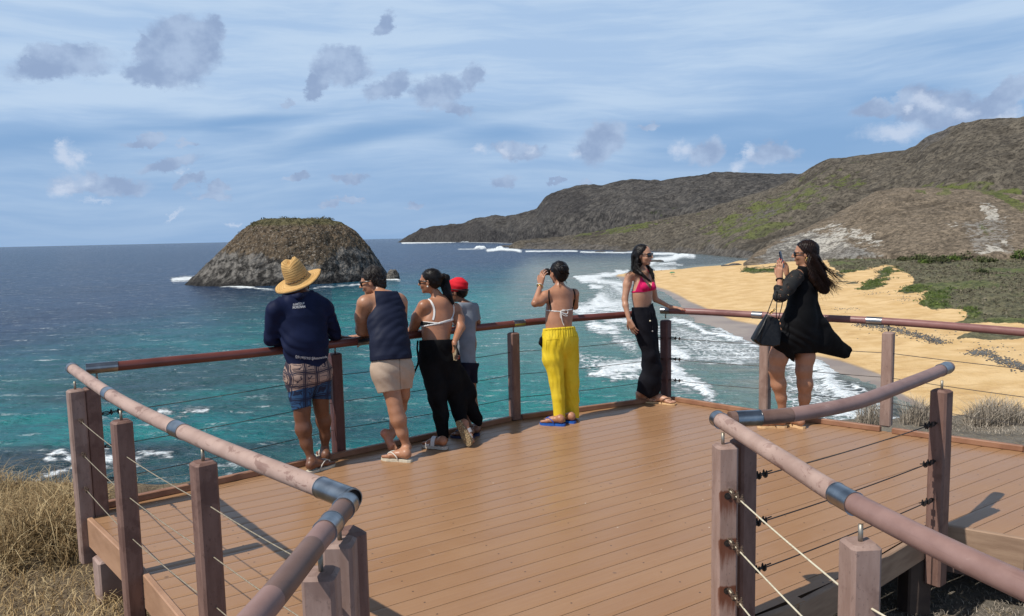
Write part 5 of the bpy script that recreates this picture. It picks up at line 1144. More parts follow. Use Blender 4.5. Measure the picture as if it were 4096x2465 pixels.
def strapline(parent, name, bvh, fr, pts, wd, m, lift=.003, th=.002, n_=24):
    """a flat strap following the skin under measured points"""
    sm = []; 
    for p in catmull([np.array([*p, 0.]) for p in pts], 5):
        q = hit(bvh, fr, p[0], p[1], lift)
        if q is not None: sm.append(q)
    if len(sm) < 3: print('strap miss', name); return None
    V = []
    for i, p in enumerate(sm):
        t = unit(sm[min(i+1, len(sm)-1)]-sm[max(i-1, 0)]); nn = unit(EYE-p); sd = unit(np.cross(t, nn)); w_ = wd[0]+(wd[1]-wd[0])*i/(len(sm)-1) if isinstance(wd, tuple) else wd
        for e, o in ((-1, 0), (-1, th), (1, th), (1, 0)): V.append(p+sd*e*w_+nn*o)
    Fc = [(4*i+k, 4*i+(k+1) % 4, 4*i+4+(k+1) % 4, 4*i+4+k) for i in range(len(sm)-1) for k in range(4)]+[(0, 3, 2, 1), (4*len(sm)-4, 4*len(sm)-3, 4*len(sm)-2, 4*len(sm)-1)]
    return mk(name, V, Fc, m, parent, False)
GLS = simple('sunglass_lens', (.006, .006, .007), rough=.08, spec=.8); GFR = simple('sunglass_frame', (.012, .010, .009), rough=.25, spec=.6)
def sunglasses(H, parent, y=.03, w_=.145, fw=.38):
    P = H['P']; g = None; b = MB()
    for q in (-1, 1):
        b.tube([P(q*.30, fw-.03, y+.04), P(q*.335, fw-.22, y+.035), P(q*.345, -.02, y+.01), P(q*.335, -.10, -.03)], [.010*H['hh']/.23*.6]*4, 6)
    b.tube([P(-.30, fw-.03, y+.07), P(-.15, fw+.025, y+.085), P(0, fw+.045, y+.075), P(.15, fw+.025, y+.085), P(.30, fw-.03, y+.07)], .0035, 6)
    g = b.build('sunglasses', GFR, parent, True)
    for q in (-1, 1):
        lb = MB(); A = H['A']; lb.ell(P(q*.155, fw+.00, y), np.array([w_*H['hh'], .018*H['hh']*1.3, .115*H['hh']]), [unit(A[0]+q*-.30*A[1]), unit(A[1]+q*.30*A[0]), A[2]], 16, 8); lb.build('lens', GLS, g, True)
    return g
def strands(mb, paths, nper, r=.0016, jit=.012, nseg=5, seed=1, tip=.3, flare=1.5):
    rg = np.random.default_rng(seed)
    for path in paths:
        pts = [np.asarray(p, float) for p in path]
        for k in range(nper):
            o0 = rg.normal(0, jit*.6, 3); o1 = rg.normal(0, jit*flare, 3); e = rg.uniform(.85, 1.05); m_ = len(pts)
            q = [p+o0+(o1-o0)*(i/(m_-1))**1.5 for i, p in enumerate(pts)]
            q[-1] = q[-2]+(q[-1]-q[-2])*e; sm = catmull(q, 3); R_ = [r*(1-(1-tip)*i/(len(sm)-1)) for i in range(len(sm))]; mb.tube(sm, R_, 4, False)
    return mb
SK_DK = skin('skin_dark', (.125, .050, .026), (.175, .075, .040)); SK_T = skin('skin_tan', (.34, .160, .088), (.42, .21, .125)); SK_R = skin('skin_olive', (.30, .128, .066), (.375, .168, .092))
SK_F = skin('skin_warm', (.33, .148, .080), (.42, .200, .115)); SK_L = skin('skin_light', (.40, .205, .125), (.49, .265, .17)); SK_B = skin('skin_boy', (.19, .085, .048), (.25, .12, .07))
HBLK = hairmat('hair_black', (.004, .0035, .0035), (.014, .011, .010)); HBRN = hairmat('hair_dark_brown', (.005, .003, .0025), (.020, .009, .006)); HGRY = hairmat('hair_greying', (.006, .005, .0045), (.040, .034, .030), .45)
WHT = cloth('white_strap', (.62, .60, .57), (.72, .70, .67), .6); BLK = cloth('black_strap', (.010, .009, .009), (.016, .015, .015), .7)
RUBW = simple('cream_rubber', (.52, .47, .36), (.62, .57, .45), .6, 30); RUBT = simple('tan_rubber', (.62, .40, .20), (.70, .47, .25), .6, 30); STRW = simple('white_rubber_strap', (.58, .55, .48), rough=.5); STRT = simple('bronze_strap', (.16, .075, .04), rough=.45)
RUBB = simple('blue_rubber', (.010, .085, .38), (.015, .11, .45), .5, 30); STRB = simple('blue_strap', (.02, .07, .36), rough=.4); RUBN = simple('navy_rubber', (.012, .018, .06), rough=.5)
GOLD = simple('gold', (.75, .50, .18), rough=.25, metal=1.)
NAIL = (.55, .015, .03)
# ================================================================ man in the straw hat
za, zb = Frame(1030, 1020, 3.3725), Frame(1100, 1420, 2.967)
f1, r1 = np.array([-.62, .785, 0]), np.array([.785, .62, 0])
M1_ = Person((-1.6, 5.95, 0), 'person in straw hat, navy shirt and patterned swim shorts leaning on the rail'); B = M1_.B; fl_ = (f1, .60)
B.chain([zb(265, 210, 5.86, 118), zb(520, 200, 5.98, 118)], .04, None, 't'); B.chain([zb(395, 190, 5.90, 215), za(655, 1200, 5.90, 258), za(600, 880, 5.95, 300), za(575, 720, 5.98, 275)], .05, fl_, 't')
B.chain([za(265, 720, 5.83, 92), za(560, 640, 5.97, 120), za(880, 690, 6.08, 92)], .05, None, 't')
LS, LE, LW = za(225, 760, 5.82, 92), za(182, 1135, 5.86, 70), za(430, 1185, 6.05, 48); RS, RE, RW = za(910, 730, 6.09, 92), za(1042, 1060, 6.20, 70), za(1105, 1120, 6.33, 44)
B.chain([LS, LE], .03, None, 'arm'); B.chain([LE, LW], .015, None, 'arm'); B.chain([RS, RE], .03, None, 'arm'); B.chain([RE, RW], .015, None, 'arm')
hand(B, RW[0], np.array([.95, .35, -.05]), np.array([0, 0, -1.]), 1, (.15, .25, .2)); hand(B, LW[0], np.array([.9, .4, 0]), np.array([0, 0, -1.]), -1, (.15, .25, .2))
B.chain([za(570, 640, 5.98, 78), za(568, 500, 6.01, 68)], .03, None, 'neck')
H1_ = head(B, za(560, 420, 6.05)[0], unit([-.80, .58, -.22]), unit([-.16, .04, 1]), .235)
def leg(B, J, k=.03): B.chain(J, k, None, 'leg')
LA, RA = zb(432, 1235, 5.84, 40), zb(592, 1120, 6.11, 38)
leg(B, [zb(270, 260, 5.86, 140), zb(322, 640, 5.86, 92), zb(322, 720, 5.86, 86), zb(338, 880, 5.85, 92), zb(372, 1050, 5.845, 66), LA]); leg(B, [zb(515, 250, 5.98, 130), zb(545, 560, 6.03, 88), zb(552, 640, 6.04, 82), zb(575, 780, 6.07, 84), zb(596, 960, 6.10, 58), RA])
a = at(*zb.d(378, 1385), .02); b_ = a+np.array([.155, .215, 0]); F1 = foot(B, LA[0], a, b_, -1); a = at(*zb.d(620, 1262), .02); b_ = a+unit([-.12, .24, 0])*.262; F2 = foot(B, RA[0], a, b_, 1)
M1_.body(SK_DK)
SHIRT = cloth('navy_shirt', (.006, .009, .028), (.010, .015, .045), .62, 6, 400, .0006, 0, .3)
M1_.wear('shirt', B.sub('t', 'arm', 'neck'), SHIRT, .0062, .013, [cutl(zb, (100, 122), (660, 168), 'above') if 0 else cutor(cutl(zb, (110, 118), (430, 168), 'above'), cutl(zb, (430, 168), (670, 96), 'above')), cutl(za, (330, 540), (800, 545), 'below') if 0 else cutl(za, (300, 560), (780, 500), 'below'), cutl(za, (1128, 1000), (1128, 1300), 'left')], wr(3, 22, -26, 30, .0052)); shirt = M1_.o_shirt = C.objects[-1] if 0 else bpy.data.objects['shirt']
sV, sQ = M1_.last; sbvh = BVHTree.FromPolygons([Vector(v) for v in sV], [tuple(int(i) for i in q) for q in sQ])
K_ = Sdf(); K_.chain([za(375, 565, 5.90, 40), za(560, 560, 5.86, 44), za(730, 520, 6.02, 40)], .02); K_.chain([za(375, 565, 5.90, 40), za(450, 560, 6.08, 44), za(700, 520, 6.10, 40), za(730, 520, 6.02, 40)], .02); M1_.wear('collar', K_, SHIRT, .006, 0, parent=shirt)
# patterned shorts
m, n = newmat('patterned_shorts'); co = n('ShaderNodeTexCoord', None, 'Object'); sp_ = n('ShaderNodeSeparateXYZ', {0: co}, 0).node; uu = n.math('ADD', n.math('MULTIPLY', sp_.outputs[0], .785), n.math('MULTIPLY', sp_.outputs[1], .62))
wz = n.noise(co, 6, 3); u9 = n.math('ADD', n.math('MULTIPLY', uu, 9.5), n.math('MULTIPLY', wz, .5)); v9 = n.math('ADD', n.math('MULTIPLY', sp_.outputs[2], 9.5), n.math('MULTIPLY', wz, .7))
gl = []
for q in (u9, v9):
    fr_ = n.math('ABSOLUTE', n.math('SUBTRACT', n.math('FRACT', q), .5)); a_ = n.ramp(n.math('ABSOLUTE', n.math('SUBTRACT', fr_, .465)), .045, .028); c_ = n.ramp(n.math('ABSOLUTE', n.math('SUBTRACT', fr_, .36)), .034, .02); gl.append(n.math('MAXIMUM', a_, c_))
lfv = n('ShaderNodeCombineXYZ', {0: u9, 1: v9}); lf = n.vor(n.vm('ADD', n.sc(lfv, 1.7, 2.6, 1), n.vm('MULTIPLY', n.noise(lfv, 2, 2, .5, 1), (.9, .9, 0))), 1, 'DISTANCE_TO_EDGE'); inn = n.math('MULTIPLY', n.ramp(n.math('ABSOLUTE', n.math('SUBTRACT', n.math('FRACT', u9), .5)), .30, .26), n.ramp(n.math('ABSOLUTE', n.math('SUBTRACT', n.math('FRACT', v9), .5)), .30, .26))
ink = n.math('MAXIMUM', n.math('MAXIMUM', gl[0], gl[1]), n.math('MULTIPLY', n.ramp(lf, .085, .045), inn)); vb = n.attr('low')
bc = n.mix(n.ramp(vb, .48, .52), n.mix(n.noise(co, 20), (.33, .225, .175), (.42, .295, .235)), n.mix(n.noise(co, 20), (.020, .062, .145), (.036, .10, .21))); c = n.mix(n.math('MULTIPLY', ink, .92), bc, (.012, .014, .035)); finish(m, n, c, .75, n.bump(n.noise(n.sc(co, 1, 1, .4), 28, 5), .6, .004), 0, .2)
SH = Sdf(); SH.chain([zb(262, 190, 5.86, 135), zb(530, 185, 5.98, 130)], .05); SH.chain([zb(270, 230, 5.86, 158), zb(310, 480, 5.86, 116), zb(325, 640, 5.86, 103)], .02); SH.chain([zb(522, 230, 5.98, 150), zb(540, 400, 6.02, 114), zb(547, 540, 6.03, 104)], .02)
def lowz(V):
    X_, Y_ = proj(V); xx = X_*1.66099; yy = (Y_*1.66099-1420)*2.967; xz = (xx-1100)*2.967
    bd = np.where(xz < 430, 440-(xz-160)*.22, 385-(xz-430)*.36); return dict(low=sst(-6, 6, yy-bd))
M1_.wear('swim_shorts', merge(SH, B.sub('t', 'leg'), .009), m, .0062, .009, [cutl(zb, (100, 60), (660, 60), 'below'), cutor(cutl(zb, (225, 655), (425, 608), 'above'), cutl(zb, (430, 0), (436, 700), 'right')), cutor(cutl(zb, (440, 520), (630, 528), 'above'), cutl(zb, (430, 0), (436, 700), 'left'))], wr(5, 14, 12, 30, .004), attrs=lowz)
for F_ in (F1, F2): flipflop(F_, M1_.root, RUBW, STRW, name='flip_flop')
# straw hat: brim and pinched crown
def hatmat():
    m, n = newmat('straw_weave'); co = n('ShaderNodeTexCoord', None, 'Object'); rad = n.attr('rad'); ang = n.attr('ang')
    rings = n.math('ABSOLUTE', n.math('SUBTRACT', n.math('FRACT', n.math('ADD', n.math('MULTIPLY', rad, 62.), n.math('MULTIPLY', n.noise(co, 14, 3), .7))), .5)); w2 = n.noise(n('ShaderNodeCombineXYZ', {0: n.math('MULTIPLY', ang, 70.), 1: n.math('MULTIPLY', rad, 160.)}), 1, 3, .6)
    c = n.mix(n.ramp(w2, .3, .7), (.50, .29, .095), (.66, .43, .175)); c = n.mix(n.ramp(rings, .16, .03, 0, .75), c, (.24, .115, .03)); c = n.mix(n.ramp(n.noise(co, 9, 4), .45, .7, 0, .4), c, (.40, .20, .05))
    return finish(m, n, c, .7, n.bump(n.math('ADD', w2, n.math('MULTIPLY', rings, 1.5)), .8, .003), 0, .25)
STRAW = hatmat(); hc = za(545, 330, 6.03)[0]; hu = unit([-.30, -.34, .92]); hx = unit(np.cross([0, 1, 0], hu)*1.); hy = np.cross(hu, hx); ppm = za(0, 0, 6.03, 1.)[1]
RB = 330*ppm
V, rad, ang, Fq = [], [], [], []; NA = 64
prof = [(1.0, -.006), (1.005, 0), (.97, .004), (.85, -.006), (.72, -.012), (.60, -.010), (.535, .006), (.515, .03), (.50, .07), (.47, .115), (.43, .150), (.36, .175), (.24, .186), (.12, .183), (.001, .176)]
for i, (a_, z_) in enumerate(prof):
    for k in range(NA):
        t = 2*PI*k/NA; ca_, sa_ = math.cos(t), math.sin(t); rr_ = RB*a_; zz = z_
        if a_ < .53: zz -= (.034*math.exp(-(ca_*a_/.5/.30)**2)*(1 if z_ > .12 else 0)*math.exp(-(sa_*a_/.5-.0)**2*.6)); pin = 1-.16*sst(.08, .17, z_)*abs(ca_)*(1 if sa_ > .2 else .5); 
        else: pin = 1; zz += -.022*(a_-.55)/.45*(ca_**2)*0+.030*(a_-.55)/.45*(abs(sa_))*-.6+.010*(a_-.55)*math.sin(3*t+1)
        V.append(hc+hx*rr_*ca_*pin*(1.0 if a_ > .53 else .93)+hy*rr_*sa_*(1.0 if a_ > .53 else 1.1)+hu*zz); rad.append(a_*.165+z_); ang.append(t/6.283*6)
    if i: Fq += [((i-1)*NA+k, (i-1)*NA+(k+1) % NA, i*NA+(k+1) % NA, i*NA+k) for k in range(NA)]
hat = mk('straw_hat', V, Fq, STRAW, M1_.root, True, dict(rad=rad, ang=ang)); MB().tube([np.array(V[k % NA])-hu*.003 for k in range(NA+1)], .0032, 6, False).build('brim_edge', simple('hat_edge', (.015, .015, .02), rough=.7), hat, True)
MB().tube([hc+hx*RB*.525*math.cos(2*PI*k/40)*.93+hy*RB*.525*1.1*math.sin(2*PI*k/40)+hu*(.020+.004*math.sin(3*k)) for k in range(41)], .0028, 6, False).build('hat_cord', simple('hat_cord', (.02, .015, .012), rough=.8), hat, True)
# printed lettering on the shirt, wrapped onto the cloth
def lettering(txt, fr, x0, y0, x1, y1, hpx, bvh, parent, name, mat, bend=0., shear=0.):
    cu = bpy.data.curves.new('lettering', 'FONT'); cu.body = txt; cu.resolution_u = 3; o = bpy.data.objects.new('tmp', cu); C.objects.link(o); dg = bpy.context.evaluated_depsgraph_get(); me = bpy.data.meshes.new_from_object(o.evaluated_get(dg)); bpy.data.objects.remove(o)
    import bmesh
    bm_ = bmesh.new(); bm_.from_mesh(me); bmesh.ops.triangulate(bm_, faces=bm_.faces[:]); co_ = np.array([v.co[:] for v in bm_.verts]); w_ = co_[:, 0].max(); V = []
    for x, y, _ in co_:
        t = x/w_; h_ = y/.72; px = x0+(x1-x0)*t+shear*h_*hpx; py = y0+(y1-y0)*t+bend*4*t*(1-t)-h_*hpx; q = hit(bvh, fr, px, py, .0035); V.append(q if q is not None else za(px, py, 5.9)[0])
    o = mk(name, V, [tuple(v.index for v in f.verts) for f in bm_.faces], mat, parent, False); bm_.free(); return o
PRT = simple('white_print', (.80, .79, .78), rough=.6)
lettering('ILHATOUR', za, 477, 684, 632, 664, 30, sbvh, shirt, 'lettering', PRT, shear=.15); lettering('NORONHA', za, 470, 726, 645, 712, 38, sbvh, shirt, 'lettering', PRT, shear=.15)
lettering('@(81) 99357.9151 @ilhatournoronha', za, 510, 1384, 938, 1386, 34, sbvh, shirt, 'lettering', PRT, bend=26)
# ================================================================ man in the navy tank top
zc, zd = Frame(1380, 1030, 3.2969), Frame(1450, 1420, 3.2267)
M2_ = Person((-.95, 6.2, 0), 'person in navy tank top and beige shorts leaning with one foot crossed behind'); B = M2_.B; f2 = unit([-.5, .86, 0]); ft_ = (f2, .62)
B.chain([zd(270, 215, 6.13, 120), zd(510, 205, 6.22, 120)], .05, None, 't'); B.chain([zc(610, 1400, 6.16, 225), zc(588, 1120, 6.2, 225), zc(562, 880, 6.27, 236), zc(560, 680, 6.33, 222)], .05, ft_, 't')
B.chain([zc(310, 590, 6.27, 98), zc(500, 560, 6.33, 120), zc(700, 560, 6.40, 96)], .04, None, 'sh')
LS, LE, LW = zc(262, 610, 6.26, 108), zc(222, 960, 6.36, 80), zc(420, 1010, 6.50, 52); RS, RE, RW = zc(735, 600, 6.42, 92), zc(745, 960, 6.56, 70), zc(335, 1078, 6.50, 38)
B.chain([LS, zc(225, 780, 6.31, 92), LE], .03, None, 'arm'); B.chain([LE, LW], .02, None, 'arm'); B.chain([RS, RE], .03, None, 'arm'); B.chain([RE, RW], .02, None, 'arm')
hand(B, RW[0], np.array([-.95, .1, -.06]), np.array([0, .15, -1.]), -1, (.10, .2, .15), 1.05); hand(B, zc(250, 1040, 6.54)[0], np.array([-1, .1, .02]), np.array([0, 0, -1.]), 1, (.05, .15, .15), .95)
B.chain([zc(500, 560, 6.34, 85), zc(440, 420, 6.40, 72)], .03, None, 'neck')
H2_ = head(B, zc(352, 318, 6.42)[0], unit([-.97, .12, -.22]), unit([-.16, .05, 1]), .232); M2_.lips(H2_, (.26, .09, .07)); M2_.brows(H2_)
LAk, RAk = zd(575, 1190, 6.12, 44), zd(380, 1015, 6.28, 44)
leg(B, [zd(300, 260, 6.13, 150), zd(385, 500, 6.13, 100), zd(412, 610, 6.12, 95), zd(432, 720, 6.11, 92), zd(462, 830, 6.11, 100), zd(512, 1000, 6.11, 70), LAk]); leg(B, [zd(520, 250, 6.22, 120), zd(535, 520, 6.26, 70), zd(505, 680, 6.34, 62), zd(420, 880, 6.34, 66), RAk])
a = at(*zd.d(628, 1350), .02); F1 = foot(B, LAk[0], a, a+unit([-.25, .09, 0])*.262, 1)
tz = at(*zd.d(425, 1275), .03); hl = tz+unit([-.13, .02, .20])*.225; F2 = foot(B, RAk[0]+np.array([.0, .0, 0]), hl, tz, 1, up=np.array([.25, .95, .1])); M2_.paint += [(hl+np.array([0, 0, 0]), .06, (.50, .20, .14), .6), ((hl+tz)/2, .07, (.46, .20, .13), .5), (LAk[0]+np.array([.03, -.02, -.07]), .05, (.50, .20, .14), .6)]
M2_.body(SK_T)
TANK = cloth('navy_tank', (.011, .014, .030), (.016, .020, .040), .6, 6, 400, .0006, 0, .3)
TK = B.sub('t', 'sh'); TK.chain([zc(610, 1310, 6.16, 262), zc(600, 1200, 6.18, 240)], .04, ft_)
M2_.wear('tank_top', TK, TANK, .0062, .009, [cutor(cutl(zc, (330, 1375), (430, 1362), 'above'), cutl(zc, (430, 1362), (905, 1330), 'above')), cutor(cutl(zc, (385, 430), (408, 620), 'right'), cutl(zc, (408, 640), (262, 835), 'below')),
        cutor(cutl(zc, (690, 440), (830, 720), 'left'), cutl(zc, (600, 735), (900, 735), 'below')), cutl(zc, (340, 440), (760, 445), 'below')], wr(9, -26, 8, 40, .0040))
SHB = cloth('beige_shorts', (.40, .30, .225), (.47, .36, .275), .8, 10, 300, .003, .8, .2); SH = Sdf()
SH.chain([zd(270, 170, 6.13, 150), zd(505, 165, 6.22, 145)], .05); SH.chain([zd(280, 220, 6.13, 168), zd(345, 470, 6.13, 142)], .02); SH.chain([zd(520, 220, 6.22, 128), zd(545, 430, 6.25, 88)], .02)
M2_.wear('shorts', merge(SH, B.sub('t', 'leg'), .009), SHB, .0062, .009, [cutl(zc, (300, 1290), (900, 1270), 'below'), cutor(cutl(zd, (190, 500), (485, 452), 'above'), cutl(zd, (484, 0), (484, 900), 'right')), cutor(cutl(zd, (485, 448), (630, 432), 'above'), cutl(zd, (484, 0), (484, 900), 'left'))], wr(12, 30, 0, 34, .0045))
flipflop(F1, M2_.root, RUBW, STRW); sb_ = BVHTree.FromPolygons([Vector(v) for v in M2_.last[0]], [tuple(int(i) for i in q) for q in M2_.last[1]]); strapline(bpy.data.objects['shorts'], 'seam', sb_, zd, [(478, 50), (482, 200), (486, 330), (488, 445)], .0028, cloth('beige_seam', (.20, .15, .11), (.24, .18, .13)), .0005, .001)

H = Sdf(); P = H2_['P']; hh = H2_['hh']; H.ell(P(0, -.12, .18), hh*np.array([.37, .42, .37]), H2_['A'], .02); H.ell(P(0, -.33, -.06), hh*np.array([.28, .18, .33]), H2_['A'], .03)
def hairn(amp, sc): return lambda X, Y, Z: -amp*(np.sin(X*sc+2*np.sin(Z*sc*.7)+1)*np.sin(Y*sc*1.1+2.2*np.sin(X*sc*.6))*np.sin(Z*sc*.9+2*np.sin(Y*sc*.8)))-amp*.5*np.sin(X*sc*2.3+Z*sc*2)*np.sin(Y*sc*2.1-Z*sc)
def plane(H, p, nn): return (H['P'](*p), unit(nn[0]*H['s']+nn[1]*H['f']+nn[2]*H['u']))
M2_.wear('hair', H, HGRY, .005, .004, [cutor(plane(H2_, (0, .24, .17), (0, .55, -.8)), plane(H2_, (0, -.10, 0), (0, 1, 0)))], hairn(.009, 75))
sunglasses(H2_, M2_.root, .0)
# ================================================================ woman with the ponytail and white strapped bikini
ze, zf = Frame(1610, 1040, 3.709), Frame(1620, 1360, 3.2265)
M3_ = Person((-.5, 6.6, 0), 'person with ponytail, white strapped bikini top and long black skirt'); B = M3_.B; f3 = unit([-.42, .9, 0]); ft_ = (f3, .64)
B.chain([ze(500, 1230, 6.62, 215), ze(500, 1060, 6.66, 196), ze(515, 930, 6.69, 205), ze(545, 780, 6.72, 205)], .05, ft_, 't'); B.chain([ze(350, 680, 6.66, 82), ze(560, 640, 6.74, 110), ze(770, 720, 6.84, 80)], .05, None, 't')
LS, LE, LW = ze(312, 690, 6.64, 92), ze(138, 1065, 6.74, 66), ze(330, 1090, 6.86, 40); RS, RE, RW = ze(800, 740, 6.85, 82), ze(862, 1000, 6.74, 66), ze(768, 1225, 6.58, 38)
B.chain([LS, ze(235, 860, 6.68, 96), LE], .03, None, 'arm'); B.chain([LE, LW], .02, None, 'arm'); B.chain([RS, ze(830, 870, 6.80, 82), RE], .03, None, 'arm'); B.chain([RE, RW], .02, None, 'arm')
tp = hand(B, RW[0], np.array([-.08, -.15, -1]), np.array([.75, .5, 0]), 1, (.35, .65, .5), .95, .2); 
for t in tp: M3_.paint.append((t, .011, NAIL, .9))
B.chain([ze(560, 640, 6.75, 85), ze(490, 500, 6.73, 60), ze(450, 420, 6.73, 58)], .03, None, 'neck')
H3_ = head(B, ze(402, 318, 6.72)[0], unit([-.965, .25, -.06]), unit([-.04, .02, 1]), .222, female=True); M3_.lips(H3_, (.33, .08, .08)); M3_.brows(H3_)
leg(B, [zf(330, 230, 6.60, 150), zf(410, 700, 6.58, 100), zf(470, 980, 6.56, 72), zf(500, 1260, 6.54, 42)]); leg(B, [zf(540, 230, 6.66, 150), zf(640, 650, 6.70, 100), zf(700, 950, 6.66, 62), zf(745, 1145, 6.58, 42)])
a = at(*zf.d(535, 1375), .03); F1 = foot(B, zf(505, 1290, 6.54)[0], a, a+unit([-.225, .11, 0])*.235, 1); tz = at(*zf.d(850, 1345), .03); hl = tz+unit([-.10, .05, .19])*.225; F2 = foot(B, zf(745, 1145, 6.58)[0], hl, tz, -1, up=np.array([.4, .85, .3]))
M3_.body(SK_R)
BTOP = B.sub('t')
M3_.wear('bikini_band', BTOP, WHT, .0045, .006, [cutl(ze, (285, 985), (540, 935), 'above') if 0 else cutor(cutl(ze, (285, 998), (540, 955), 'above'), cutl(ze, (540, 0), (542, 1200), 'right')), cutor(cutl(ze, (350, 915), (540, 930), 'below'), cutl(ze, (540, 0), (542, 1200), 'right')), cutor(cutl(ze, (540, 955), (735, 905), 'above'), cutl(ze, (540, 0), (542, 1200), 'left')), cutor(cutl(ze, (540, 925), (730, 872), 'below'), cutl(ze, (540, 0), (542, 1200), 'left'))])
bb = BTOP; M3_.wear('bikini_side', BTOP, BLK, .0045, .0085, [cutl(ze, (300, 975), (480, 940), 'above'), cutl(ze, (340, 920), (480, 938), 'below')])
for nm, pts in (('shoulder_strap', [(350, 575), (410, 605), (450, 670), (470, 740), (468, 820), (452, 890)]), ('shoulder_strap', [(742, 640), (757, 700), (757, 780), (735, 850), (712, 892)])): strapline(M3_.root, nm, M3_.bvh, ze, pts, .0085, WHT)
SKT = cloth('black_skirt', (.004, .004, .0045), (.009, .009, .010), .85, 6, 300, .002, .6, .15); SK = Sdf()
SK.chain([ze(500, 1240, 6.62, 222), zf(440, 60, 6.62, 216), zf(430, 230, 6.62, 232)], .05, (f3, .68)); SK.chain([zf(350, 250, 6.60, 155), zf(395, 540, 6.59, 135), zf(425, 760, 6.58, 108), zf(462, 980, 6.57, 82), zf(492, 1240, 6.55, 62)], .03)
SK.chain([zf(540, 250, 6.66, 150), zf(590, 540, 6.69, 165), zf(680, 740, 6.70, 120), zf(700, 900, 6.67, 90), zf(735, 1120, 6.62, 58)], .03); SK.chain([zf(640, 560, 6.70, 130), zf(790, 690, 6.72, 105), zf(850, 880, 6.74, 70), zf(925, 1010, 6.76, 66), zf(955, 1085, 6.76, 34)], .03, (unit([-.1, 1, 0]), .5)); SK.chain([zf(700, 420, 6.70, 90), zf(845, 610, 6.74, 50), zf(870, 700, 6.74, 36)], .03)
M3_.wear('long_skirt', merge(SK, B.sub('t', 'leg'), .008), SKT, .0065, .008, [cutl(ze, (275, 1192), (725, 1178), 'below'), cutl(zf, (400, 1262), (600, 1272), 'above') if 0 else cutor(cutl(zf, (420, 1250), (565, 1272), 'above'), cutl(zf, (620, 0), (622, 1300), 'right'))], wr(21, 26, 10, 9, .007))
MB().tube(catmull([zf(165, 10, 6.6)[0], zf(158, 120, 6.58)[0], zf(172, 280, 6.57)[0], zf(130, 400, 6.56)[0], zf(98, 455, 6.55)[0]], 6), [.007]*24+[.016], 6).build('waist_tie', SKT, M3_.root, True) if 0 else MB().tube([p for p in catmull([zf(165, 10, 6.6)[0], zf(158, 120, 6.58)[0], zf(172, 280, 6.57)[0], zf(130, 400, 6.56)[0], zf(98, 455, 6.55)[0]], 6)], .009, 6).build('waist_tie', SKT, M3_.root, True)
flipflop(F1, M3_.root, simple('cork_sole', (.50, .46, .40), rough=.7), simple('white_sandal', (.62, .60, .58), rough=.55), .026, 'sandal', straps='b')
m, n = newmat('sandal_tread'); co = n('ShaderNodeTexCoord', None, 'Object'); wv_ = n('ShaderNodeTexWave', {'Vector': n.sc(co, 1, 1, 1), 'Scale': 28, 'Distortion': 9, 'Detail': 0, 'Detail Scale': 2.2}, 1); c = n.mix(n.ramp(wv_, .4, .6), (.16, .10, .05), (.48, .36, .20)); finish(m, n, c, .8, n.bump(wv_, 1, .004))
flipflop(F2, M3_.root, m, simple('white_sandal_strap', (.62, .60, .58), rough=.55), .026, 'sandal', straps='b')
H = Sdf(); P = H3_['P']; hh = H3_['hh']; H.ell(P(0, -.11, .17), hh*np.array([.36, .415, .355]), H3_['A'], .02); H.ell(P(0, -.26, -.05), hh*np.array([.27, .22, .26]), H3_['A'], .04); H.chain([(P(0, -.47, .16), .020), (P(0, -.58, .17), .022)], .02)
H.chain([ze(615, 225, 6.76, 24), ze(648, 260, 6.76, 40), ze(640, 400, 6.75, 60), ze(670, 520, 6.74, 52), ze(735, 640, 6.74, 24)], .02, (unit([0, 1, 0]), .6))
M3_.wear('hair', H, HBLK, .005, .003, [cutor(plane(H3_, (0, .20, .24), (0, .75, -.66)), plane(H3_, (0, -.06, 0), (0, 1, 0)))], hairn(.003, 60)); hr_ = bpy.data.objects[[o.name for o in M3_.root.children if o.name.startswith('hair')][0]]
strands(MB(), [[ze(618, 225, 6.76)[0], ze(655, 270, 6.74)[0], ze(650, 420, 6.73)[0], ze(690, 560, 6.72)[0], ze(770, 665, 6.72)[0]], [ze(610, 240, 6.76)[0], ze(610, 340, 6.74)[0], ze(600, 470, 6.73)[0]]], 34, .0016, .010, seed=4).build('loose_strands', HBLK, hr_, True)
sunglasses(H3_, M3_.root, .0); MB().ell(H3_['P'](-.35, -.03, -.19), .008, None, 8, 6).build('earring', simple('pearl', (.75, .70, .6), rough=.2), M3_.root, True)
ph = MB(); q = ze(780, 1375, 6.55)[0]; ph.box(q, .0060, .036, .070, [unit([.8, .55, .05]), unit([-.55, .8, 0]), [0, 0, 1]], .004); pe = empty('phone', q, 'dark phone with a marbled case held behind the back of the woman with the ponytail', 'phone'); ph.build('phone_body', simple('phone_case_black', (.02, .02, .022), rough=.3), pe)
MB().box(q-unit([.8, .55, .05])*.0075, .002, .035, .069, [unit([.8, .55, .05]), unit([-.55, .8, 0]), [0, 0, 1]], .001).build('phone_case', simple('marbled_case', (.06, .04, .03), (.36, .28, .18), .3, 24, 0, 60, lo=.45, hi=.55), pe)
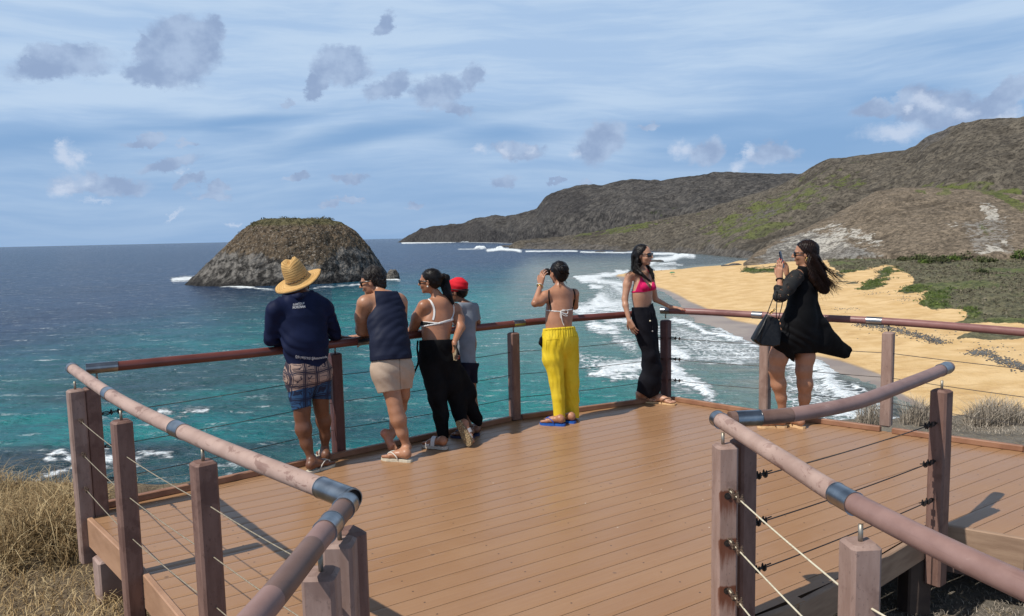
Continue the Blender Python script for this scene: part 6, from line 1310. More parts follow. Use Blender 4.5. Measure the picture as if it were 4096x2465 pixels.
# ================================================================ boy in the red cap
M4_ = Person((-.25, 7.0, 0), 'person, a boy in red cap, grey t-shirt and dark shorts'); B = M4_.B; f4 = unit([-.5, .86, 0]); ft_ = (f4, .66)
B.chain([zf(800, 290, 6.98, 115), ze(960, 1250, 7.0, 128), ze(960, 950, 7.02, 128), ze(955, 800, 7.03, 122)], .05, ft_, 't'); B.chain([ze(860, 690, 6.98, 48), ze(940, 670, 7.03, 60), ze(1035, 690, 7.08, 56)], .04, None, 't')
RS, RE, RW = ze(1055, 720, 7.09, 56), ze(1122, 925, 7.15, 34), ze(1000, 990, 7.28, 26); B.chain([RS, RE], .03, None, 'arm'); B.chain([RE, RW], .02, None, 'fore'); B.chain([ze(850, 720, 6.98, 52), ze(780, 930, 7.05, 36)], .03, None, 'arm'); B.chain([ze(780, 930, 7.05, 34), ze(900, 980, 7.22, 26)], .02, None, 'fore')
hand(B, RW[0], np.array([-.9, .2, 0]), np.array([0, 0, -1.]), -1, (.2, .3, .2), .8); hand(B, ze(900, 980, 7.22)[0], np.array([.3, .9, 0]), np.array([0, 0, -1.]), 1, (.2, .3, .2), .8)
B.chain([ze(920, 670, 7.03, 55), ze(850, 540, 7.04, 44)], .02, None, 'neck'); H4_ = head(B, ze(812, 470, 7.04)[0], unit([-.93, .36, -.12]), unit([-.06, .02, 1]), .205, .9)
leg(B, [zf(740, 330, 6.96, 75), zf(735, 620, 6.94, 52), zf(790, 950, 6.90, 40), zf(860, 1190, 6.86, 26)]); leg(B, [zf(850, 330, 7.02, 75), zf(875, 700, 7.06, 48), zf(925, 960, 7.06, 40), zf(945, 1160, 7.04, 26)])
a = at(*zf.d(890, 1240), .02); F1 = foot(B, zf(865, 1190, 6.86)[0], a, a+unit([-.24, .06, 0])*.215, 1, S=.85); a = at(*zf.d(930, 1215), .02); F2 = foot(B, zf(948, 1160, 7.04)[0], a, a+unit([-.05, .2, 0])*.215, 1, S=.85)
M4_.body(SK_B)
TG = cloth('grey_tshirt', (.17, .19, .22), (.22, .24, .275), .8, 8, 300, .0015, .3, .2); TS = B.sub('t', 'arm', 'neck')
M4_.wear('tshirt', TS, TG, .0062, .011, [cutl(zf, (690, 312), (950, 326), 'above'), cutl(ze, (780, 650), (950, 600), 'below') if 0 else cutl(ze, (780, 628), (930, 632), 'below'), cutor(cutl(ze, (1080, 922), (1160, 880), 'above'), cutl(ze, (1082, 0), (1086, 2000), 'left'))], wr(31, 20, 12, 12, .005))
SH = Sdf(); SH.chain([zf(740, 300, 6.96, 98), zf(850, 300, 7.02, 96)], .03); SH.chain([zf(740, 320, 6.96, 92), zf(740, 520, 6.95, 84)], .01); SH.chain([zf(840, 320, 7.02, 86), zf(855, 530, 7.05, 62)], .01)
M4_.wear('shorts', merge(SH, B.sub('t', 'leg'), .007), cloth('dark_shorts', (.006, .007, .016), (.010, .012, .026), .7, 10, 300, .002, .5), .0065, .007, [cutl(zf, (690, 290), (950, 300), 'below'), cutl(zf, (700, 535), (905, 560), 'above')], wr(33, 20, 12, 12, .004))
for F_ in (F1, F2): flipflop(F_, M4_.root, RUBN, RUBN)
P, hh = H4_['P'], H4_['hh']; H = Sdf(); H.ell(P(0, -.10, .10), hh*np.array([.345, .40, .34]), H4_['A'], .02); H.ell(P(0, -.28, -.08), hh*np.array([.24, .17, .22]), H4_['A'], .03); M4_.wear('hair', H, HBLK, .005, .003, [plane(H4_, (0, .12, 0), (0, 1, 0))], hairn(.002, 70))
CAPM = cloth('red_cap', (.50, .012, .022), (.62, .022, .035), .75, 12, 260, .004, .9, .2); H = Sdf(); H.ell(P(0, -.06, .25), hh*np.array([.43, .50, .40]), H4_['A'], .02)
M4_.wear('cap', H, CAPM, .005, .0, [plane(H4_, (0, -.50, .04), (0, -.22, -1))], wr(35, 6, 6, 70, .0035)); MB().tube([P(.40*math.cos(t), -.06-.47*math.sin(t), .12-.12*math.sin(t)) for t in np.linspace(-.3, PI+.3, 20)], .006, 6).build('cap_band', simple('cap_band', (.03, .006, .008), rough=.7), M4_.root, True)
MB().tube([P(-.34, -.02, .0), P(-.36, .18, .03), P(-.33, .36, .03)], .004, 6).build('glasses_arm', GFR, M4_.root, True)
for q in (-1, 1): MB().ell(H4_['P'](q*.15, .335, .0), .009, None, 8, 6).build('eye', simple('eye_white' if q < 0 else 'eye_white_2', (.6, .6, .6), rough=.2), M4_.root, True)
# ================================================================ woman in yellow trousers
zg, zh = Frame(2080, 1020, 4.123), Frame(2120, 1270, 3.296)
M5_ = Person((.48, 7.3, 0), 'person with hair bun and bright yellow trousers photographing the sea'); B = M5_.B; f5 = unit([-.35, .94, 0]); ft_ = (f5, .62)
B.chain([zg(640, 1260, 7.24, 225), zg(640, 1090, 7.26, 205), zg(648, 940, 7.29, 208), zg(655, 780, 7.32, 225)], .05, ft_, 't'); B.chain([zg(430, 670, 7.26, 75), zg(650, 620, 7.34, 120), zg(870, 640, 7.40, 75)], .05, None, 't')
LS, LE, LW = zg(410, 690, 7.25, 88), zg(250, 798, 7.16, 60), zg(338, 500, 7.28, 35); RS, RE, RW = zg(900, 640, 7.41, 78), zg(905, 850, 7.60, 55), zg(640, 420, 7.75, 34)
B.chain([LS, zg(330, 765, 7.2, 78), LE], .03, None, 'arm'); B.chain([LE, LW], .015, None, 'arm'); B.chain([RS, RE], .03, None, 'arm'); B.chain([RE, RW], .015, None, 'arm')
tp = hand(B, LW[0], np.array([.18, .1, 1]), np.array([.7, .7, 0]), -1, (.25, .35, .35), .96, .35); M5_.paint += [(t, .010, (.75, .68, .66), .9) for t in tp[:4]]; hand(B, RW[0], np.array([-.3, .1, 1]), np.array([-.3, -.8, 0]), 1, (.3, .4, .3), .95)
B.chain([zg(652, 620, 7.34, 95), zg(655, 460, 7.34, 66)], .03, None, 'neck'); H5_ = head(B, zg(632, 295, 7.36)[0], unit([-.52, .85, -.05]), unit([.03, -.02, 1]), .222, female=True)
leg(B, [zh(300, 300, 7.22, 130), zh(350, 850, 7.20, 70), zh(390, 1330, 7.18, 36)]); leg(B, [zh(500, 300, 7.28, 130), zh(540, 850, 7.30, 70), zh(560, 1300, 7.32, 36)])
a = at(*zh.d(455, 1402), .022); F1 = foot(B, zh(395, 1340, 7.19)[0], a, a+unit([-.24, .09, 0])*.238, 1); a = at(*zh.d(590, 1368), .022); F2 = foot(B, zh(560, 1310, 7.32)[0], a, a+unit([-.2, .12, 0])*.238, 1)
M5_.body(SK_F)
M5_.wear('bikini_band', B.sub('t'), WHT, .004, .0045, [cutor(cutl(zg, (430, 925), (660, 942), 'above'), cutl(zg, (660, 0), (662, 1400), 'right')), cutor(cutl(zg, (430, 906), (660, 926), 'below'), cutl(zg, (660, 0), (662, 1400), 'right')), cutor(cutl(zg, (660, 940), (885, 905), 'above'), cutl(zg, (660, 0), (662, 1400), 'left')), cutor(cutl(zg, (660, 922), (885, 888), 'below'), cutl(zg, (660, 0), (662, 1400), 'left'))])
for pts, wd in (([(478, 580), (474, 650), (484, 760), (505, 850), (510, 925)], .0065), ([(868, 550), (902, 640), (900, 740), (878, 830), (852, 905)], .0075)): strapline(M5_.root, 'shoulder_strap', M5_.bvh, zg, pts, wd, BLK)
b = MB()
def gp_(x, y, l=.010): q = hit(M5_.bvh, zg, x, y, l); return q
for pts in ([(668, 930), (720, 905), (785, 925), (778, 970), (720, 960), (672, 935)], [(668, 930), (700, 960), (782, 1000), (740, 1008), (690, 975), (670, 935)], [(672, 930), (664, 985), (672, 1050)], [(676, 935), (690, 1060), (705, 1120), (728, 1166)]): b.tube(catmull([gp_(*p, .012+.004*(i % 2)) for i, p in enumerate(pts)], 5), .0038, 6)
b.build('bikini_bow', WHT, M5_.root, True)
YEL = cloth('yellow_linen', (.66, .47, .022), (.76, .56, .045), .85, 6, 190, .0035, 1.2, .15); SK = Sdf(); SK.chain([zg(640, 1215, 7.24, 240), zh(390, 260, 7.24, 222), zh(390, 330, 7.24, 226)], .04, (f5, .70))
SK.chain([zh(305, 350, 7.22, 148), zh(300, 540, 7.21, 138), zh(348, 800, 7.20, 96), zh(375, 1050, 7.19, 78), zh(392, 1370, 7.18, 76)], .018); SK.chain([zh(495, 350, 7.28, 124), zh(525, 560, 7.29, 108), zh(545, 850, 7.30, 98), zh(553, 1100, 7.31, 92), zh(556, 1330, 7.32, 90)], .018)
fold = wr(41, 60, 10, 6, .0045); 
M5_.wear('yellow_trousers', merge(SK, B.sub('t', 'leg'), .008), YEL, .006, .008, [cutl(zh, (185, 148), (575, 118), 'below'), cutor(cutl(zh, (315, 1335), (462, 1382), 'above'), cutl(zh, (463, 0), (463, 1500), 'right')), cutor(cutl(zh, (464, 1325), (650, 1330), 'above'), cutl(zh, (463, 0), (463, 1500), 'left'))], lambda X, Y, Z: fold(X, Y, Z)+.0028*np.sin(X*230+Y*60)*(Z > .86)); tr = bpy.data.objects['yellow_trousers']
tb = BVHTree.FromPolygons([Vector(v) for v in M5_.last[0]], [tuple(int(i) for i in q) for q in M5_.last[1]])
YELD = cloth('yellow_seam', (.50, .34, .015), (.56, .40, .02), .9)
for pts in ([(220, 315), (215, 430)], [(218, 300), (380, 285)], [(380, 285), (376, 390)], [(515, 260), (612, 248)], [(520, 262), (535, 370)], [(428, 170), (440, 300), (425, 430)]): strapline(tr, 'seam', tb, zh, pts if len(pts) > 2 else [pts[0], ((pts[0][0]+pts[1][0])/2, (pts[0][1]+pts[1][1])/2), pts[1]], .0022, YELD, .001, .0012)
strapline(tr, 'waistband', tb, zh, [(188, 168), (300, 158), (440, 150), (572, 142)], .0035, YELD, .002, .002)
PK = Sdf(); PK.chain([zh(170, 225, 7.20, 8), zh(152, 290, 7.18, 20), zh(140, 335, 7.18, 20), zh(158, 385, 7.19, 10)], .02, (np.array([0, 1., 0]), .5)); M5_.wear('black_pocket_cloth', PK, BLK, .004, 0, noise=wr(43, 40, 9, 40, .002))
for F_ in (F1, F2): flipflop(F_, M5_.root, RUBB, STRB, .022)
P, hh = H5_['P'], H5_['hh']; H = Sdf(); H.ell(P(0, -.10, .16), hh*np.array([.365, .43, .365]), H5_['A'], .02); H.ell(P(0, -.27, -.10), hh*np.array([.28, .20, .30]), H5_['A'], .04); H.chain([zg(700, 235, 7.22, 62), zg(735, 225, 7.24, 55)], .012); H.chain([zg(745, 270, 7.24, 40), zg(790, 300, 7.25, 14), zg(806, 312, 7.25, 6)], .01)
M5_.wear('hair', H, HBLK, .0048, .003, [cutor(plane(H5_, (0, .20, .22), (0, .75, -.66)), plane(H5_, (0, -.06, 0), (0, 1, 0)))], lambda X, Y, Z: hairn(.003, 60)(X, Y, Z)-.0035*np.sin(np.hypot(X-zg(715, 235, 7.2)[0][0], Z-zg(715, 235, 7.2)[0][2])*420)*(np.hypot(X-zg(715, 235, 7.2)[0][0], Z-zg(715, 235, 7.2)[0][2]) < .05)); 
hr_ = [o for o in M5_.root.children if o.name.startswith('hair')][0]; strands(MB(), [[zg(760, 270, 7.25)[0], zg(785, 300, 7.24)[0], zg(800, 355, 7.24)[0]], [zg(650, 430, 7.28)[0], zg(655, 500, 7.27)[0], zg(665, 560, 7.26)[0]], [zg(745, 420, 7.3)[0], zg(762, 460, 7.3)[0], zg(770, 490, 7.3)[0]]], 7, .0010, .006, seed=6).build('loose_strands', HBLK, hr_, True)
for i, (x, y, a0) in enumerate(((325, 500, 0), (328, 515, .2), (333, 530, -.1))):
    c_, _ = zg(x, y, 7.275); d_ = unit(LW[0]-LE[0]); s1 = unit(np.cross(d_, [0, 1, 0])); s2 = np.cross(d_, s1); MB().tube([c_+(s1*math.cos(t)+s2*math.sin(t))*(.030) for t in np.linspace(0, 2*PI, 22)], .0032, 6, False).build('bracelet', GOLD if i else simple('pearl_bracelet', (.7, .68, .62), rough=.3), M5_.root, True)
q = zg(462, 285, 7.44)[0]; pe = empty('compact_camera', q, 'small black camera held up by the woman in yellow trousers', 'camera'); A = [unit([.93, .36, 0]), unit([-.36, .93, 0]), [0, 0, 1]]; PBK = simple('camera_black', (.008, .008, .009), rough=.3); MB().box(q, .035, .011, .030, A, .004).build('camera_body', PBK, pe); MB().tube([q+A[1]*.01, q+A[1]*.035], .018, 16).build('camera_lens', PBK, pe, True); MB().box(q+np.array([-.012, -.004, .034]), .018, .008, .005, A, .001).build('camera_flap', PBK, pe)
# ================================================================ woman in the pink bikini
zi, zj = Frame(2440, 950, 4.241), Frame(2440, 1250, 3.806)
M6_ = Person((1.48, 8.0, 0), 'person in pink bikini top and long black trousers posing at the corner'); B = M6_.B; f6 = unit([.55, -.83, 0]); ft_ = (f6, .62)
B.chain([zi(560, 1260, 7.98, 168), zi(545, 1090, 7.97, 158), zi(545, 960, 7.97, 180), zi(555, 800, 7.97, 180)], .05, ft_, 't'); B.chain([zi(355, 650, 7.94, 62), zi(540, 600, 7.98, 95), zi(690, 630, 8.06, 58)], .05, None, 't')
for (x, y, Y_) in ((600, 830, 7.88), (715, 830, 7.93)): c_, r_ = zi(x, y, Y_, 62); B.ell(c_, [r_*1.05, r_*1.05, r_*1.1], np.eye(3), .02, 'bust')
RS, RE, RW = zi(320, 665, 7.93, 68), zi(252, 1040, 7.88, 52), zj(292, 118, 7.80, 32); LS, LE, LW = zi(690, 650, 8.06, 56), zi(770, 1050, 8.12, 48), zi(1010, 1175, 8.12, 32)
B.chain([RS, zi(290, 800, 7.92, 66), RE], .025, None, 'arm'); B.chain([RE, zi(262, 1150, 7.85, 50), RW], .015, None, 'arm'); B.chain([LS, LE], .025, None, 'arm'); B.chain([LE, LW], .015, None, 'arm')
tp = hand(B, RW[0], np.array([.38, -.05, -.92]), np.array([.6, .75, .2]), 1, (.2, .3, .25), .98, .3); tp2 = hand(B, LW[0], np.array([.93, -.25, -.12]), np.array([0, .05, -1.]), -1, (.10, .15, .25), .95, .1, .22)
M6_.paint += [(t, .010, NAIL, .9) for t in tp+tp2]
B.chain([zi(540, 600, 7.98, 70), zi(545, 470, 7.98, 54)], .03, None, 'neck'); H6_ = head(B, zi(572, 300, 7.97)[0], unit([.80, -.60, -.03]), unit([.04, .0, 1]), .218, female=True); M6_.lips(H6_, (.46, .06, .08), .02); M6_.brows(H6_)
M6_.paint.append((H6_['P'](.0, .40, -.243), .006, (.75, .7, .66), .7)); M6_.paint.append((zi(662, 1165, 7.88)[0], .010, (.12, .05, .03), .8))
leg(B, [zj(480, 150, 7.95, 120), zj(600, 650, 7.92, 75), zj(560, 1000, 7.94, 50), zj(440, 1240, 7.96, 34)]); leg(B, [zj(600, 150, 8.02, 110), zj(660, 650, 8.00, 75), zj(700, 1000, 8.0, 50), zj(700, 1280, 8.0, 34)])
a = at(*zj.d(395, 1345), .018); F1 = foot(B, zj(440, 1235, 7.97)[0], a, a+unit([.235, -.055, 0])*.238, 1); a = at(*zj.d(680, 1350), .018); F2 = foot(B, zj(695, 1275, 8.0)[0], a, a+unit([.16, -.12, 0])*.235, 1)
M6_.body(SK_L, .0058)
m, n = newmat('pink_ribbed'); co = n('ShaderNodeTexCoord', None, 'Object'); wv_ = n('ShaderNodeTexWave', {'Vector': n.sc(co, 1, .6, .25), 'Scale': 60, 'Distortion': 2.5}, 1); c = n.mix(wv_, (.55, .004, .08), (.80, .012, .16)); PINK = finish(m, n, c, .6, n.bump(wv_, 1, .002), 0, .3)
TB = B.sub('t', 'bust')
M6_.wear('bikini_band', TB, PINK, .004, .005, [cutor(cutl(zi, (340, 940), (560, 932), 'above'), cutl(zi, (560, 0), (560, 1300), 'right')), cutor(cutl(zi, (340, 912), (560, 912), 'below'), cutl(zi, (560, 0), (560, 1300), 'right')), cutor(cutl(zi, (560, 934), (740, 898), 'above'), cutl(zi, (560, 0), (560, 1300), 'left')), cutor(cutl(zi, (560, 914), (740, 880), 'below'), cutl(zi, (560, 0), (560, 1300), 'left'))])
fr_only = (zi(560, 800, 7.97)[0]+f6*.02, -f6)
M6_.wear('bikini_cup', TB, PINK, .004, .006, [cutl(zi, (430, 905), (525, 680), 'right'), cutl(zi, (525, 660), (690, 885), 'below'), cutl(zi, (430, 925), (690, 905), 'above'), fr_only]); M6_.wear('bikini_cup', TB, PINK, .004, .006, [cutl(zi, (690, 885), (730, 700), 'right'), cutl(zi, (690, 905), (790, 880), 'above'), cutl(zi, (725, 700), (790, 850), 'below'), fr_only])
for pts in ([(530, 700), (505, 620), (455, 520), (440, 490)], [(738, 730), (700, 640), (650, 570), (625, 540)]): strapline(M6_.root, 'neck_strap', M6_.bvh, zi, pts, .0035, PINK)
strapline(M6_.root, 'necklace', M6_.bvh, zi, [(520, 530), (560, 575), (610, 610), (640, 640)], .0012, GOLD)
BP = cloth('black_trousers', (.006, .006, .009), (.011, .011, .015), .75, 6, 300, .002, .5, .2); SK = Sdf(); SK.chain([zi(545, 1215, 7.97, 172), zj(515, 40, 7.97, 185), zj(530, 220, 7.96, 180)], .04, (f6, .68))
SK.chain([zj(520, 200, 7.95, 165), zj(575, 450, 7.94, 130), zj(620, 640, 7.93, 108), zj(650, 860, 7.95, 140), zj(600, 1060, 7.95, 165), zj(570, 1180, 7.95, 155)], .03, (unit([.2, -1, 0]), .7)); SK.chain([zj(620, 200, 8.02, 90), zj(560, 560, 8.0, 74), zj(540, 800, 8.02, 60), zj(650, 1150, 8.0, 120)], .03)
M6_.wear('black_trousers', merge(SK, B.sub('t', 'leg'), .008), BP, .006, .008, [cutor(cutl(zi, (370, 1185), (650, 1185), 'below'), cutl(zi, (655, 0), (655, 1500), 'right')), cutor(cutl(zi, (650, 1185), (710, 1125), 'below'), cutl(zi, (655, 0), (655, 1500), 'left')), cutor(cutl(zj, (398, 1190), (600, 1312), 'above'), cutl(zj, (600, 0), (600, 1500), 'right')), cutor(cutl(zj, (600, 1312), (760, 1235), 'above'), cutl(zj, (600, 0), (600, 1500), 'left'))], wr(51, 24, 8, 10, .006)); tr = bpy.data.objects['black_trousers']
tb = BVHTree.FromPolygons([Vector(v) for v in M6_.last[0]], [tuple(int(i) for i in q) for q in M6_.last[1]]); 
for (x0, y0, x1, y1) in ((605, -20, 612, 130), (640, -20, 648, 285)): strapline(tr, 'drawstring', tb, zj, [(x0, y0), ((x0+x1)/2, (y0+y1)/2), (x1, y1)], .003, BP, .004, .003)
for (x, y) in ((612, 130), (648, 287)):
    q = hit(tb, zj, x, y, .008)
    if q is not None: MB().ell(q, .009, None, 10, 7).build('bead', simple('cream_bead' if y < 200 else 'grey_bead', (.75, .68, .5) if y < 200 else (.25, .24, .24), rough=.35), tr, True)
for F_ in (F1, F2): flipflop(F_, M6_.root, RUBT, STRT, .016)
P, hh = H6_['P'], H6_['hh']; H = Sdf(); H.ell(P(0, -.13, .16), hh*np.array([.37, .42, .365]), H6_['A'], .02); H.chain([(P(.30, -.10, .05), .030), (P(.33, -.08, -.35), .032), zi(430, 560, 7.92, 48)], .03); H.chain([(P(.1, -.38, -.1), .05), zi(445, 500, 8.02, 70), zi(470, 620, 8.05, 60)], .03); H.chain([(P(-.30, -.12, -.1), .02), (P(-.33, -.10, -.5), .02), zi(690, 560, 7.96, 26), zi(735, 690, 7.92, 18)], .02)
H.chain([zi(430, 540, 7.90, 34), zi(530, 620, 7.85, 26), zi(690, 755, 7.80, 8)], .015)
M6_.wear('hair', H, HBLK, .0048, .003, [cutor(plane(H6_, (0, .19, .25), (0, .80, -.60)), plane(H6_, (0, -.04, 0), (0, 1, 0)), cutl(zi, (0, 440), (800, 440), 'below'))], lambda X, Y, Z: hairn(.0025, 60)(X, Y, Z)-.0015*np.sin(X*300+Y*260)); hr_ = [o for o in M6_.root.children if o.name.startswith('hair')][0]
G_ = lambda x, y, Y_: zi(x, y, Y_)[0]
strands(MB(), [[G_(440, 380, 7.92), G_(420, 520, 7.89), G_(350, 590, 7.87), G_(275, 650, 7.86)], [G_(430, 480, 7.9), G_(440, 590, 7.86), G_(500, 660, 7.84)], [G_(450, 470, 7.9), G_(530, 600, 7.84), G_(620, 700, 7.80), G_(700, 760, 7.79)], [G_(400, 300, 7.96), G_(385, 430, 7.94), G_(370, 560, 7.92)], [G_(650, 470, 7.95), G_(700, 560, 7.92), G_(740, 680, 7.88), G_(748, 740, 7.88)]], 30, .0013, .010, seed=8).build('loose_strands', HBLK, hr_, True)
sunglasses(H6_, M6_.root, .02, .15)
# ================================================================ woman in the black dress
zk, zl = Frame(2980, 930, 4.3636), Frame(2980, 1240, 2.968)
M7_ = Person((2.6, 6.92, 0), 'person in loose black dress, long hair blowing, photographing with a phone'); B = M7_.B; f7 = unit([-.75, .66, 0]); ft_ = (f7, .66)
B.chain([zl(655, 120, 6.88, 190), zk(1000, 1250, 6.90, 262), zk(1040, 1050, 6.92, 250), zk(1090, 850, 6.93, 225)], .05, ft_, 't'); B.chain([zk(960, 720, 6.84, 88), zk(1090, 690, 6.93, 110), zk(1220, 760, 7.02, 90)], .05, None, 't')
LS, LE, LW = zk(905, 760, 6.80, 108), zk(610, 1120, 6.68, 72), zk(608, 810, 6.78, 42); RS, RE, RW = zk(1200, 800, 7.02, 90), zk(900, 1000, 7.12, 70), zk(735, 740, 7.02, 40)
B.chain([LS, LE], .03, None, 'arm'); B.chain([LE, zk(600, 950, 6.73, 56), LW], .015, None, 'fore'); B.chain([RS, RE], .03, None, 'arm2'); B.chain([RE, RW], .015, None, 'fore')
tp = hand(B, LW[0], np.array([-.02, .1, 1]), np.array([.85, .4, 0]), -1, (.10, .15, .15), 1.0, .3, .04); tp2 = hand(B, RW[0], np.array([-.15, .0, 1]), np.array([-.9, -.1, .1]), 1, (.25, .6, .5), .98, .4)
M7_.paint += [(t, .010, NAIL, .9) for t in tp+tp2]
B.chain([zk(1080, 690, 6.93, 105), zk(1045, 560, 6.92, 80), zk(1030, 480, 6.92, 70)], .03, None, 'neck'); H7_ = head(B, zk(1040, 365, 6.92)[0], unit([-.93, .36, -.06]), unit([-.02, .02, 1]), .228, female=True); M7_.lips(H7_, (.35, .08, .08))
LAk, RAk = zl(445, 1195, 6.90, 44), zl(692, 1210, 6.94, 46)
leg(B, [zl(470, 250, 6.86, 120), zl(400, 560, 6.84, 106), zl(372, 720, 6.84, 84), zl(398, 880, 6.86, 84), zl(430, 1040, 6.88, 58), LAk]); leg(B, [zl(700, 250, 6.96, 125), zl(712, 560, 6.94, 110), zl(698, 720, 6.92, 90), zl(712, 880, 6.92, 86), zl(708, 1040, 6.93, 66), RAk])
a = at(*zl.d(485, 1372), .02); F1 = foot(B, LAk[0], a, a+unit([-.25, .03, 0])*.25, 1); a = at(*zl.d(700, 1388), .02); F2 = foot(B, RAk[0], a, a+unit([-.12, .2, 0])*.25, -1)
M7_.body(SK_T)
DRS = cloth('black_dress', (.0035, .0035, .004), (.008, .008, .009), .8, 6, 300, .002, .5, .2); SK = B.sub('t', 'arm2'); SK.chain([zk(1080, 700, 6.93, 110), zk(1060, 600, 6.93, 95)], .03, None, 'n')
SK.chain([zk(990, 1300, 6.9, 285), zl(650, 160, 6.88, 235), zl(650, 300, 6.88, 230), zl(640, 420, 6.88, 190)], .05, (f7, .72)); SK.chain([zl(560, 200, 6.86, 140), zl(470, 380, 6.82, 120), zl(520, 480, 6.82, 100)], .04); SK.chain([zl(720, 60, 6.92, 150), zl(790, 240, 6.94, 175), zl(880, 350, 6.96, 160), zl(1000, 420, 6.99, 118), zl(1120, 480, 7.01, 72), zl(1210, 492, 7.02, 38)], .05, (unit([.1, 1, 0]), .55)); SK.chain([zl(650, 380, 6.9, 150), zl(850, 400, 6.93, 120)], .05)
M7_.wear('dress', SK, DRS, .0065, .010, [cutl(zk, (900, 575), (1200, 610), 'below'), cutor(cutl(zl, (250, 395), (540, 590), 'above'), cutl(zl, (545, 0), (545, 900), 'right')), cutor(cutl(zl, (590, 520), (850, 512), 'above'), cutl(zl, (588, 0), (588, 900), 'left'), cutl(zl, (850, 0), (850, 900), 'right')), cutor(cutl(zl, (850, 505), (1190, 582), 'above'), cutl(zl, (850, 0), (850, 900), 'left'))], wr(61, 14, 10, 24, .008))
# crocheted sleeve: black threads with open holes
m, n = newmat('lace_sleeve'); co = n('ShaderNodeTexCoord', None, 'Object'); v_ = n.vor(co, 75, 'DISTANCE_TO_EDGE'); v2 = n.vor(n.vm('ADD', co, (.31, .17, .09)), 22, 'F1'); holes = n.math('MULTIPLY', n.ramp(v_, .16, .22), n.ramp(v2, .55, .42)); bs_ = n('ShaderNodeBsdfPrincipled', {'Base Color': (.006, .006, .006), 'Roughness': .8}); tr_ = n('ShaderNodeBsdfTransparent'); mx = n('ShaderNodeMixShader', {0: holes, 1: bs_, 2: tr_}); n('ShaderNodeOutputMaterial', {'Surface': mx})
SL = Sdf(); SL.chain([zk(890, 780, 6.80, 124), zk(740, 960, 6.74, 126), zk(640, 1100, 6.69, 100), zk(590, 1130, 6.68, 84)], .02); SL.chain([zk(600, 1120, 6.68, 84), zk(575, 980, 6.72, 66)], .02); M7_.wear('lace_sleeve', SL, m, .006, .004, [cutor(cutl(zk, (520, 900), (640, 930), 'below'), cutl(zk, (655, 0), (655, 1500), 'right'))], wr(63, 20, 20, 20, .005))
DC = Sdf(); DC.chain([zk(548, 935, 6.72, 20), zk(600, 925, 6.68, 24), zk(635, 940, 6.73, 20)], .01); M7_.wear('sleeve_cuff', Sdf().chain([zk(598, 960, 6.725, 68), zk(590, 1020, 6.715, 74)], .01) if 0 else (lambda q: (q.chain([zk(596, 950, 6.725, 62), zk(590, 1010, 6.715, 70)], .01), q)[1])(Sdf()), DRS, .006, 0, [cutl(zk, (520, 915), (640, 925), 'below')])
for F_ in (F1, F2): flipflop(F_, M7_.root, RUBT, STRT, .02)
P, hh = H7_['P'], H7_['hh']; H = Sdf(); H.ell(P(0, -.10, .17), hh*np.array([.375, .44, .375]), H7_['A'], .02); H.chain([zk(1150, 380, 6.88, 120), zk(1200, 560, 6.84, 125), zk(1270, 760, 6.82, 130), zk(1360, 930, 6.82, 95), zk(1400, 1010, 6.82, 50)], .05, (unit([.2, -1, 0]), .45))
M7_.wear('hair', H, HBRN, .0052, .003, [cutor(plane(H7_, (0, .18, .24), (0, .78, -.62)), plane(H7_, (0, -.08, 0), (0, 1, 0)))], lambda X, Y, Z: hairn(.003, 50)(X, Y, Z)-.0022*np.sin(X*330-Z*140)); hr_ = [o for o in M7_.root.children if o.name.startswith('hair')][0]
G_ = lambda x, y, Y_: zk(x, y, Y_)[0]
strands(MB(), [[G_(1180, 400, 6.80), G_(1290, 600, 6.77), G_(1400, 820, 6.77), G_(1510, 1010, 6.78)], [G_(1200, 500, 6.80), G_(1320, 700, 6.78), G_(1470, 870, 6.78), G_(1640, 960, 6.8)], [G_(1280, 450, 6.82), G_(1400, 620, 6.82), G_(1540, 720, 6.84), G_(1700, 850, 6.86)], [G_(1150, 500, 6.80), G_(1220, 720, 6.78), G_(1300, 900, 6.78), G_(1400, 1070, 6.8)], [G_(1250, 560, 6.78), G_(1380, 760, 6.76), G_(1520, 900, 6.78), G_(1600, 1000, 6.8)], [G_(1080, 540, 6.84), G_(1150, 620, 6.80), G_(1280, 720, 6.78)]], 46, .0017, .016, seed=12, flare=1.9).build('loose_strands', HBRN, hr_, True)
sunglasses(H7_, M7_.root, .0, .13); MB().tube([H7_['P'](-.36, -.06, -.17)+np.array([0, -.011*math.sin(t), -.013+.013*math.cos(t)]) for t in np.linspace(0, 2*PI, 14)], .0035, 6, False).build('earring', GOLD, M7_.root, True)
d_ = unit(LW[0]-LE[0]); s1 = unit(np.cross(d_, [0, 1, 0])); s2 = np.cross(d_, s1); MB().tube([LW[0]-d_*.012+(s1*math.cos(t)+s2*math.sin(t))*.031 for t in np.linspace(0, 2*PI, 22)], .0065, 8, False).build('watch', BLK, M7_.root, True)
q0, q1 = zk(612, 345, 6.86)[0], zk(668, 605, 6.86)[0]; q = (q0+q1)/2; u_ = unit(q0-q1); s_ = unit(np.cross(u_, unit([-.85, .5, 0]))); nn_ = np.cross(s_, u_); pe = empty('smartphone', q, 'dark smartphone held up in both hands of the woman in the black dress', 'phone'); L_ = np.linalg.norm(q0-q1)/2+.008
MB().box(q, .036, .0048, L_, [s_, nn_, u_], .003).build('phone_body', simple('phone_navy', (.012, .018, .035), rough=.25), pe)
MB().box(q+nn_*.0052, .033, .0008, L_-.004, [s_, nn_, u_]).build('phone_screen', simple('phone_glass', (.01, .01, .012), rough=.08), pe); MB().box(q-nn_*.0055+u_*(L_-.022)+s_*.014, .014, .0012, .014, [s_, nn_, u_], .001).build('camera_bump', simple('camera_glass', (.05, .055, .06), rough=.15), pe)
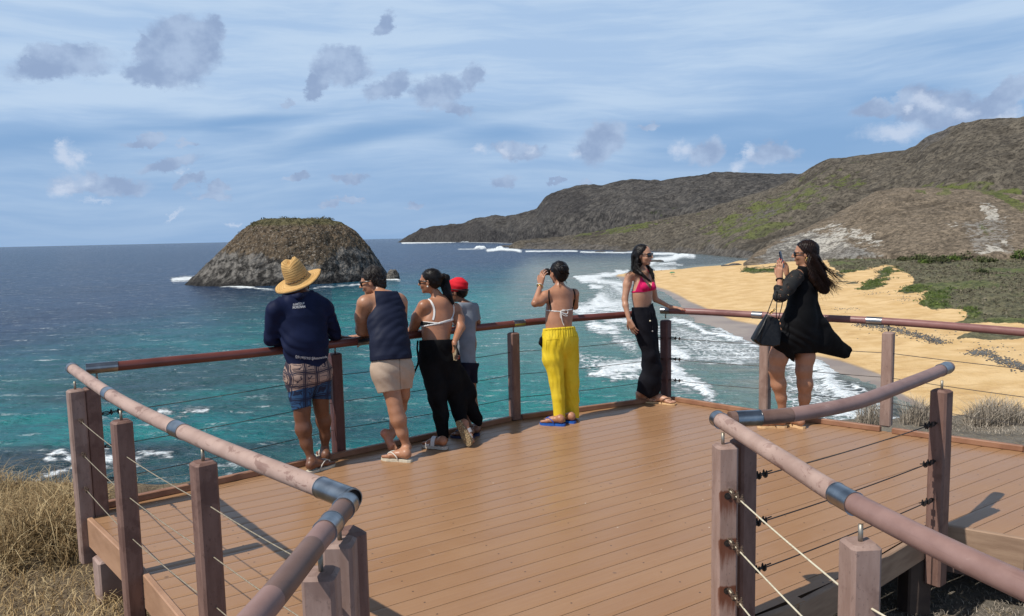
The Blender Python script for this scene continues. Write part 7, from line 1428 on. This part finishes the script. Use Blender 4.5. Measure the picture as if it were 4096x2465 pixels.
# handbag hanging from the elbow
LEA = simple('black_leather', (.005, .005, .006), (.010, .010, .011), .38, 40, .003, 120, spec=.25); bag = empty('handbag', zl(240, 400, 6.66)[0], 'black leather handbag hanging from the elbow of the woman in the black dress', 'handbag')
bp = [(258, 50), (170, 190), (84, 345), (110, 380), (165, 415), (320, 428), (396, 410), (410, 250), (392, 120), (372, 100)]; cb = np.mean([zl(x, y, 6.68)[0] for x, y in bp], axis=0); V = []
for Yd, sc_b in ((-.065, .90), (-.045, 1.), (.045, 1.), (.065, .92)):
    for i, (x, y) in enumerate(bp): p = zl(x, y, 6.68)[0]; t_ = 1-.55*sst(200, 60, y); V.append(cb+(p-cb)*sc_b+np.array([0, Yd*t_, 0]))
nb = len(bp); Fc = [(j*nb+i, j*nb+(i+1) % nb, (j+1)*nb+(i+1) % nb, (j+1)*nb+i) for j in range(3) for i in range(nb)]+[tuple(range(nb-1, -1, -1)), tuple(3*nb+i for i in range(nb))]
bo = mk('bag_body', V, Fc, LEA, bag, True); autosm(bo, 55); MB().tube([zl(x, y, 6.61)[0] for x, y in ((256, 70), (225, 190), (175, 395))], .0028, 6).build('bag_piping', LEA, bag, True)
for pts in ([(262, 50, 6.62), (330, -130, 6.62), (372, -215, 6.64), (385, -215, 6.72)], [(372, 110, 6.62), (372, -20, 6.62), (385, -150, 6.66), (392, -210, 6.70)], [(395, 110, 6.72), (440, -60, 6.72), (440, -150, 6.70), (420, -215, 6.66)]): MB().tube(catmull([zl(x, y, Y_)[0] for x, y, Y_ in pts], 6), .0042, 7).build('strap', LEA, bag, True)
b = MB(); 
for i in range(7): c_ = zl(300+8*i, 40-7*i, 6.60)[0]; b.tube([c_+np.array([.010*math.cos(t), .003*i % .006, .010*math.sin(t)]) for t in np.linspace(0, 2*PI, 10)], .0026, 5, False)
b.build('gold_charm', GOLD, bag, True)
# ================================================================ tiny people far off on the beach
TD = [simple('far_skin', (.16, .08, .05), rough=.7), simple('far_dark', (.03, .03, .04), rough=.7)]
def tiny(x, y, fr, sea_, m, lb, sit=False):
    p = at(*fr.d(x, y), SEA) if sea_ else onbeach(*fr.d(x, y)); B = Sdf(); k = .55 if sit else 1.
    B.cone(p+[0, 0, .95*k], p+[0, 0, 1.45*k], .15, .19, .05, (np.array([0, 1., 0]), .6)); B.cone(p+[0, 0, 1.45*k], p+[0, 0, 1.55*k], .07, .06, .03); B.ell(p+[0, 0, 1.68*k], [.09, .1, .12], np.eye(3), .02)
    for e in (-1, 1): B.cone(p+[e*.09, 0, .92*k], p+[e*.11, -.25 if sit else 0, .5*k], .085, .06, .04); B.cone(p+[e*.11, -.25 if sit else 0, .5*k], p+[e*.12, -.3 if sit else .02, .04], .06, .045, .02); B.cone(p+[e*.19, 0, 1.42*k], p+[e*.27, 0, 1.1*k], .05, .04, .04); B.cone(p+[e*.27, 0, 1.1*k], p+[e*.25, -.1, .85*k], .04, .035, .02)
    V, Q = B.mesh(.03); tag(mk('person', V, Q, m), lb, 'person', 'tiny distant beachgoers')
tiny(752, 582, zi, 1, TD[1], 'tiny far person standing at the water edge, nearer the pink bikini woman'); tiny(869, 580, zi, 1, TD[1], 'tiny far person standing at the water edge, further right')
tiny(1052, 640, zi, 0, TD[1], 'tiny far person sitting just under the green beach umbrella', True); tiny(1082, 648, zi, 0, TD[0], 'tiny far person sitting right of the green beach umbrella', True)
